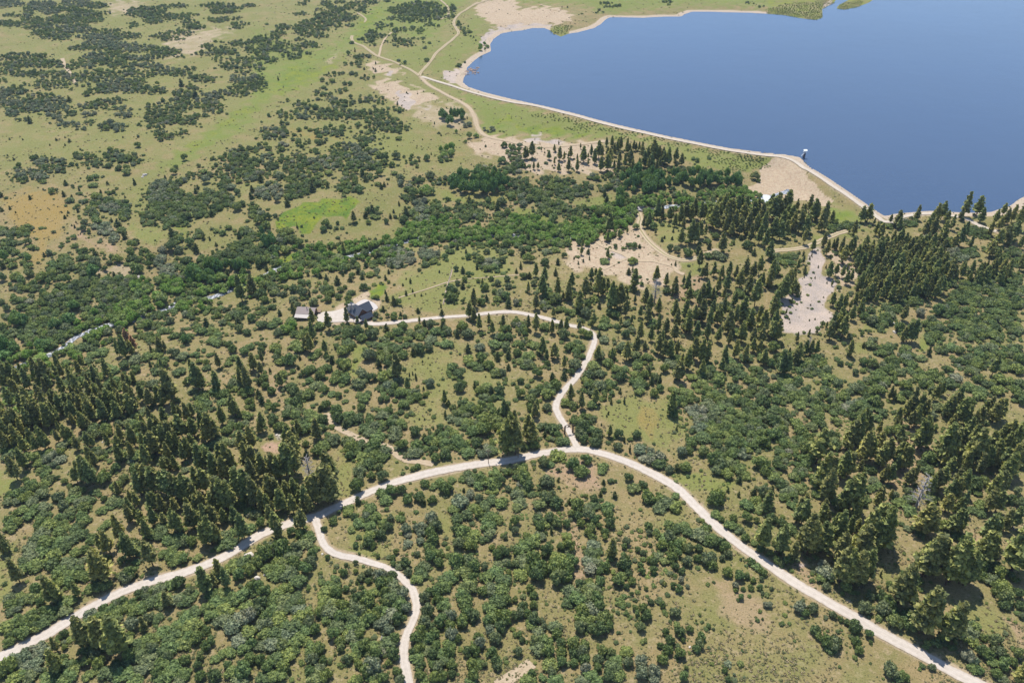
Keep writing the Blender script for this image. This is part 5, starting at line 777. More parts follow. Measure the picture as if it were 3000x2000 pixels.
# ------------------------------------------------------------------ road and river strips
def strip(name, L, width, z, m, label, ragged=.35, cross=7, crown=0.0):
    L = np.asarray(L)
    t = np.gradient(L, axis=0)
    t /= np.linalg.norm(t, axis=1)[:, None] + 1e-9
    nrm = np.stack([-t[:, 1], t[:, 0]], 1)
    n = len(L)
    wob = lambda s: .55 * np.sin(np.arange(n) * .31 + s) + .6 * np.sin(np.arange(n) * .12 + 2 * s) + .5 * (RNG.random(n) - .5) * 2
    left = width / 2 + ragged * wob(1.0)
    right = width / 2 + ragged * wob(3.0)
    V, U = [], []
    for k in range(cross):
        a = k / (cross - 1)
        off = -right * (1 - a) + left * a
        V.append(L + nrm * off[:, None])
        U.append(np.full(n, a))
    P = np.concatenate(V)
    h = height(P) + z + .00028 * np.linalg.norm(P, axis=1)
    v = np.column_stack([P, h])
    id_ = np.arange(cross * n).reshape(cross, n)
    f = np.stack([id_[:-1, :-1], id_[:-1, 1:], id_[1:, 1:], id_[1:, :-1]], -1).reshape(-1, 4)
    me = mesh_from(name, v, f[:, ::-1], True)
    at = me.attributes.new('across', 'FLOAT', 'POINT')
    at.data.foreach_set('value', np.concatenate(U).astype(np.float32))
    o = new_obj(name, me, m)
    if me.polygons[0].normal.z < 0:
        me.flip_normals()
    tag(o, label, None, None, 'structure')
    return o


def road_material(name, c1, c2, grass=0.0):
    m, nt, b = mat(name)
    q = N(nt)
    co = q.new('ShaderNodeTexCoord').outputs['Object']
    ac = q.new('ShaderNodeAttribute', attribute_name='across').outputs['Fac']
    d = q.math('ABSOLUTE', q.math('SUBTRACT', ac, .5))
    n3 = q.noise(co, .5, 4, .65)
    n4 = q.noise(co, 2.0, 3, .7)
    col = q.mix(q.ramp(n3, .3, .7), c1, c2)
    track = q.math('SUBTRACT', 1.0, q.math('MULTIPLY', q.math('ABSOLUTE', q.math('SUBTRACT', d, .22)), 9.0))
    col = q.mix(q.math('MULTIPLY', q.ramp(track, 0, 1), .35), col, tuple(min(.8, x * 1.15) for x in c1))
    col = q.mix(q.math('MULTIPLY', q.ramp(q.math('ADD', d, q.math('MULTIPLY', n3, .2)), .48, .6), .7), col, (.3, .235, .15))
    if grass:
        mid = q.math('MULTIPLY', q.ramp(q.math('ADD', d, q.math('MULTIPLY', q.math('SUBTRACT', n3, .5), .12)), .13, .05), grass)
        col = q.mix(mid, col, (.17, .165, .065))
    col = q.mix(q.math('MULTIPLY', q.ramp(n4, .55, .75), .3), col, (.3, .25, .2))
    q.put(b.inputs['Base Color'], col)
    b.inputs['Roughness'].default_value = .95
    b.inputs['Specular IOR Level'].default_value = .1
    q.put(b.inputs['Normal'], q.bump(n4, .4, .12))
    return m


gravel = road_material('gravel_road', (.48, .42, .355), (.41, .355, .295))
dirt = road_material('dirt_track', (.4, .32, .21), (.34, .26, .165), .85)
dirt_plain = road_material('dirt_path', (.4, .315, .21), (.33, .25, .16))
strip('main_road', *ROADS_W['main'], .10, gravel, 'pale gravel road curving across the wooded slope')
strip('cabin_road', *ROADS_W['cabin'], .13, gravel, 'pale gravel driveway leading to the cabin', .3)
strip('spur_road', *ROADS_W['spur'], .16, gravel, 'narrow pale gravel spur road through the oak brush', .35)
strip('dam_road', *ROADS_W['dam'], .14, road_material('dam_road', (.46, .4, .325), (.39, .33, .255)), 'straight dirt road along the dam crest', .3)
PLAIN = ('lower', 'gully', 'old_road', 'meadow', 'red_slope', 'fenceline', 'hill_strip', 'bottom', 'west_branch')
TRACK_LABEL = {'hill': 'winding dirt track climbing above the lake', 'west': 'two rut track crossing the meadow west of the lake', 'west_branch': 'faint dirt path branching up the meadow',
               'lower': 'dirt road curving down from the dam end', 'ford': 'two rut track running from the creek crossing', 'east': 'two rut track through the pines below the dam',
               'loop': 'short curved dirt path among far shrubs', 'knoll': 'dirt track round the dark shrub knoll', 'old_road': 'faint old dirt road through the oak brush',
               'bottom': 'grassy pale track at the bottom of the slope', 'meadow': 'faint footpath across the cabin meadow', 'red_slope': 'thin trail on the bare red slope', 'gully': 'pale eroded gully on the red slope',
               'fenceline': 'mown pale strip under the meadow fence', 'hill_strip': 'pale straight strip on the far shrub hillside'}
for k in TRACKS:
    L, w = ROADS_W[k]
    strip('dirt_path' if k in PLAIN else 'dirt_track_road', L, w, .09, dirt_plain if k in PLAIN else dirt, TRACK_LABEL[k], .3, 5 if k in PLAIN else 9)

# river: shallow broken water between the willows
m, nt, b = mat('river_water')
q = N(nt)
co = q.new('ShaderNodeTexCoord').outputs['Object']
foam = q.ramp(q.noise(co, .55, 4, .7), .44, .62)
q.put(b.inputs['Base Color'], q.mix(foam, (.1, .11, .12), (.48, .48, .49)))
q.put(b.inputs['Roughness'], q.math('MULTIPLY_ADD', foam, .6, .15))
q.put(b.inputs['Normal'], q.bump(q.noise(co, 1.2, 3), .5, .3))
strip('river_water', smooth(ground(RIVER_PX)[:, :2], 2.5), 5.5, .12, m, 'narrow white river winding below the dam', .9)


def patch(name, px, z, m, label):
    """a flat-lying sheet with a drawn outline, draped on the ground"""
    g = ground(px)[:, :2]
    g = smooth(np.vstack([g, g[:1]]), 2.5)[:-1]
    c = g.mean(0)
    rings = [c + (g - c) * r for r in (1, .85, .7, .5, .3, .12)]
    n = len(g)
    P = np.vstack(rings + [c[None]])
    v = np.column_stack([P, height(P) + z + .00028 * np.linalg.norm(P, axis=1)])
    f = []
    for r in range(5):
        for k in range(n):
            f.append((r * n + k, r * n + (k + 1) % n, (r + 1) * n + (k + 1) % n, (r + 1) * n + k))
    for k in range(n):
        f.append((5 * n + k, 5 * n + (k + 1) % n, 6 * n))
    me = mesh_from(name, v, f, True)
    at = me.attributes.new('across', 'FLOAT', 'POINT')
    at.data.foreach_set('value', np.full(len(v), .5, np.float32))
    o = new_obj(name, me, m)
    if me.polygons[0].normal.z < 0:
        me.flip_normals()
    return tag(o, label, None, None, 'structure')


patch('driveway', S(1, 1, '57,132 62,130 72,129 80,126.5 86,124.5 88.5,126 88,129.5 92,133 98,138 104,141.5 97,140.5 85,139 72,139.5 60,139.5 56,137'), .19, gravel, 'pale gravel yard between the cabin and the barn')
patch('patio', S(1, 1, '89,125 93,121.5 99.5,118.5 105,120 110,123 112,126.5 108,129 103,131 97,134 91,130'), .22, M['concrete'], 'pale paved terrace around the cabin')
pond_m, nt, b = mat('pond_water')
b.inputs['Base Color'].default_value = (.05, .05, .055, 1)
b.inputs['Roughness'].default_value = .12
patch('pond_water', S(2, 1, '118.5,36 121,34.3 126,34 130.5,35 131,37.5 127,38.5 122,38.3'), .16, pond_m, 'small dark pool above the creek weir')
white_m, nt, b = mat('spillway_foam')
b.inputs['Base Color'].default_value = (.5, .5, .5, 1)
b.inputs['Roughness'].default_value = .5
patch('spillway_water', np.vstack([S(2, 1, '218,27.5 226,25'), S(3, 1, '-4,22.5 2,23.5 4,28 0,30 -6,29'), S(2, 1, '222,28.5')]), .2, white_m, 'white foaming spillway water below the dam')
# ------------------------------------------------------------------ buildings and other built things
def box(bm, c, s, rot=0.0, mi=0, tilt=None):
    """box with centre c, full size s, turned about z (and optionally any matrix)"""
    mtx = Matrix.Translation(c) @ (Matrix.Rotation(rot, 4, 'Z') if tilt is None else tilt) @ Matrix.Diagonal((s[0] / 2, s[1] / 2, s[2] / 2, 1))
    r = bmesh.ops.create_cube(bm, size=2, matrix=mtx)
    for f in {f for v in r['verts'] for f in v.link_faces}:
        f.material_index = mi
    return r


def tube(bm, a, b_, r0, r1=None, n=8, mi=0):
    a, b_ = Vector(a), Vector(b_)
    d = b_ - a
    r1 = r0 if r1 is None else r1
    mtx = Matrix.Translation((a + b_) / 2) @ d.to_track_quat('Z', 'Y').to_matrix().to_4x4()
    r = bmesh.ops.create_cone(bm, cap_ends=True, segments=n, radius1=r0, radius2=max(r1, .001), depth=d.length, matrix=mtx)
    for f in {f for v in r['verts'] for f in v.link_faces}:
        f.material_index = mi


def bm_obj(name, bm, m, parent=None):
    me = bpy.data.meshes.new(name)
    bmesh.ops.recalc_face_normals(bm, faces=bm.faces)
    bm.to_mesh(me)
    bm.free()
    return new_obj(name, me, m, parent)


def empty(name, loc, rz=0.0, sc=None):
    o = bpy.data.objects.new(name, None)
    o.location = loc
    o.rotation_euler = (0, 0, rz)
    if sc is not None:
        o.scale = sc
    COL.objects.link(o)
    return o


def at_px(x, y):
    return Vector(ground([[x, y]])[0])


def slab(bm, p, t):
    """roof plane: four corners given counter-clockwise seen from above, thickness t"""
    top = [bm.verts.new(Vector(a)) for a in p]
    bot = [bm.verts.new(Vector(a) - Vector((0, 0, t))) for a in p]
    bm.faces.new(top)
    bm.faces.new(bot[::-1])
    for k in range(4):
        bm.faces.new((top[k], bot[k], bot[(k + 1) % 4], top[(k + 1) % 4]))


def gable(x0, x1, y0, y1, ze, zr, axis='x', over=.6, t=.25):
    """gabled roof over a rectangle, ridge along `axis`"""
    bm = bmesh.new()
    if axis == 'x':
        ym = (y0 + y1) / 2
        k = (zr - ze) / (ym - y0)
        a, b_ = x0 - over, x1 + over
        slab(bm, [(a, y0 - over, ze - k * over), (b_, y0 - over, ze - k * over), (b_, ym, zr), (a, ym, zr)], t)
        slab(bm, [(a, ym + .004, zr), (b_, ym + .004, zr), (b_, y1 + over, ze - k * over), (a, y1 + over, ze - k * over)], t)
    else:
        xm = (x0 + x1) / 2
        k = (zr - ze) / (xm - x0)
        a, b_ = y0 - over, y1 + over
        slab(bm, [(x0 - over, b_, ze - k * over), (x0 - over, a, ze - k * over), (xm, a, zr), (xm, b_, zr)], t)
        slab(bm, [(xm + .004, b_, zr), (xm + .004, a, zr), (x1 + over, a, ze - k * over), (x1 + over, b_, ze - k * over)], t)
    return bm


def gable_walls(x0, x1, y0, y1, ze, zr, axis='x', z0=-1.5):
    bm = bmesh.new()
    if axis == 'x':
        ym = (y0 + y1) / 2
        ends = [[(x, y0, z0), (x, y1, z0), (x, y1, ze), (x, ym, zr), (x, y0, ze)] for x in (x0, x1)]
    else:
        xm = (x0 + x1) / 2
        ends = [[(x0, y, z0), (x1, y, z0), (x1, y, ze), (xm, y, zr), (x0, y, ze)] for y in (y0, y1)]
    vs = [[bm.verts.new(p) for p in e] for e in ends]
    bm.faces.new(vs[0])
    bm.faces.new(vs[1][::-1])
    for k in range(5):
        bm.faces.new((vs[0][k], vs[1][k], vs[1][(k + 1) % 5], vs[0][(k + 1) % 5]))
    return bm


def window(parent, c, w, h, rz, name='window'):
    bm = bmesh.new()
    for s in (-1, 1):
        box(bm, Vector(c) + Vector((math.cos(rz), math.sin(rz), 0)) * s * w / 2, (.14, .16, h + .14), rz)
        box(bm, Vector(c) + Vector((0, 0, s * h / 2)), (w - .14, .15, .14), rz)
    fr = bm_obj(name, bm, M['wood'], parent)
    bm = bmesh.new()
    box(bm, c, (w - .14, .08, h - .1), rz)
    bm_obj('pane', bm, M['glass'], fr)


# --- the cabin: two crossed gables at 45 degrees to the view, a lower wing, two stone chimneys
c0 = at_px(1050, 925)
cabin = empty('log_cabin', c0, math.radians(-46), (.88, .88, .88))
tag(cabin, 'brown log cabin with crossed dark slate gables and two pale stone chimneys', 'cabin')
bm_obj('wall', gable_walls(-8, 6.4, -5.0, 5.0, 4.6, 9.6, 'x'), M['log'], cabin)
bm_obj('wing_wall', gable_walls(-4.6, 4.6, 2.0, 11.0, 4.6, 9.2, 'y'), M['log'], cabin)
bm_obj('side_wing_wall', gable_walls(6.8, 11.6, -3.8, 6.2, 3.0, 5.8, 'y'), M['log'], cabin)
rf = bm_obj('roof', gable(-8, 6.4, -5.0, 5.0, 4.8, 9.9, 'x', .8), M['slate'], cabin)
bm_obj('wing_roof', gable(-4.6, 4.6, 2.2, 11.0, 4.8, 9.6, 'y', .75), M['slate'], cabin)
bm_obj('side_wing_roof', gable(7.3, 11.6, -3.8, 6.2, 3.2, 6.0, 'y', .6), M['slate'], cabin)
for cx, cy, top in ((-1.6, -2.4, 11.4), (-5.2, -4.0, 10.2)):
    bm = bmesh.new()
    box(bm, (cx, cy, top / 2 + 2), (1.9, 1.5, top - 4))
    box(bm, (cx, cy, top + .12), (2.3, 1.9, .26))
    for s in (-.45, .45):
        tube(bm, (cx + s, cy, top + .25), (cx + s, cy, top + .75), .24)
    bm_obj('chimney', bm, M['stone'], cabin)
bm = bmesh.new()
slab(bm, [(6.2, -9.0, 2.6), (11.8, -9.0, 2.6), (11.8, -4.4, 3.3), (6.2, -4.4, 3.3)], .18)
for px_, py_ in ((6.4, -8.8), (11.6, -8.8)):
    box(bm, (px_, py_, .55), (.25, .25, 3.7))
bm_obj('porch', bm, M['pale_tin'], cabin)
for c, w, h, rz in (((-6.0, -5.03, 2.4), 1.5, 1.5, 0), ((-2.9, -5.03, 2.6), 1.6, 1.8, 0), ((3.2, -5.03, 2.4), 1.7, 1.6, 0), ((-8.03, -2.2, 2.4), 1.4, 1.5, math.pi / 2),
                    ((-8.03, 2.2, 2.4), 1.4, 1.5, math.pi / 2), ((-8.03, 0, 6.0), 1.5, 1.6, math.pi / 2), ((11.63, 1.4, 1.8), 1.6, 1.2, math.pi / 2), ((9.4, -3.83, 1.8), 1.4, 1.2, 0)):
    window(cabin, c, w, h, rz)
bm = bmesh.new()
box(bm, (.4, -5.06, 1.1), (1.15, .12, 2.3))
dr = bm_obj('door', bm, M['wood'], cabin)
bm = bmesh.new()
box(bm, (.8, -5.16, 1.1), (.08, .1, .16))
bm_obj('handle', bm, M['steel'], dr)

# --- the barn: long tan metal roof, a lower pale strip of roof in front, open bays below
b0 = at_px(901, 922)
barn = empty('barn', b0, math.radians(-7), (.92, .92, .92))
tag(barn, 'brown barn with wide tan metal roof and open bay beside the gravel yard', 'barn')
bm_obj('wall', gable_walls(-6.8, 6.8, -4.4, 4.4, 4.2, 6.6, 'x'), M['log'], barn)
rf = bm_obj('roof', gable(-6.8, 6.8, -4.4, 4.4, 4.4, 6.85, 'x', .9, .2), M['tin'], barn)
bm = bmesh.new()
tube(bm, (.8, -.9, 5.4), (.8, -.9, 8.0), .28)
tube(bm, (.8, -.9, 8.0), (.8, -.9, 8.3), .42)
bm_obj('vent_pipe', bm, M['steel'], rf)
bm = bmesh.new()
slab(bm, [(-7.7, -8.6, 2.5), (7.4, -8.6, 2.5), (7.4, -5.36, 3.75), (-7.7, -5.36, 3.75)], .16)
bm_obj('lean_to_roof', bm, M['pale_tin'], barn)
for x_ in (-7.2, -2.4, 2.3, 7.0):
    bm = bmesh.new()
    box(bm, (x_, -8.3, .5), (.28, .28, 3.7))
    bm_obj('post', bm, M['wood'], barn)
for x_ in (-4.4, 0, 4.4):
    bm = bmesh.new()
    box(bm, (x_, -4.43, 1.3), (3.0, .1, 2.8))
    bm_obj('bay_door', bm, M['wood'], barn)
bm = bmesh.new()
slab(bm, [(7.9, .8, 3.0), (10.4, .8, 2.7), (10.4, 4.6, 2.7), (7.9, 4.6, 3.0)], .16)
for y_ in (1.0, 4.4):
    box(bm, (10.2, y_, .6), (.22, .22, 4))
bm_obj('side_porch', bm, M['wood'], barn)
window(barn, (6.83, -1.4, 2.3), 1.3, 1.2, math.pi / 2)
bm = bmesh.new()
box(bm, (6.86, 2.6, 1.2), (.12, 2.4, 2.6))
bm_obj('door', bm, M['wood'], barn)

# --- log gateway over the driveway
ga, gb = at_px(1653, 1270), at_px(1679, 1266)
gate = empty('ranch_gateway', ga)
tag(gate, 'tall log gateway spanning the driveway just above the road fork', 'gateway')
d = gb - ga
H_ = 5.6
for p in (Vector((0, 0, 0)), d):
    for o_ in (0, .55):
        bm = bmesh.new()
        u_ = d.normalized() * o_ * (1 if p.length < .1 else -1)
        tube(bm, p + u_ + Vector((0, 0, -.5)), p + u_ + Vector((0, 0, H_ + .2)), .26, .22)
        bm_obj('post', bm, M['bark'], gate)
bm = bmesh.new()
mid = [d * t + Vector((0, 0, H_ + 1.1 * math.sin(math.pi * t))) for t in np.linspace(-.03, 1.03, 9)]
for a, b_ in zip(mid[:-1], mid[1:]):
    tube(bm, a, b_, .24)
tube(bm, d * -.04 + Vector((0, 0, H_ - .9)), d * 1.04 + Vector((0, 0, H_ - .9)), .17)
bm_obj('crossbeam', bm, M['bark'], gate)
bm = bmesh.new()
box(bm, d * .5 + Vector((0, 0, H_ - .1)), (1.5, .12, .9), math.atan2(d.y, d.x))
for t in (.42, .58):
    tube(bm, d * t + Vector((0, 0, H_ + .2)), d * t + Vector((0, 0, H_ + 1.0)), .04)
bm_obj('hanging_board', bm, M['wood'], gate)
for s, p in ((-1, Vector((0, 0, 0))), (1, d)):
    bm = bmesh.new()
    e = p + d.normalized() * s * 4.2 + Vector((0, .6, 0))
    for z_ in (.7, 1.4):
        tube(bm, p + Vector((0, 0, z_)), e + Vector((0, 0, z_ - .1)), .09)
    tube(bm, e + Vector((0, 0, -.6)), e + Vector((0, 0, 1.7)), .13)
    bm_obj('wing_rail', bm, M['wood'], gate)

# --- utility poles by the main road
for (x, y), lab in (((1431, 1356), 'bare wooden utility pole at the road edge left of the big pine'), ((1518, 1340), 'wooden utility pole at the road edge beside the fork')):
    p = at_px(x, y)
    pole = empty('utility_pole', p)
    tag(pole, lab, 'utility pole', 'utility poles beside the main road')
    bm = bmesh.new()
    tube(bm, (0, 0, -1), (0, 0, 9.6), .2, .14)
    bm_obj('mast', bm, M['wood'], pole)
    bm = bmesh.new()
    box(bm, (0, .22, 9.0), (2.3, .14, .16))
    bm_obj('crossarm', bm, M['wood'], pole)
    for x_ in (-1.0, .35, 1.0):
        bm = bmesh.new()
        tube(bm, (x_, .22, 9.08), (x_, .22, 9.4), .09, .06)
        bm_obj('insulator', bm, M['white'], pole)

# --- gate house on a post at the corner of the dam
p = at_px(2354, 464)
tw = empty('gauge_tower', (p.x, p.y, 0))
tag(tw, 'small white roofed gauge house on a dark tower at the dam corner', 'tower')
bm = bmesh.new()
for sx in (-1, 1):
    for sy in (-1, 1):
        tube(bm, (sx * 1.1, sy * 1.1, -3), (sx * .8, sy * .8, 6.2), .2)
for z_ in (1.2, 3.4, 5.6):
    for sx in (-1, 1):
        tube(bm, (sx * .9, -.9, z_), (sx * .9, .9, z_), .1)
        tube(bm, (-.9, sx * .9, z_), (.9, sx * .9, z_), .1)
box(bm, (0, 0, 2.0), (1.3, 1.3, 8.0))
bm_obj('tower_frame', bm, M['steel'], tw)
bm = bmesh.new()
box(bm, (0, 0, 6.3), (3.0, 3.0, .25))
box(bm, (0, 0, 7.4), (2.3, 2.3, 2.0))
bm_obj('cabin_body', bm, M['white'], tw)
bm_obj('tower_roof', gable(-1.4, 1.4, -1.4, 1.4, 8.4, 9.2, 'x', .5, .15), M['white'], tw)
bm = bmesh.new()
q1 = at_px(2346, 467) - Vector((p.x, p.y, 0))
v_ = Vector((q1.x, q1.y, 4.2)) - Vector((0, 0, 6.3))
for s in (-.5, .5):
    tube(bm, Vector((s, -1.3, 6.3)), Vector((q1.x + s, q1.y, 3.6)), .09)
    tube(bm, Vector((s, -1.3, 7.2)), Vector((q1.x + s, q1.y, 4.5)), .05)
bm_obj('walkway', bm, M['white'], tw)

# --- weir and foot bridge over the creek
p = at_px(1868, 618)
wr = empty('creek_weir', p)
tag(wr, 'pale concrete weir with a plank footbridge over the creek', 'weir')
for a, b_ in (((-4.5, 4.5), (3.5, 6.0)), ((-3.5, -2.5), (1.5, -1.4)), ((1.5, -1.4), (6.5, -3.2)), ((3.5, 6.0), (6.6, 8.0))):
    a, b_ = Vector((*a, 0)), Vector((*b_, 0))
    dd_ = b_ - a
    bm = bmesh.new()
    box(bm, (a + b_) / 2 + Vector((0, 0, .2)), (dd_.length, .8, 3.0), math.atan2(dd_.y, dd_.x))
    bm_obj('wing_wall', bm, M['concrete'], wr)
bm = bmesh.new()
box(bm, (1.2, 1.8, 1.85), (1.6, 8.6, .25), math.radians(12))
bm_obj('deck', bm, M['pale_tin'], wr)
for s in (-.8, .8):
    bm = bmesh.new()
    for y_ in (-2, 0, 2, 4, 6):
        tube(bm, (1.2 + s - .2 * y_ + .36, y_, 1.9), (1.2 + s - .2 * y_ + .36, y_, 2.9), .05)
    tube(bm, (1.2 + s + .76, -2, 2.9), (1.2 + s - .84, 6, 2.9), .05)
    bm_obj('railing', bm, M['steel'], wr)

# --- meadow fence: posts and rails down the mown strip
fa, fb = at_px(*sheet(1, 1, (180, 91))[0]), at_px(*sheet(1, 1, (172, 123))[0])
fence = empty('rail_fence', fa)
tag(fence, 'pale rail fence crossing the meadow right of the cabin', 'fence')
n_ = 16
pts = [fa.lerp(fb, k / (n_ - 1)) for k in range(n_)]
pts = [Vector((q_.x, q_.y, height(np.array([[q_.x, q_.y]]))[0])) - fa for q_ in pts]
for q_ in pts:
    bm = bmesh.new()
    tube(bm, q_ + Vector((0, 0, -.4)), q_ + Vector((0, 0, 1.5)), .12, .1, 6)
    bm_obj('post', bm, M['pale_tin'], fence)
for z_ in (.6, 1.2):
    bm = bmesh.new()
    for a, b_ in zip(pts[:-1], pts[1:]):
        tube(bm, a + Vector((0, 0, z_)), b_ + Vector((0, 0, z_)), .07, None, 5)
    bm_obj('rail', bm, M['pale_tin'], fence)


# --- boulders, rock heaps and fallen trunks
def boulder_mesh(seed):
    r = random.Random(seed)
    bm = bmesh.new()
    bmesh.ops.create_icosphere(bm, subdivisions=3, radius=1)
    ax = [(Vector((r.uniform(-1, 1), r.uniform(-1, 1), r.uniform(-1, 1))).normalized(), r.uniform(.55, .9)) for _ in range(9)]
    for v in bm.verts:
        for a, dlim in ax:
            e = v.co.dot(a)
            if e > dlim:
                v.co -= a * (e - dlim) * .9
        v.co *= 1 + .04 * math.sin(v.co.x * 9 + v.co.y * 7 + seed)
        v.co.z *= .62
    me = bpy.data.meshes.new('boulder')
    bm.to_mesh(me)
    bm.free()
    me.materials.append(M['rock'])
    return me


BM_ = [boulder_mesh(k) for k in range(4)]
SPIT = [b_.copy() for b_ in BM_]
for b_ in SPIT:
    b_.materials[0] = M['spit_rock']
ROCKS = [((0, 3, 229, 40), 2.6, 'largest pale boulder, below the main road near the spur junction'),
         ((0, 3, 224, 46), 1.0, 'small pale rock just left of the largest boulder'),
         ((1, 3, 1, 61), 1.7, 'pale boulder in the oak brush left of the spur road'),
         ((1, 3, 3, 66), 1.2, 'pale rock below the boulder in the oak brush'),
         ((1, 3, 9, 57), 1.3, 'pale rock beside the pair of boulders in the oak brush'),
         ((1, 3, 61, 38.5), .8, 'single small white stone beside the spur road bend'),
         ((0, 1, 133, 4.5), 2.6, 'pale boulder alone on the far meadow strip'),
         ((0, 1, 131, 6), 1.6, 'smaller pale rock touching the far meadow boulder'),
         ((1, 2, 19, 86), 1.1, 'pale rock at the pink bare patch, left one'),
         ((1, 2, 22, 87), 1.3, 'pale rock at the pink bare patch, right one'),
         ((2, 3, 163.5, 124), .8, 'single white stone beside a round oak on the open slope'),
         ((3, 1, 115, 140.5), 1.5, 'pale rock in the grassy gap of the oak thicket'),
         ((3, 1, 116, 148.5), 1.7, 'flat pale rock lowest in the grassy gap of the thicket'),
         ((0, 1, 128, 98), 2.2, 'pale rock outcrop above the river bend'),
         ((0, 1, 185, 83), 2.0, 'pale rock outcrop over the dark riverside grove'),
         ((0, 2, 95, 92.5), 1.0, 'pale rock among the pines on the left slope')]
for k, ((i, j, x, y), r, lab) in enumerate(ROCKS):
    p = at_px(*sheet(i, j, (x, y))[0])
    o = new_obj('boulder', BM_[k % 4])
    o.location = p + Vector((0, 0, r * .2))
    o.scale = (r, r * .8, r * .9)
    o.rotation_euler = (0, 0, k * 1.7)
    tag(o, lab, 'rock', 'pale boulders on the slopes')
LOGS = [((1, 3, 117, 111), (1, 3, 113, 121), 'white fallen trunk in a clearing left of the spur road'), ((0, 2, 106, 121), (0, 2, 113, 117), 'pale fallen trunk on the left pine slope'),
        ((3, 3, 225, 5), (3, 3, 226, 17), 'pale fallen trunk among the pines at right'), ((3, 1, 34, 105), (3, 1, 40, 103), 'grey fallen trunk on the pale bare rock slope'),
        ((3, 1, 113, 132), (3, 1, 118, 133), 'short pale log in the oak thicket clearing')]
for a, b_, lab in LOGS:
    a, b_ = at_px(*sheet(*a[:2], a[2:])[0]), at_px(*sheet(*b_[:2], b_[2:])[0])
    bm = bmesh.new()
    v_ = b_ - a
    tube(bm, (0, 0, .25), v_ + Vector((0, 0, .2)), .34, .12, 7)
    for t in (.4, .6, .75):
        tube(bm, v_ * t + Vector((0, 0, .3)), v_ * t + Vector((random.uniform(-1, 1), random.uniform(-1, 1), 1.1)), .09, .03, 5)
    o = bm_obj('fallen_trunk', bm, M['deadwood'])
    o.location = a
    tag(o, lab, 'log', 'fallen trunks')
# riprap at the beach point
bm = None
p = at_px(*sheet(1, 0, (198, 66))[0])
for k in range(46):
    x, y = 192 + 14 * RNG.random(), 63.5 + 6 * RNG.random()
    q_ = at_px(*sheet(1, 0, (x, y))[0])
    o = new_obj('shore_boulder', SPIT[k % 4])
    r = .9 + 1.2 * RNG.random()
    o.location = (q_.x, q_.y, -.1)
    o.scale = (r, r, r)
    o.rotation_euler = (0, 0, k)
    tag(o, 'tan boulder in the rock spit at the lake beach', 'rock', 'rock spit boulders in the lake')
# ------------------------------------------------------------------ plant meshes
def ico(sub):
    bm = bmesh.new()
    bmesh.ops.create_icosphere(bm, subdivisions=sub, radius=1)
    v = np.array([x.co[:] for x in bm.verts])
    f = np.array([[x.index for x in q_.verts] for q_ in bm.faces])
    bm.free()
    return v, f


ICO3, ICO2 = ico(3), ico(2)


def leaf_cards(c, nrm, size, rng):
    """one small quad per centre, leaning roughly along nrm"""
    n = len(c)
    r = rng.normal(size=(n, 3)) * .75 + nrm
    r /= np.linalg.norm(r, axis=1)[:, None]
    a = np.cross(r, rng.normal(size=(n, 3)))
    a /= np.linalg.norm(a, axis=1)[:, None]
    b_ = np.cross(r, a)
    s = size * (.6 + .8 * rng.random(n))[:, None]
    e = s * (.55 + .5 * rng.random(n))[:, None]
    v = np.stack([c - a * s - b_ * e * .5, c + a * s * .2 - b_ * e, c + a * s, c - a * s * .1 + b_ * e], 1).reshape(-1, 3)
    f = np.arange(4 * n).reshape(n, 4)
    return v, f


def merge(parts):
    V, Fq, off, MI = [], [], 0, []
    for v, f, mi in parts:
        V.append(v)
        for q_ in f:
            Fq.append([int(x) + off for x in q_])
        MI += [mi] * len(f)
        off += len(v)
    return np.vstack(V), Fq, MI


def bush_mesh(name, seed, m, lobes=7, tall=1.0, leaves=420, size=.13, stem=True):
    """rounded many-lobed shrub crown, radius about 1, base at 0"""
    rng = np.random.default_rng(seed)
    cs = []
    for k in range(lobes):
        a = 2 * math.pi * (k / max(1, lobes - 1) + .2 * rng.random())
        rr = 0 if k == 0 else .42 + .2 * rng.random()
        cs.append((rr * math.cos(a), rr * math.sin(a), (.8 if k == 0 else .42 + .3 * rng.random()) * tall, (.5 if k == 0 else .36 + .14 * rng.random())))
    cs = np.array(cs)
    parts, lc, ln = [], [], []
    for x, y, z, r in cs:
        v, f = ICO2
        w = 1 + .16 * np.sin(v @ rng.normal(size=(3, 3)) * 4 + rng.random(3) * 6).sum(1) * .6
        vv = v * w[:, None] * r * np.array([1, 1, .85 * tall ** .5]) * .76 + [x, y, z]
        vv[:, 2] = np.maximum(vv[:, 2], .02)
        parts.append((vv, f, 0))
        n = int(leaves / lobes)
        u = rng.normal(size=(n, 3))
        u[:, 2] = np.abs(u[:, 2]) * 1.1 - .35
        u /= np.linalg.norm(u, axis=1)[:, None]
        p = u * r * np.array([1, 1, .85 * tall ** .5]) * (.72 + .46 * rng.random(n))[:, None] + [x, y, z]
        p[:, 2] = np.maximum(p[:, 2], .03)
        lc.append(p)
        ln.append(u + [0, 0, .35])
    v, f = leaf_cards(np.vstack(lc), np.vstack(ln), size, rng)
    parts.append((v, f, 0))
    V, Fq, MI = merge(parts)
    me = mesh_from(name, V, Fq)
    me.materials.append(m)
    return me


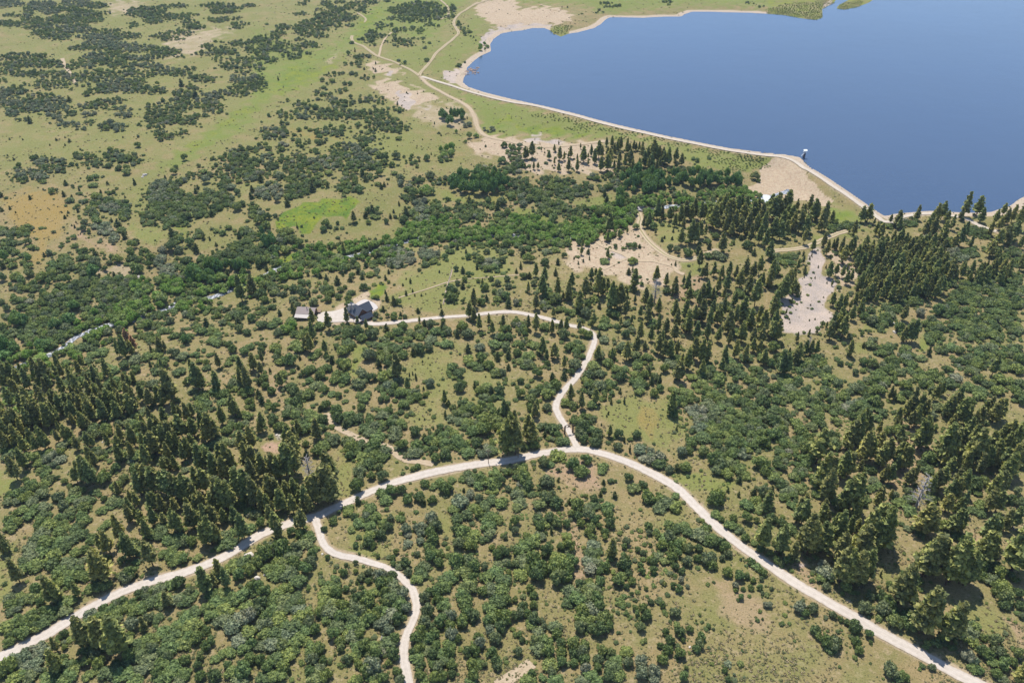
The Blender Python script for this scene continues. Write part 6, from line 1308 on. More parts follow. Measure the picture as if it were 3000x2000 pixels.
def cone_tree(name, seed, m, kind):
    """conifer crown, height 1: drooping whorls of needle clumps round a thin core"""
    rng = np.random.default_rng(seed)
    if kind == 'pine':
        base, R, nw, pk = .14 + .12 * rng.random(), .13 + .045 * rng.random(), 14, .66
    elif kind == 'fir':
        base, R, nw, pk = .06, .17, 14, 1.0
    else:
        base, R, nw, pk = .03, .36, 8, .6
    parts = []

    def prof(t):
        s = (t - base) / (1 - base)
        return R * np.clip((1 - s), 0, 1) ** pk * np.clip(s / .2 + .4, 0, 1) + .008
    lc, ln = [], []
    for k in range(nw):
        t = base + (1 - base) * (k + .5 * rng.random()) / nw
        nb = max(3, int(7 * (1 - .6 * k / nw)))
        a0 = rng.random() * 6.28
        for j in range(nb):
            if rng.random() < .12:
                continue
            a = a0 + 6.283 * j / nb + .5 * rng.normal() * .4
            L = prof(t) * (.72 + .5 * rng.random())
            d = np.array([math.cos(a), math.sin(a), 0])
            # a clump of needles along the outer part of each limb
            n = 20 if kind != 'juniper' else 16
            s = .3 + .75 * rng.random(n)
            p = d * (L * s)[:, None] + rng.normal(size=(n, 3)) * L * .2
            p[:, 2] = t + L * (.28 * s - .38 * s * s) + rng.normal(size=n) * .014
            lc.append(p)
            ln.append(np.tile(d * .5 + [0, 0, .9], (n, 1)) + rng.normal(size=(n, 3)) * .3)
    v, f = leaf_cards(np.vstack(lc), np.vstack(ln), .036 if kind != 'juniper' else .06, rng)
    parts.append((v, f, 0))
    # core
    nt_, na = 12, 9
    ring = []
    for k in range(nt_):
        t = base + .03 + (1.0 - base - .03) * k / (nt_ - 1)
        r = prof(t) * .52 * (1 + .28 * ((k % 2) * 2 - 1))
        for j in range(na):
            a = 6.283 * j / na + k * .35
            ring.append((r * math.cos(a) * (1 + .3 * rng.normal() * .6), r * math.sin(a) * (1 + .3 * rng.normal() * .6), t))
    fr = [(k * na + j, k * na + (j + 1) % na, (k + 1) * na + (j + 1) % na, (k + 1) * na + j) for k in range(nt_ - 1) for j in range(na)]
    parts.append((np.array(ring), fr, 0))
    V, Fq, MI = merge(parts)
    V[:, 2] = np.clip(V[:, 2], .01, 1.03)
    me = mesh_from(name, V, Fq)
    me.materials.append(m)
    return me


def trunk_mesh(seed, top=.8, r=.017):
    bm = bmesh.new()
    rng = random.Random(seed)
    p = Vector((0, 0, -.03))
    for k in range(4):
        q_ = Vector((rng.uniform(-.006, .006), rng.uniform(-.006, .006), -.03 + (top + .03) * (k + 1) / 4))
        tube(bm, p, q_, r * (1 - k / 4.6), r * (1 - (k + 1) / 4.6), 7)
        p = q_
    for k in range(5):
        z_ = .12 + .1 * k
        a = rng.uniform(0, 6.28)
        tube(bm, (0, 0, z_), (.07 * math.cos(a), .07 * math.sin(a), z_ + .015), r * .25, r * .1, 4)
    me = bpy.data.meshes.new('trunk')
    bm.to_mesh(me)
    bm.free()
    me.materials.append(M['bark'])
    return me


def dead_mesh(seed, m):
    """bare branching crown of a dead tree, height 1"""
    bm = bmesh.new()
    rng = random.Random(seed)
    tube(bm, (0, 0, -.03), (0, 0, .95), .02, .004, 6)
    for k in range(46):
        z_ = .16 + .76 * k / 46
        a = k * 2.4 + rng.uniform(-.4, .4)
        L = .17 * (1 - (z_ - .16) * .8) * rng.uniform(.6, 1.2)
        e = Vector((L * math.cos(a), L * math.sin(a), z_ + L * rng.uniform(-.2, .45)))
        tube(bm, (0, 0, z_), e, .0065, .003, 4)
        for s in range(3):
            t = rng.uniform(.4, .95)
            b_ = Vector((0, 0, z_)).lerp(e, t)
            tube(bm, b_, b_ + Vector((rng.uniform(-1, 1), rng.uniform(-1, 1), rng.uniform(-.2, 1))) * L * .4, .0035, .0015, 3)
    me = bpy.data.meshes.new('bare_tree')
    bm.to_mesh(me)
    bm.free()
    me.materials.append(m)
    return me


MESH = {
    'E': [bush_mesh('oak_crown', 10 + k, M['oak'], 6 + k % 4, .8 + .1 * (k % 3), 760, .1) for k in range(7)],
    'G': [bush_mesh('grey_shrub_crown', 30 + k, M['grey'], 7 + k % 3, .9, 760, .095) for k in range(5)],
    'W': [bush_mesh('willow_crown', 40 + k, M['willow'], 7 + k % 3, 1.15, 800, .095) for k in range(5)],
    'D': [bush_mesh('grove_crown', 50 + k, M['grove'], 9, 1.25, 900, .09) for k in range(5)],
    'L': [bush_mesh('brush_crown', 60 + k, M['brush'], 5, .6, 240, .14) for k in range(4)],
    'J': [cone_tree('juniper_crown', 70 + k, M['juniper'], 'juniper') for k in range(4)],
    'P': [cone_tree('pine_crown', 80 + k, M['pine'], 'pine') for k in range(8)],
    'T': [trunk_mesh(k) for k in range(3)],
}

# ------------------------------------------------------------------ read the survey
PL = []                                     # kind, px x, px y (base), radius m, height m, seen size px
for (i, j), s in VEG.items():
    kind = None
    for tok in s.split():
        if tok.isalpha():
            kind = tok
            continue
        v = [float(a) for a in tok.split(',')]
        x = 750 * i + v[0] * K
        if kind in 'PR':
            yt, yb = 500 * j + v[1] * K, 500 * j + v[2] * K
            dv = np.array([1500 - x, 4332 - (yt + yb) / 2])
            dv /= np.linalg.norm(dv)
            L = yb - yt
            bx = x + dv[0] * L / 2
            Hm = L / (ppm_at(yb) * math.cos(dep_at(yb)))
            PL.append((kind, bx, yb - .04 * L, Hm * .2, Hm * 1.06, L))
            continue
        y = 500 * j + v[1] * K
        rx = v[2] * K
        if kind == 'Q':
            ry, L = v[3] * K, v[4] * K
            n = 0
            taken = []
            for _ in range(4000):
                a, r = RNG.random() * 6.283, math.sqrt(RNG.random())
                qx, qy = x + rx * r * math.cos(a), y + ry * r * math.sin(a)
                if all(((qx - tx) / (19 + 17 * (j == 2))) ** 2 + ((qy - ty) / (11 + 14 * (j == 2))) ** 2 > 1 for tx, ty in taken):
                    taken.append((qx, qy))
            for qx, qy in taken:
                Lk = L * (.6 + .65 * RNG.random())
                yb = qy + Lk * .42
                Hm = Lk / (ppm_at(yb) * math.cos(dep_at(yb)))
                PL.append(('P', qx, yb, Hm * .2, Hm, Lk))
            continue
        ry = (v[3] if len(v) > 3 else v[2]) * K
        pm, dep = ppm_at(y), dep_at(y)
        r = rx / pm
        if kind == 'J':
            hh = max(2 * ry * .95, rx) / (pm * math.cos(dep)) * .9
            PL.append(('J', x, y + ry * .8, max(r, .7), max(hh, 1.2), 2 * ry))
            continue
        lim = {'E': 4.6, 'G': 4.6, 'W': 4.4, 'D': 6.0, 'L': 2.0}[kind]
        ryg = ry / (pm * math.sin(dep))
        if r <= lim and ry / pm < 5.5:
            Hc = 2 / math.cos(dep) * math.sqrt(max((ry / pm) ** 2 - (r * math.sin(dep)) ** 2, .01))
            Hc = min(max(Hc, .9 * r), 2.1 * r)
            if kind == 'E' and (i, j) in ((1, 1), (2, 1), (1, 2), (2, 2), (0, 1)) and v[2] < 5 and len(v) > 3 and v[3] >= .8 * v[2] and RNG.random() < .34:
                PL.append(('J', x, y + .6 * ry, r * .95, Hc * 1.15, 2 * ry))
                continue
            PL.append((kind, x, y + .42 * Hc * math.cos(dep) * pm, r * (1.12 if j in (1, 2) else 1.02), Hc * 1.04, 2 * rx))
            continue
        r0 = {'E': 3.1, 'G': 3.1, 'W': 3.2, 'D': 4.3, 'L': 1.3}[kind]
        tallf = {'E': 1.25, 'G': 1.25, 'W': 1.5, 'D': 2.1, 'L': .7}[kind]
        far = 1 - min(max((y - 330) / 350, 0), 1)
        if kind in 'EG':
            r0 *= 1 - .08 * far
        Hc = min(r0 * tallf * (1 + .3 * far), 2.6 * ry / (pm * math.cos(dep)) + far)
        half = .5 * Hc * math.cos(dep) * pm
        rx_g = max(rx - (.62 - .5 * far) * r0 * pm, .3 * rx)
        ry_g = max(ry - half * .9, .3 * ry)
        taken = []
        step = (1.1 + 1.0 * far + (.7 if kind == 'L' else 0)) * r0 * pm
        for _ in range(int(60 + 90 * rx_g * ry_g / (step * step * math.sin(dep)))):
            a, rr = RNG.random() * 6.283, math.sqrt(RNG.random()) * (1 + .3 * RNG.random() ** 2)
            qx, qy = x + rx_g * rr * math.cos(a), y + half * .75 + ry_g * rr * math.sin(a)
            if all(((qx - tx) / step) ** 2 + ((qy - ty) / (step * math.sin(dep))) ** 2 > 1 for tx, ty in taken):
                taken.append((qx, qy))
        for qx, qy in taken:
            k = .52 + .7 * RNG.random()
            kk = 'G' if kind == 'E' and RNG.random() < .03 + .14 * far else kind
            PL.append((kk, qx, qy, r0 * k, Hc * (.65 + .7 * RNG.random()) * k ** .5, 2 * r0 * k * pm))

# willows crowding both banks of the river, with the gaps where the photograph shows open water
RV = smooth(ground(RIVER_PX)[:, :2], 4.0)
RT = np.gradient(RV, axis=0)
RT /= np.linalg.norm(RT, axis=1)[:, None]
for k in range(len(RV)):
    for sd in (-1, 1):
        c = RV[k] + sd * np.array([-RT[k, 1], RT[k, 0]]) * (5.0 + 3.5 * RNG.random())
        q_ = project(np.array([[c[0], c[1], height(c[None])[0]]]))[0]
        open_ = any(a < q_[0] < b_ for a, b_ in ((225, 255), (318, 345), (415, 520), (620, 690), (750, 795), (1228, 1275), (1990, 1990)))
        if RNG.random() < .3 or (open_ and sd == (1 if RV[k, 0] * 0 + (np.array([-RT[k, 1], RT[k, 0]])[1] < 0) else -1)) or not -40 < q_[0] < 2250:
            continue
        r = 1.9 + 1.5 * RNG.random()
        PL.append(('W', q_[0], q_[1], r, r * (1.3 + .6 * RNG.random()), 2 * r * ppm_at(q_[1])))
        for _ in range(2):
            c2 = RV[k] + sd * np.array([-RT[k, 1], RT[k, 0]]) * (9 + 16 * RNG.random())
            q2 = project(np.array([[c2[0], c2[1], height(c2[None])[0]]]))[0]
            r2 = 1.6 + 1.8 * RNG.random()
            if RNG.random() < .75:
                PL.append(('W' if RNG.random() < .7 else 'E', q2[0], q2[1], r2, r2 * (1.3 + .8 * RNG.random()), 2 * r2 * ppm_at(q2[1])))
G_ = ground([[p[1], p[2]] for p in PL])
# drop what stands on a road, in the water or on top of another plant
ok = np.ones(len(PL), bool)
P2 = G_[:, :2]
rad = np.array([p[3] for p in PL])
kinds = np.array([p[0] for p in PL])
for k, (L, w) in ROADS_W.items():
    if k in ('old_road', 'meadow', 'gully', 'red_slope', 'hill_strip', 'fenceline'):
        continue
    d = dist_line(P2, L[::3])
    clear = w / 2 + np.where(kinds == 'P', 0.2, np.where(np.isin(kinds, ['E', 'G', 'W', 'D']), .5 * rad, .3))
    ok &= d > clear
ok &= ~(inside(P2, LAKE) & (kinds != 'L'))
grid = {}
order = np.argsort([{'P': 0, 'R': 0, 'J': 1, 'D': 2, 'W': 3}.get(k, 4) for k in kinds], kind='stable')
for n in order:
    if not ok[n]:
        continue
    r = rad[n] if kinds[n] not in 'PR' else 1.6
    key = (int(P2[n, 0] // 12), int(P2[n, 1] // 12))
    bad = False
    for a in (-1, 0, 1):
        for c in (-1, 0, 1):
            for mth in grid.get((key[0] + a, key[1] + c), ()):
                rm = rad[mth] if kinds[mth] not in 'PR' else 1.6
                if (P2[n, 0] - P2[mth, 0]) ** 2 + (P2[n, 1] - P2[mth, 1]) ** 2 < (.5 * (r + rm) * (.64 + .85 * min(max((600 - PL[n][2]) / 350, 0), 1))) ** 2:
                    bad = True
    if bad:
        ok[n] = False
    else:
        grid.setdefault(key, []).append(n)
keep = np.where(ok)[0]
print('plants surveyed', len(PL), 'kept', len(keep), {k: int((kinds[keep] == k).sum()) for k in 'EGWDLJPR'})
# ------------------------------------------------------------------ names of places, for the labels
AREAS = [
    (110, 60, 'on the far top left hillside'), (330, 90, 'on the far hillside above the pale strip'), (560, 60, 'on the far hillside near the top edge'), (120, 230, 'on the far left hillside'),
    (330, 200, 'in the wide far thicket'), (560, 230, 'on the edge of the far green valley'), (420, 330, 'in the grassy far clearing'), (130, 330, 'on the far left grassland'),
    (690, 480, 'at the foot of the far green valley'), (960, 60, 'on the far meadow left of the knoll'), (1200, 60, 'on the dark knoll above the lake'), (1130, 160, 'beside the upper meadow tracks'),
    (1390, 100, 'by the lake head shore'), (940, 220, 'on the meadow left of the pale bare ground'), (1060, 340, 'in the thicket below the pale bare ground'), (1310, 350, 'beside the lower dirt road'),
    (860, 430, 'on the shrub hill left of the dam'), (1100, 480, 'on the grassy slope below the dam end'), (1620, 440, 'on the pale pine flat, left part'), (1850, 440, 'on the pale pine flat, right part'),
    (2150, 470, 'on the grassy dam face'), (2420, 40, 'on the reedy lake inlet'), (100, 600, 'by the orange grass patch'), (280, 620, 'in the thicket right of the orange grass'),
    (80, 740, 'at the left edge beyond the river'), (500, 580, 'in the big thicket left of the lime meadow'), (640, 680, 'between the thicket and the river grove'), (700, 780, 'in the dark riverside grove'),
    (420, 850, 'in the dense brush left of the river'), (180, 900, 'in the brush beyond the lower river'), (900, 560, 'above the lime green meadow'), (1090, 630, 'on the meadow right of the lime patch'),
    (1360, 540, 'in the tall grove left of the creek'), (1250, 620, 'in the creek thicket'), (1450, 640, 'in the green hollow below the grove'), (1150, 710, 'along the river willows'),
    (1750, 530, 'in the long dark grove under the dam'), (1700, 660, 'in the bright willows by the weir'), (1900, 580, 'near the creek weir'), (2000, 640, 'in the pines above the rutted track'),
    (2180, 620, 'in the dense pines under the spillway'), (2330, 620, 'in the pines by the cream spillway apron'), (2560, 620, 'at the end of the dam'), (2750, 620, 'on the lake shore at right'),
    (2930, 660, 'in the shore pines at the right edge'), (2640, 760, 'in the dense leaning pine stand'), (2300, 820, 'on the left rim of the pale rock slope'), (2440, 830, 'on the pale rock slope'),
    (2480, 930, 'below the pale rock slope'), (2750, 920, 'in the wide oak thicket at right'), (2930, 880, 'in the oak thicket by the right edge'), (1800, 740, 'on the bare red slope'),
    (1990, 730, 'inside the bend of the rutted track'), (1620, 790, 'on the wooded slope left of the red ground'), (1800, 860, 'in the pines below the red ground'), (2080, 850, 'in the mixed pines right of the red ground'),
    (1400, 740, 'at the top of the cabin meadow'), (1230, 820, 'on the cabin meadow'), (1050, 780, 'on the slope behind the cabin'), (880, 800, 'on the slope behind the barn'),
    (850, 900, 'beside the barn'), (1010, 930, 'in the gravel yard'), (1110, 900, 'beside the cabin terrace'), (1180, 940, 'along the cabin driveway'),
    (1380, 860, 'right of the meadow fence'), (1460, 950, 'where the driveway bends right'), (1620, 940, 'near the top bend of the driveway'), (1750, 960, 'in the pines right of the driveway top'),
    (1960, 960, 'in the pines at mid right'), (2180, 980, 'in the dense pines at mid right'), (640, 930, 'on the near river bank'), (380, 1000, 'around the rust coloured pine'),
    (100, 1060, 'by the river at the left edge'), (60, 1180, 'in the pines at the left edge'), (230, 1130, 'in the pines below the river'), (420, 1130, 'in the middle of the left pine slope'),
    (600, 1050, 'at the top of the left pine slope'), (560, 1220, 'in the long pine belt on the left slope'), (700, 1150, 'right of the long pine belt'), (100, 1330, 'on the grassy left edge'),
    (250, 1300, 'in the open left woods'), (380, 1360, 'in the oak clumps of the left woods'), (520, 1420, 'in the tall pines above the main road'), (690, 1400, 'in the dense pines left of the junction'),
    (880, 1030, 'below the barn'), (1000, 1000, 'below the cabin'), (1180, 1030, 'in the clearing below the driveway'), (1400, 1050, 'in the open wood left of the driveway'),
    (860, 1180, 'around the pink bare patch'), (1040, 1200, 'in the oak thicket above the old road'), (1180, 1260, 'in the oaks right of the old road'), (1350, 1260, 'in the oaks above the main road'),
    (850, 1300, 'by the old road on the left'), (880, 1420, 'in the pine grove at the junction'), (1060, 1370, 'above the main road, middle'), (1450, 1330, 'beside the utility poles'),
    (1560, 1080, 'left of the driveway'), (1600, 1260, 'beside the log gateway'), (1760, 1130, 'right of the driveway'), (1720, 1270, 'right of the log gateway'),
    (1900, 1070, 'above the yellow clearing'), (1880, 1220, 'in the yellow clearing'), (1920, 1330, 'along the curve of the main road'), (2030, 1180, 'on the right rim of the yellow clearing'),
    (2140, 1080, 'in the woods right of the yellow clearing'), (2200, 1260, 'in the big oak thicket'), (2120, 1400, 'above the main road at right'), (2310, 1080, 'in the upper right oak woods'),
    (2340, 1240, 'in the oak thicket left of the big pines'), (2500, 1060, 'in the oak thicket below the rock slope'), (2700, 1080, 'in the right hand oak thicket'), (2900, 1080, 'by the right edge above the pines'),
    (2560, 1220, 'in the tall pines on the right slope'), (2720, 1230, 'in the leaning pines on the right slope'), (2900, 1240, 'in the pines by the right edge'), (2430, 1420, 'in the big pines above the road at right'),
    (2600, 1400, 'round the grey dead tree'), (2800, 1400, 'in the pines below the leaning stand'), (2940, 1420, 'by the right edge below the pine stand'),
    (60, 1560, 'above the main road at far left'), (200, 1560, 'in the oak thicket above the main road'), (330, 1660, 'just above the main road at left'), (470, 1620, 'at the main road edge on the left'),
    (620, 1580, 'above the main road near the junction'), (120, 1800, 'on the verge of the main road bottom left'), (80, 1950, 'in the bottom left corner'), (280, 1850, 'in the big pines below the main road'),
    (480, 1740, 'below the main road on the left'), (640, 1700, 'near the largest pale boulder'), (450, 1900, 'in the lower left brush'), (650, 1880, 'in the brush left of the spur road bottom'),
    (820, 1590, 'left of the spur road top'), (800, 1720, 'in the oaks left of the spur road'), (840, 1880, 'in the bottom oaks left of the spur road'), (980, 1550, 'right of the spur junction'),
    (1020, 1640, 'inside the spur road bend'), (1000, 1780, 'in the grey oaks left of the spur road'), (1080, 1900, 'at the bottom left of the spur road'), (1120, 1500, 'below the main road, left of middle'),
    (1250, 1560, 'on the grass right of the spur road top'), (1230, 1760, 'right of the spur road bend'), (1260, 1900, 'right of the spur road bottom'), (1330, 1650, 'in the oak columns in the lower middle'),
    (1400, 1800, 'in the lower middle oaks'), (1450, 1930, 'beside the grassy bottom track'), (1290, 1420, 'just below the main road, middle'), (1430, 1500, 'below the utility poles'),
    (1560, 1450, 'below the road fork'), (1680, 1380, 'just below the fork'), (1740, 1470, 'on the slope under the fork'), (1570, 1620, 'in the lower middle thicket'),
    (1690, 1620, 'in the oak clumps of the lower middle'), (1720, 1770, 'in the large lone oak clump'), (1560, 1830, 'left of the large oak clump'), (1600, 1940, 'at the bottom middle'),
    (1750, 1940, 'at the bottom below the large oak clump'), (1890, 1650, 'in the scattered oaks of the open slope'), (1880, 1470, 'inside the curve of the main road'), (1990, 1560, 'left of the main road at lower right'),
    (2080, 1600, 'in the oak row beside the main road'), (1900, 1780, 'on the open slope'), (1960, 1880, 'in the clumps low on the open slope'), (2180, 1680, 'below the main road at lower right'),
    (2260, 1560, 'at the road edge under the big pines'), (2420, 1560, 'in the pine trio above the road'), (2420, 1700, 'beside the grey shrub above the road'), (2580, 1560, 'in the pine clump at lower right'),
    (2500, 1640, 'in the pine cluster by the road'), (2750, 1560, 'on the bare slope at right'), (2940, 1560, 'in the right edge pines'), (2720, 1700, 'between the road and the bare slope'),
    (2600, 1780, 'in the oaks on the upper road verge'), (2360, 1790, 'just below the main road'), (2420, 1880, 'in the pair of oaks below the road'), (2500, 1850, 'in the row below the road'),
    (2720, 1850, 'in the last big pines above the road'), (2850, 1850, 'in the bushes above the road end'), (2940, 1750, 'in the oaks at the lower right edge'), (2920, 1930, 'in the bottom right corner'),
    (2620, 1960, 'below the road end'), (2150, 1930, 'on the bare bottom slope'),
]
AX = np.array([[a[0], a[1]] for a in AREAS], float)
KIND = {'E': ('oak_shrub', 'oak shrub', 'green oak shrub'), 'G': ('grey_shrub', 'shrub', 'grey leaved shrub'), 'W': ('willow_bush', 'willow', 'bright green willow'),
        'D': ('cottonwood_tree', 'tree', 'dark green cottonwood'), 'J': ('juniper_tree', 'juniper', 'dark juniper'), 'P': ('pine_tree', 'pine', 'dark green pine')}
GROUP = {'E': 'green oak shrubs on the slopes', 'G': 'grey leaved shrubs among the oaks', 'W': 'willows along the river', 'D': 'tall cottonwoods under the dam', 'J': 'small dark junipers', 'P': 'pines on the slopes'}
ORD = ['leftmost', 'second from left', 'third from left', 'fourth from left', 'fifth from left', 'sixth from left', 'seventh from left', 'eighth from left', 'ninth from left', 'tenth from left']
MAXN = 300

px_all = np.array([[PL[n][1], PL[n][2]] for n in range(len(PL))])
hgt = np.array([p[4] for p in PL])
seen = np.array([p[5] for p in PL])
infr = (px_all[:, 0] > 2) & (px_all[:, 0] < 2998) & (px_all[:, 1] > 4) & (px_all[:, 1] < 2030)
single = {}
for k in 'EGWDJP':
    c = [n for n in keep if kinds[n] == k and infr[n]]
    c.sort(key=lambda n: -seen[n])
    single[k] = set(c[:MAXN if k in 'EP' else 260])


def describe(k, members):
    """label for each member of one kind standing in one area"""
    out = {}
    base = KIND[k][2]
    members = sorted(members, key=lambda n: px_all[n, 1] - .5 * seen[n])
    nrow = max(1, math.ceil(len(members) / 6))
    rows = np.array_split(np.array(members), nrow)
    rn = {1: [''], 2: ['upper', 'lower'], 3: ['top', 'middle', 'bottom'], 4: ['top', 'upper', 'lower', 'bottom'],
          5: ['top', 'upper', 'middle', 'lower', 'bottom']}.get(nrow, ['top', 'second', 'third', 'fourth', 'fifth', 'sixth', 'seventh', 'eighth', 'ninth', 'tenth'])
    for r_, row in enumerate(rows):
        row = sorted(row, key=lambda n: px_all[n, 0])
        big = max(row, key=lambda n: seen[n])
        for q_, n in enumerate(row):
            a = area_of[n]
            if len(row) == 1 and nrow == 1:
                s = 'lone %s %s' % (base, AREAS[a][2])
            else:
                w = ORD[min(q_, 9)] if q_ < len(row) - 1 or len(row) == 1 else 'rightmost'
                s = '%s %s, %s%s' % (base, AREAS[a][2], w, (', %s row' % rn[min(r_, len(rn) - 1)]) if rn[0] else '')
                if n == big and len(row) > 1 and len(s.split()) < 16:
                    s = 'largest ' + s
            while len(s.split()) > 16 and ' the ' in s:
                s = s.replace(' the ', ' ', 1)
            out[n] = s
    return out


area_of = np.argmin(((px_all[:, None, :] - np.array([0, .3])[None, None] * 0 - AX[None]) ** 2 * np.array([1, 1.5])).sum(-1), 1)
LABEL = {}
for k, sset in single.items():
    by = {}
    for n in sset:
        by.setdefault(int(area_of[n]), []).append(n)
    for a, mem in by.items():
        LABEL.update(describe(k, mem))

rest = {k: [] for k in 'EGWDLJP'}
for n in keep:
    k = kinds[n]
    loc = Vector(G_[n])
    rz = float(RNG.random() * 6.283)
    var = int(RNG.integers(0, 1000))
    if k == 'R':
        rust = px_all[n, 0] < 600
        t = empty('dead_pine', loc, rz, (hgt[n],) * 3)
        x = px_all[n, 0]
        lab = ('tall rust red dying pine by the river bank' if 300 < x < 380 + 0 * x and PL[n][5] > 40 else 'rust red dying pine beside the taller rust one' if 300 < x < 500 else 'grey leafless dead pine in the left woods' if x < 300 else 'tall grey dead snag in the pine grove at the junction' if x < 1200
               else 'grey dead pine standing below the bare red slope' if x < 2100 else 'bare brown dead pine group below the pale rock slope' if x < 2500 else 'large grey dead tree among the right hand pines')
        tag(t, lab, 'dead tree')
        if rust and 300 < x < 500:
            new_obj('crown', cone_tree('rust_crown', 5, M['rust'], 'pine'), None, t)
            new_obj('trunk', MESH['T'][0], None, t)
        else:
            new_obj('bare_branches', dead_mesh(int(x), M['deadwood']), None, t)
            t.scale = (hgt[n] * 1.5, hgt[n] * 1.5, hgt[n])
        continue
    if k in single and n in single[k]:
        nm, cat, _ = KIND[k]
        me = MESH[k][var % len(MESH[k])]
        if k == 'P':
            w = hgt[n] * (.95 + .35 * float(RNG.random()))
            t = empty(nm, loc, rz, (w, w, hgt[n]))
            new_obj('crown', me, None, t)
            new_obj('trunk', MESH['T'][var % 3], None, t)
        else:
            t = new_obj(nm, me)
            t.location = loc
            t.rotation_euler = (0, 0, rz)
            if k == 'J':
                t.scale = (rad[n] * 2.4, rad[n] * 2.4, hgt[n])
            else:
                t.scale = (rad[n] * (.92 + .16 * RNG.random()), rad[n] * (.92 + .16 * RNG.random()), hgt[n] * .8)
        tag(t, LABEL[n], cat, GROUP[k])
    else:
        rest[k].append((G_[n], rz, (rad[n], hgt[n])))


# ------------------------------------------------------------------ the many others, one object of each kind
def scatter(name, protos, pts, rot, scl, label):
    """one object: a point for every plant, each point showing one of the protos"""
    c = bpy.data.collections.new(name + '_shapes')
    for k, (me) in enumerate(protos):
        c.objects.link(bpy.data.objects.new('%s_shape_%02d' % (name, k), me))
    me = bpy.data.meshes.new(name)
    me.vertices.add(len(pts))
    me.vertices.foreach_set('co', np.asarray(pts, np.float32).ravel())
    for nm, ty, key, val in (('turn', 'FLOAT_VECTOR', 'vector', np.column_stack([np.zeros(len(rot)), np.zeros(len(rot)), rot])), ('size', 'FLOAT_VECTOR', 'vector', np.asarray(scl)),
                             ('which', 'INT', 'value', RNG.integers(0, len(protos), len(pts)))):
        at = me.attributes.new(nm, ty, 'POINT')
        at.data.foreach_set(key, np.asarray(val, np.int32 if ty == 'INT' else np.float32).ravel())
    o = new_obj(name, me)
    ng = bpy.data.node_groups.new(name, 'GeometryNodeTree')
    ng.interface.new_socket('Geometry', in_out='INPUT', socket_type='NodeSocketGeometry')
    ng.interface.new_socket('Geometry', in_out='OUTPUT', socket_type='NodeSocketGeometry')
    nd = ng.nodes.new
    gi, go = nd('NodeGroupInput'), nd('NodeGroupOutput')
    ci = nd('GeometryNodeCollectionInfo')
    ci.inputs['Collection'].default_value = c
    ci.inputs['Separate Children'].default_value = True
    ci.inputs['Reset Children'].default_value = True
    ip = nd('GeometryNodeInstanceOnPoints')
    ip.inputs['Pick Instance'].default_value = True

    def attr(nm, ty):
        a = nd('GeometryNodeInputNamedAttribute')
        a.data_type = ty
        a.inputs['Name'].default_value = nm
        return [s for s in a.outputs if s.enabled and s.name == 'Attribute'][0]
    L = ng.links.new
    L(gi.outputs[0], ip.inputs['Points'])
    L(ci.outputs[0], ip.inputs['Instance'])
    L(attr('which', 'INT'), ip.inputs['Instance Index'])
    er = nd('FunctionNodeEulerToRotation')
    L(attr('turn', 'FLOAT_VECTOR'), er.inputs[0])
    L(er.outputs[0], ip.inputs['Rotation'])
    L(attr('size', 'FLOAT_VECTOR'), ip.inputs['Scale'])
    L(ip.outputs[0], go.inputs[0])
    md = o.modifiers.new('scatter', 'NODES')
    md.node_group = ng
    tag(o, label, None, None, 'stuff')
    return o


def joined(k, crown, trunk):
    V, Fq, MI = merge([(np.array([v.co[:] for v in me.vertices]), [list(p.vertices) for p in me.polygons], mi) for mi, me in enumerate((crown, trunk))])
    me = mesh_from('whole_pine', V, Fq, False, MI)
    me.materials.append(M['pine'])
    me.materials.append(M['bark'])
    return me


STUFF = {'E': ('oak_thicket', 'dense green oak brush covering the farther slopes'), 'G': ('grey_brush', 'grey green brush on the farther slopes'), 'W': ('willow_thicket', 'bright green willow thicket along the river'),
         'D': ('cottonwood_wood', 'dark cottonwood wood behind the nearer trees'), 'L': ('low_brush', 'low bright green brush on the dam face and slopes'), 'J': ('juniper_scatter', 'tiny dark junipers dotted over the far ground'),
         'P': ('pine_forest', 'pine forest of the farther slopes')}
for k, lst in rest.items():
    if not lst:
        continue
    pts = [a[0] for a in lst]
    rot = [a[1] for a in lst]
    if k == 'P':
        w = [a[2][1] * (.95 + .35 * RNG.random()) for a in lst]
        scl = [(w_, w_, a[2][1]) for w_, a in zip(w, lst)]
        protos = [joined(q_, MESH['P'][q_], MESH['T'][q_ % 3]) for q_ in range(len(MESH['P']))]
    elif k == 'J':
        scl = [(a[2][0] * 2.4, a[2][0] * 2.4, a[2][1]) for a in lst]
        protos = MESH['J']
    else:
        scl = [(a[2][0], a[2][0], a[2][1] * .8) for a in lst]
        protos = MESH[k]
    scatter(STUFF[k][0], protos, pts, rot, scl, STUFF[k][1])

# ------------------------------------------------------------------ dry tufts and seedlings between the shrubs
nt_ = 80000
tx, ty = -40 + 3080 * RNG.random(nt_), 2060 * (1 - RNG.random(nt_) ** 1.25)
tp = ground(np.stack([tx, ty], 1), 6)
tm = ~inside(tp[:, :2], LAKE)
for k in ('main', 'cabin', 'spur', 'dam', 'lower', 'ford', 'east', 'hill', 'west'):
    L, w = ROADS_W[k]
    tm &= dist_line(tp[:, :2], L[::4]) > w / 2 + .4
for i, j, s in ((3, 1, '-8,0 10,-14 25,-7 31,0 60,30 50,33 35,28 10,25 -20,24'), (1, 1, '57,132 88,120 100,116 113,124 104,142 60,141')):
    tm &= ~inside(np.stack([tx, ty], 1), S(i, j, s))
pale = inside(np.stack([tx, ty], 1), S(3, 1, '45,68 51,75 50,85 52,95 61,106 62,112 55,118 54,127 58,134 48,143 40,148 33,150 26,155 17,149 12,136 10,125 11,119 20,118 28,112 30,103 36,95 38,83 41,75'))
tm &= ~(pale & (RNG.random(nt_) < .85))
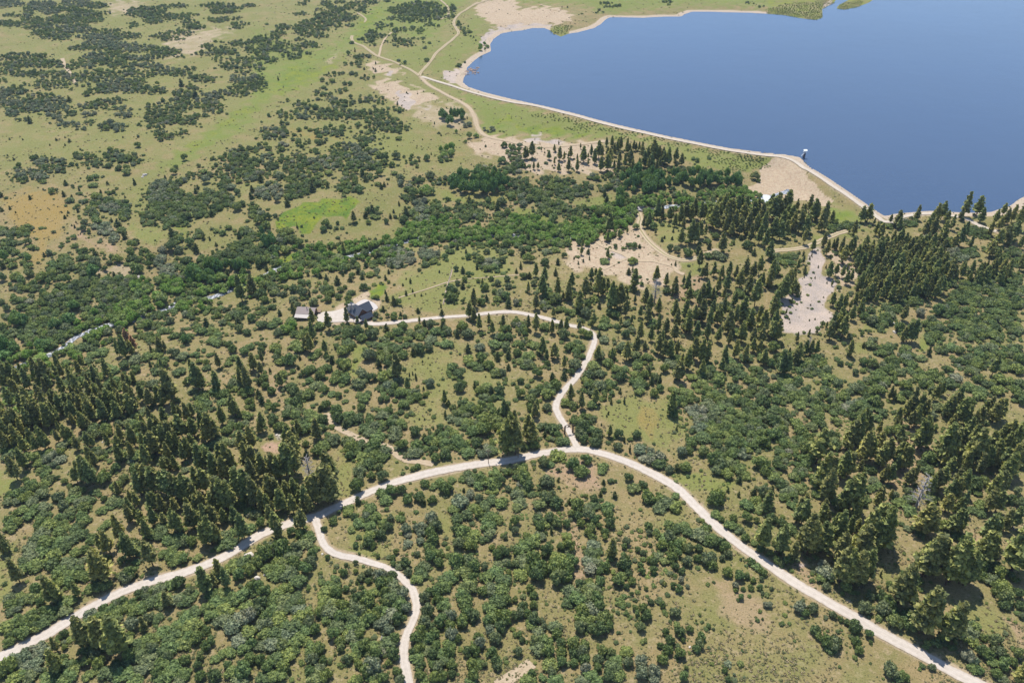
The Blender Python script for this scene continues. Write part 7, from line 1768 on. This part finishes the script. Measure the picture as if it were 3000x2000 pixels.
# patchy: denser where a slow noise is high
pn = np.sin(tp[:, 0] / 17 + 2 * np.sin(tp[:, 1] / 23)) + np.sin(tp[:, 1] / 13 + 1.7 * np.sin(tp[:, 0] / 19))
tm &= RNG.random(nt_) < .55 + .3 * pn
tp = tp[tm]
ts = (.22 + .6 * RNG.random(len(tp)) ** 2.2) * (1 + .0006 * tp[:, 1])
TUFT = [bush_mesh('tuft', 90 + k, M['sage'], 3, .7, 40, .3) for k in range(4)]
scatter('dry_tufts', TUFT, tp, RNG.random(len(tp)) * 6.283, np.column_stack([ts, ts, ts * .7]), 'dry grass tufts and small sagebrush between the shrubs')
src = np.array([n for n in keep if kinds[n] in 'EGP'])
pick = src[RNG.integers(0, len(src), 20000)]
sp2 = P2[pick] + RNG.normal(size=(len(pick), 2)) * (rad[pick] * 1.1 + 3.0)[:, None]
sp_ = np.column_stack([sp2, height(sp2)])
sx, sy = project(sp_).T
sx, sy = project(sp_).T
sm = ~inside(sp_[:, :2], LAKE)
for k in ('main', 'cabin', 'spur', 'dam', 'lower', 'ford', 'east'):
    L, w = ROADS_W[k]
    sm &= dist_line(sp_[:, :2], L[::4]) > w / 2 + 1.2
sm &= ~inside(np.stack([sx, sy], 1), S(3, 1, '-8,0 10,-14 25,-7 31,0 60,30 50,33 35,28 10,25 -20,24')) & ~inside(np.stack([sx, sy], 1), S(1, 1, '57,132 88,120 100,116 113,124 104,142 60,141'))
sp_ = sp_[sm]
sy = sy[sm]
ss = .4 + 1.3 * RNG.random(len(sp_)) ** 1.8 + .9 * (sy < 1300) * RNG.random(len(sp_))
scatter('oak_seedlings', MESH['E'][:4], sp_, RNG.random(len(sp_)) * 6.283, np.column_stack([ss, ss, ss * .9]), 'low green oak sprouts dotted between the larger shrubs')
# ------------------------------------------------------------------ the air: far things fade towards blue
HZ = mesh_from('haze', [(x, y, z) for z in (-16, 700) for x, y in ((-9000, -400), (9000, -400), (9000, 13000), (-9000, 13000))],
               [(3, 2, 1, 0), (4, 5, 6, 7), (0, 1, 5, 4), (1, 2, 6, 5), (2, 3, 7, 6), (3, 0, 4, 7)])
hm = bpy.data.materials.new('haze')
hm.use_nodes = True
for n_ in list(hm.node_tree.nodes):
    if n_.type == 'BSDF_PRINCIPLED':
        hm.node_tree.nodes.remove(n_)
pv = hm.node_tree.nodes.new('ShaderNodeVolumePrincipled')
pv.inputs['Color'].default_value = (.62, .78, 1.0, 1)
pv.inputs['Density'].default_value = .000045
pv.inputs['Anisotropy'].default_value = .2
hm.node_tree.links.new(pv.outputs[0], hm.node_tree.nodes['Material Output'].inputs['Volume'])
tag(new_obj('haze', HZ, hm), 'thin blue air over the far hills', None, None, 'stuff')
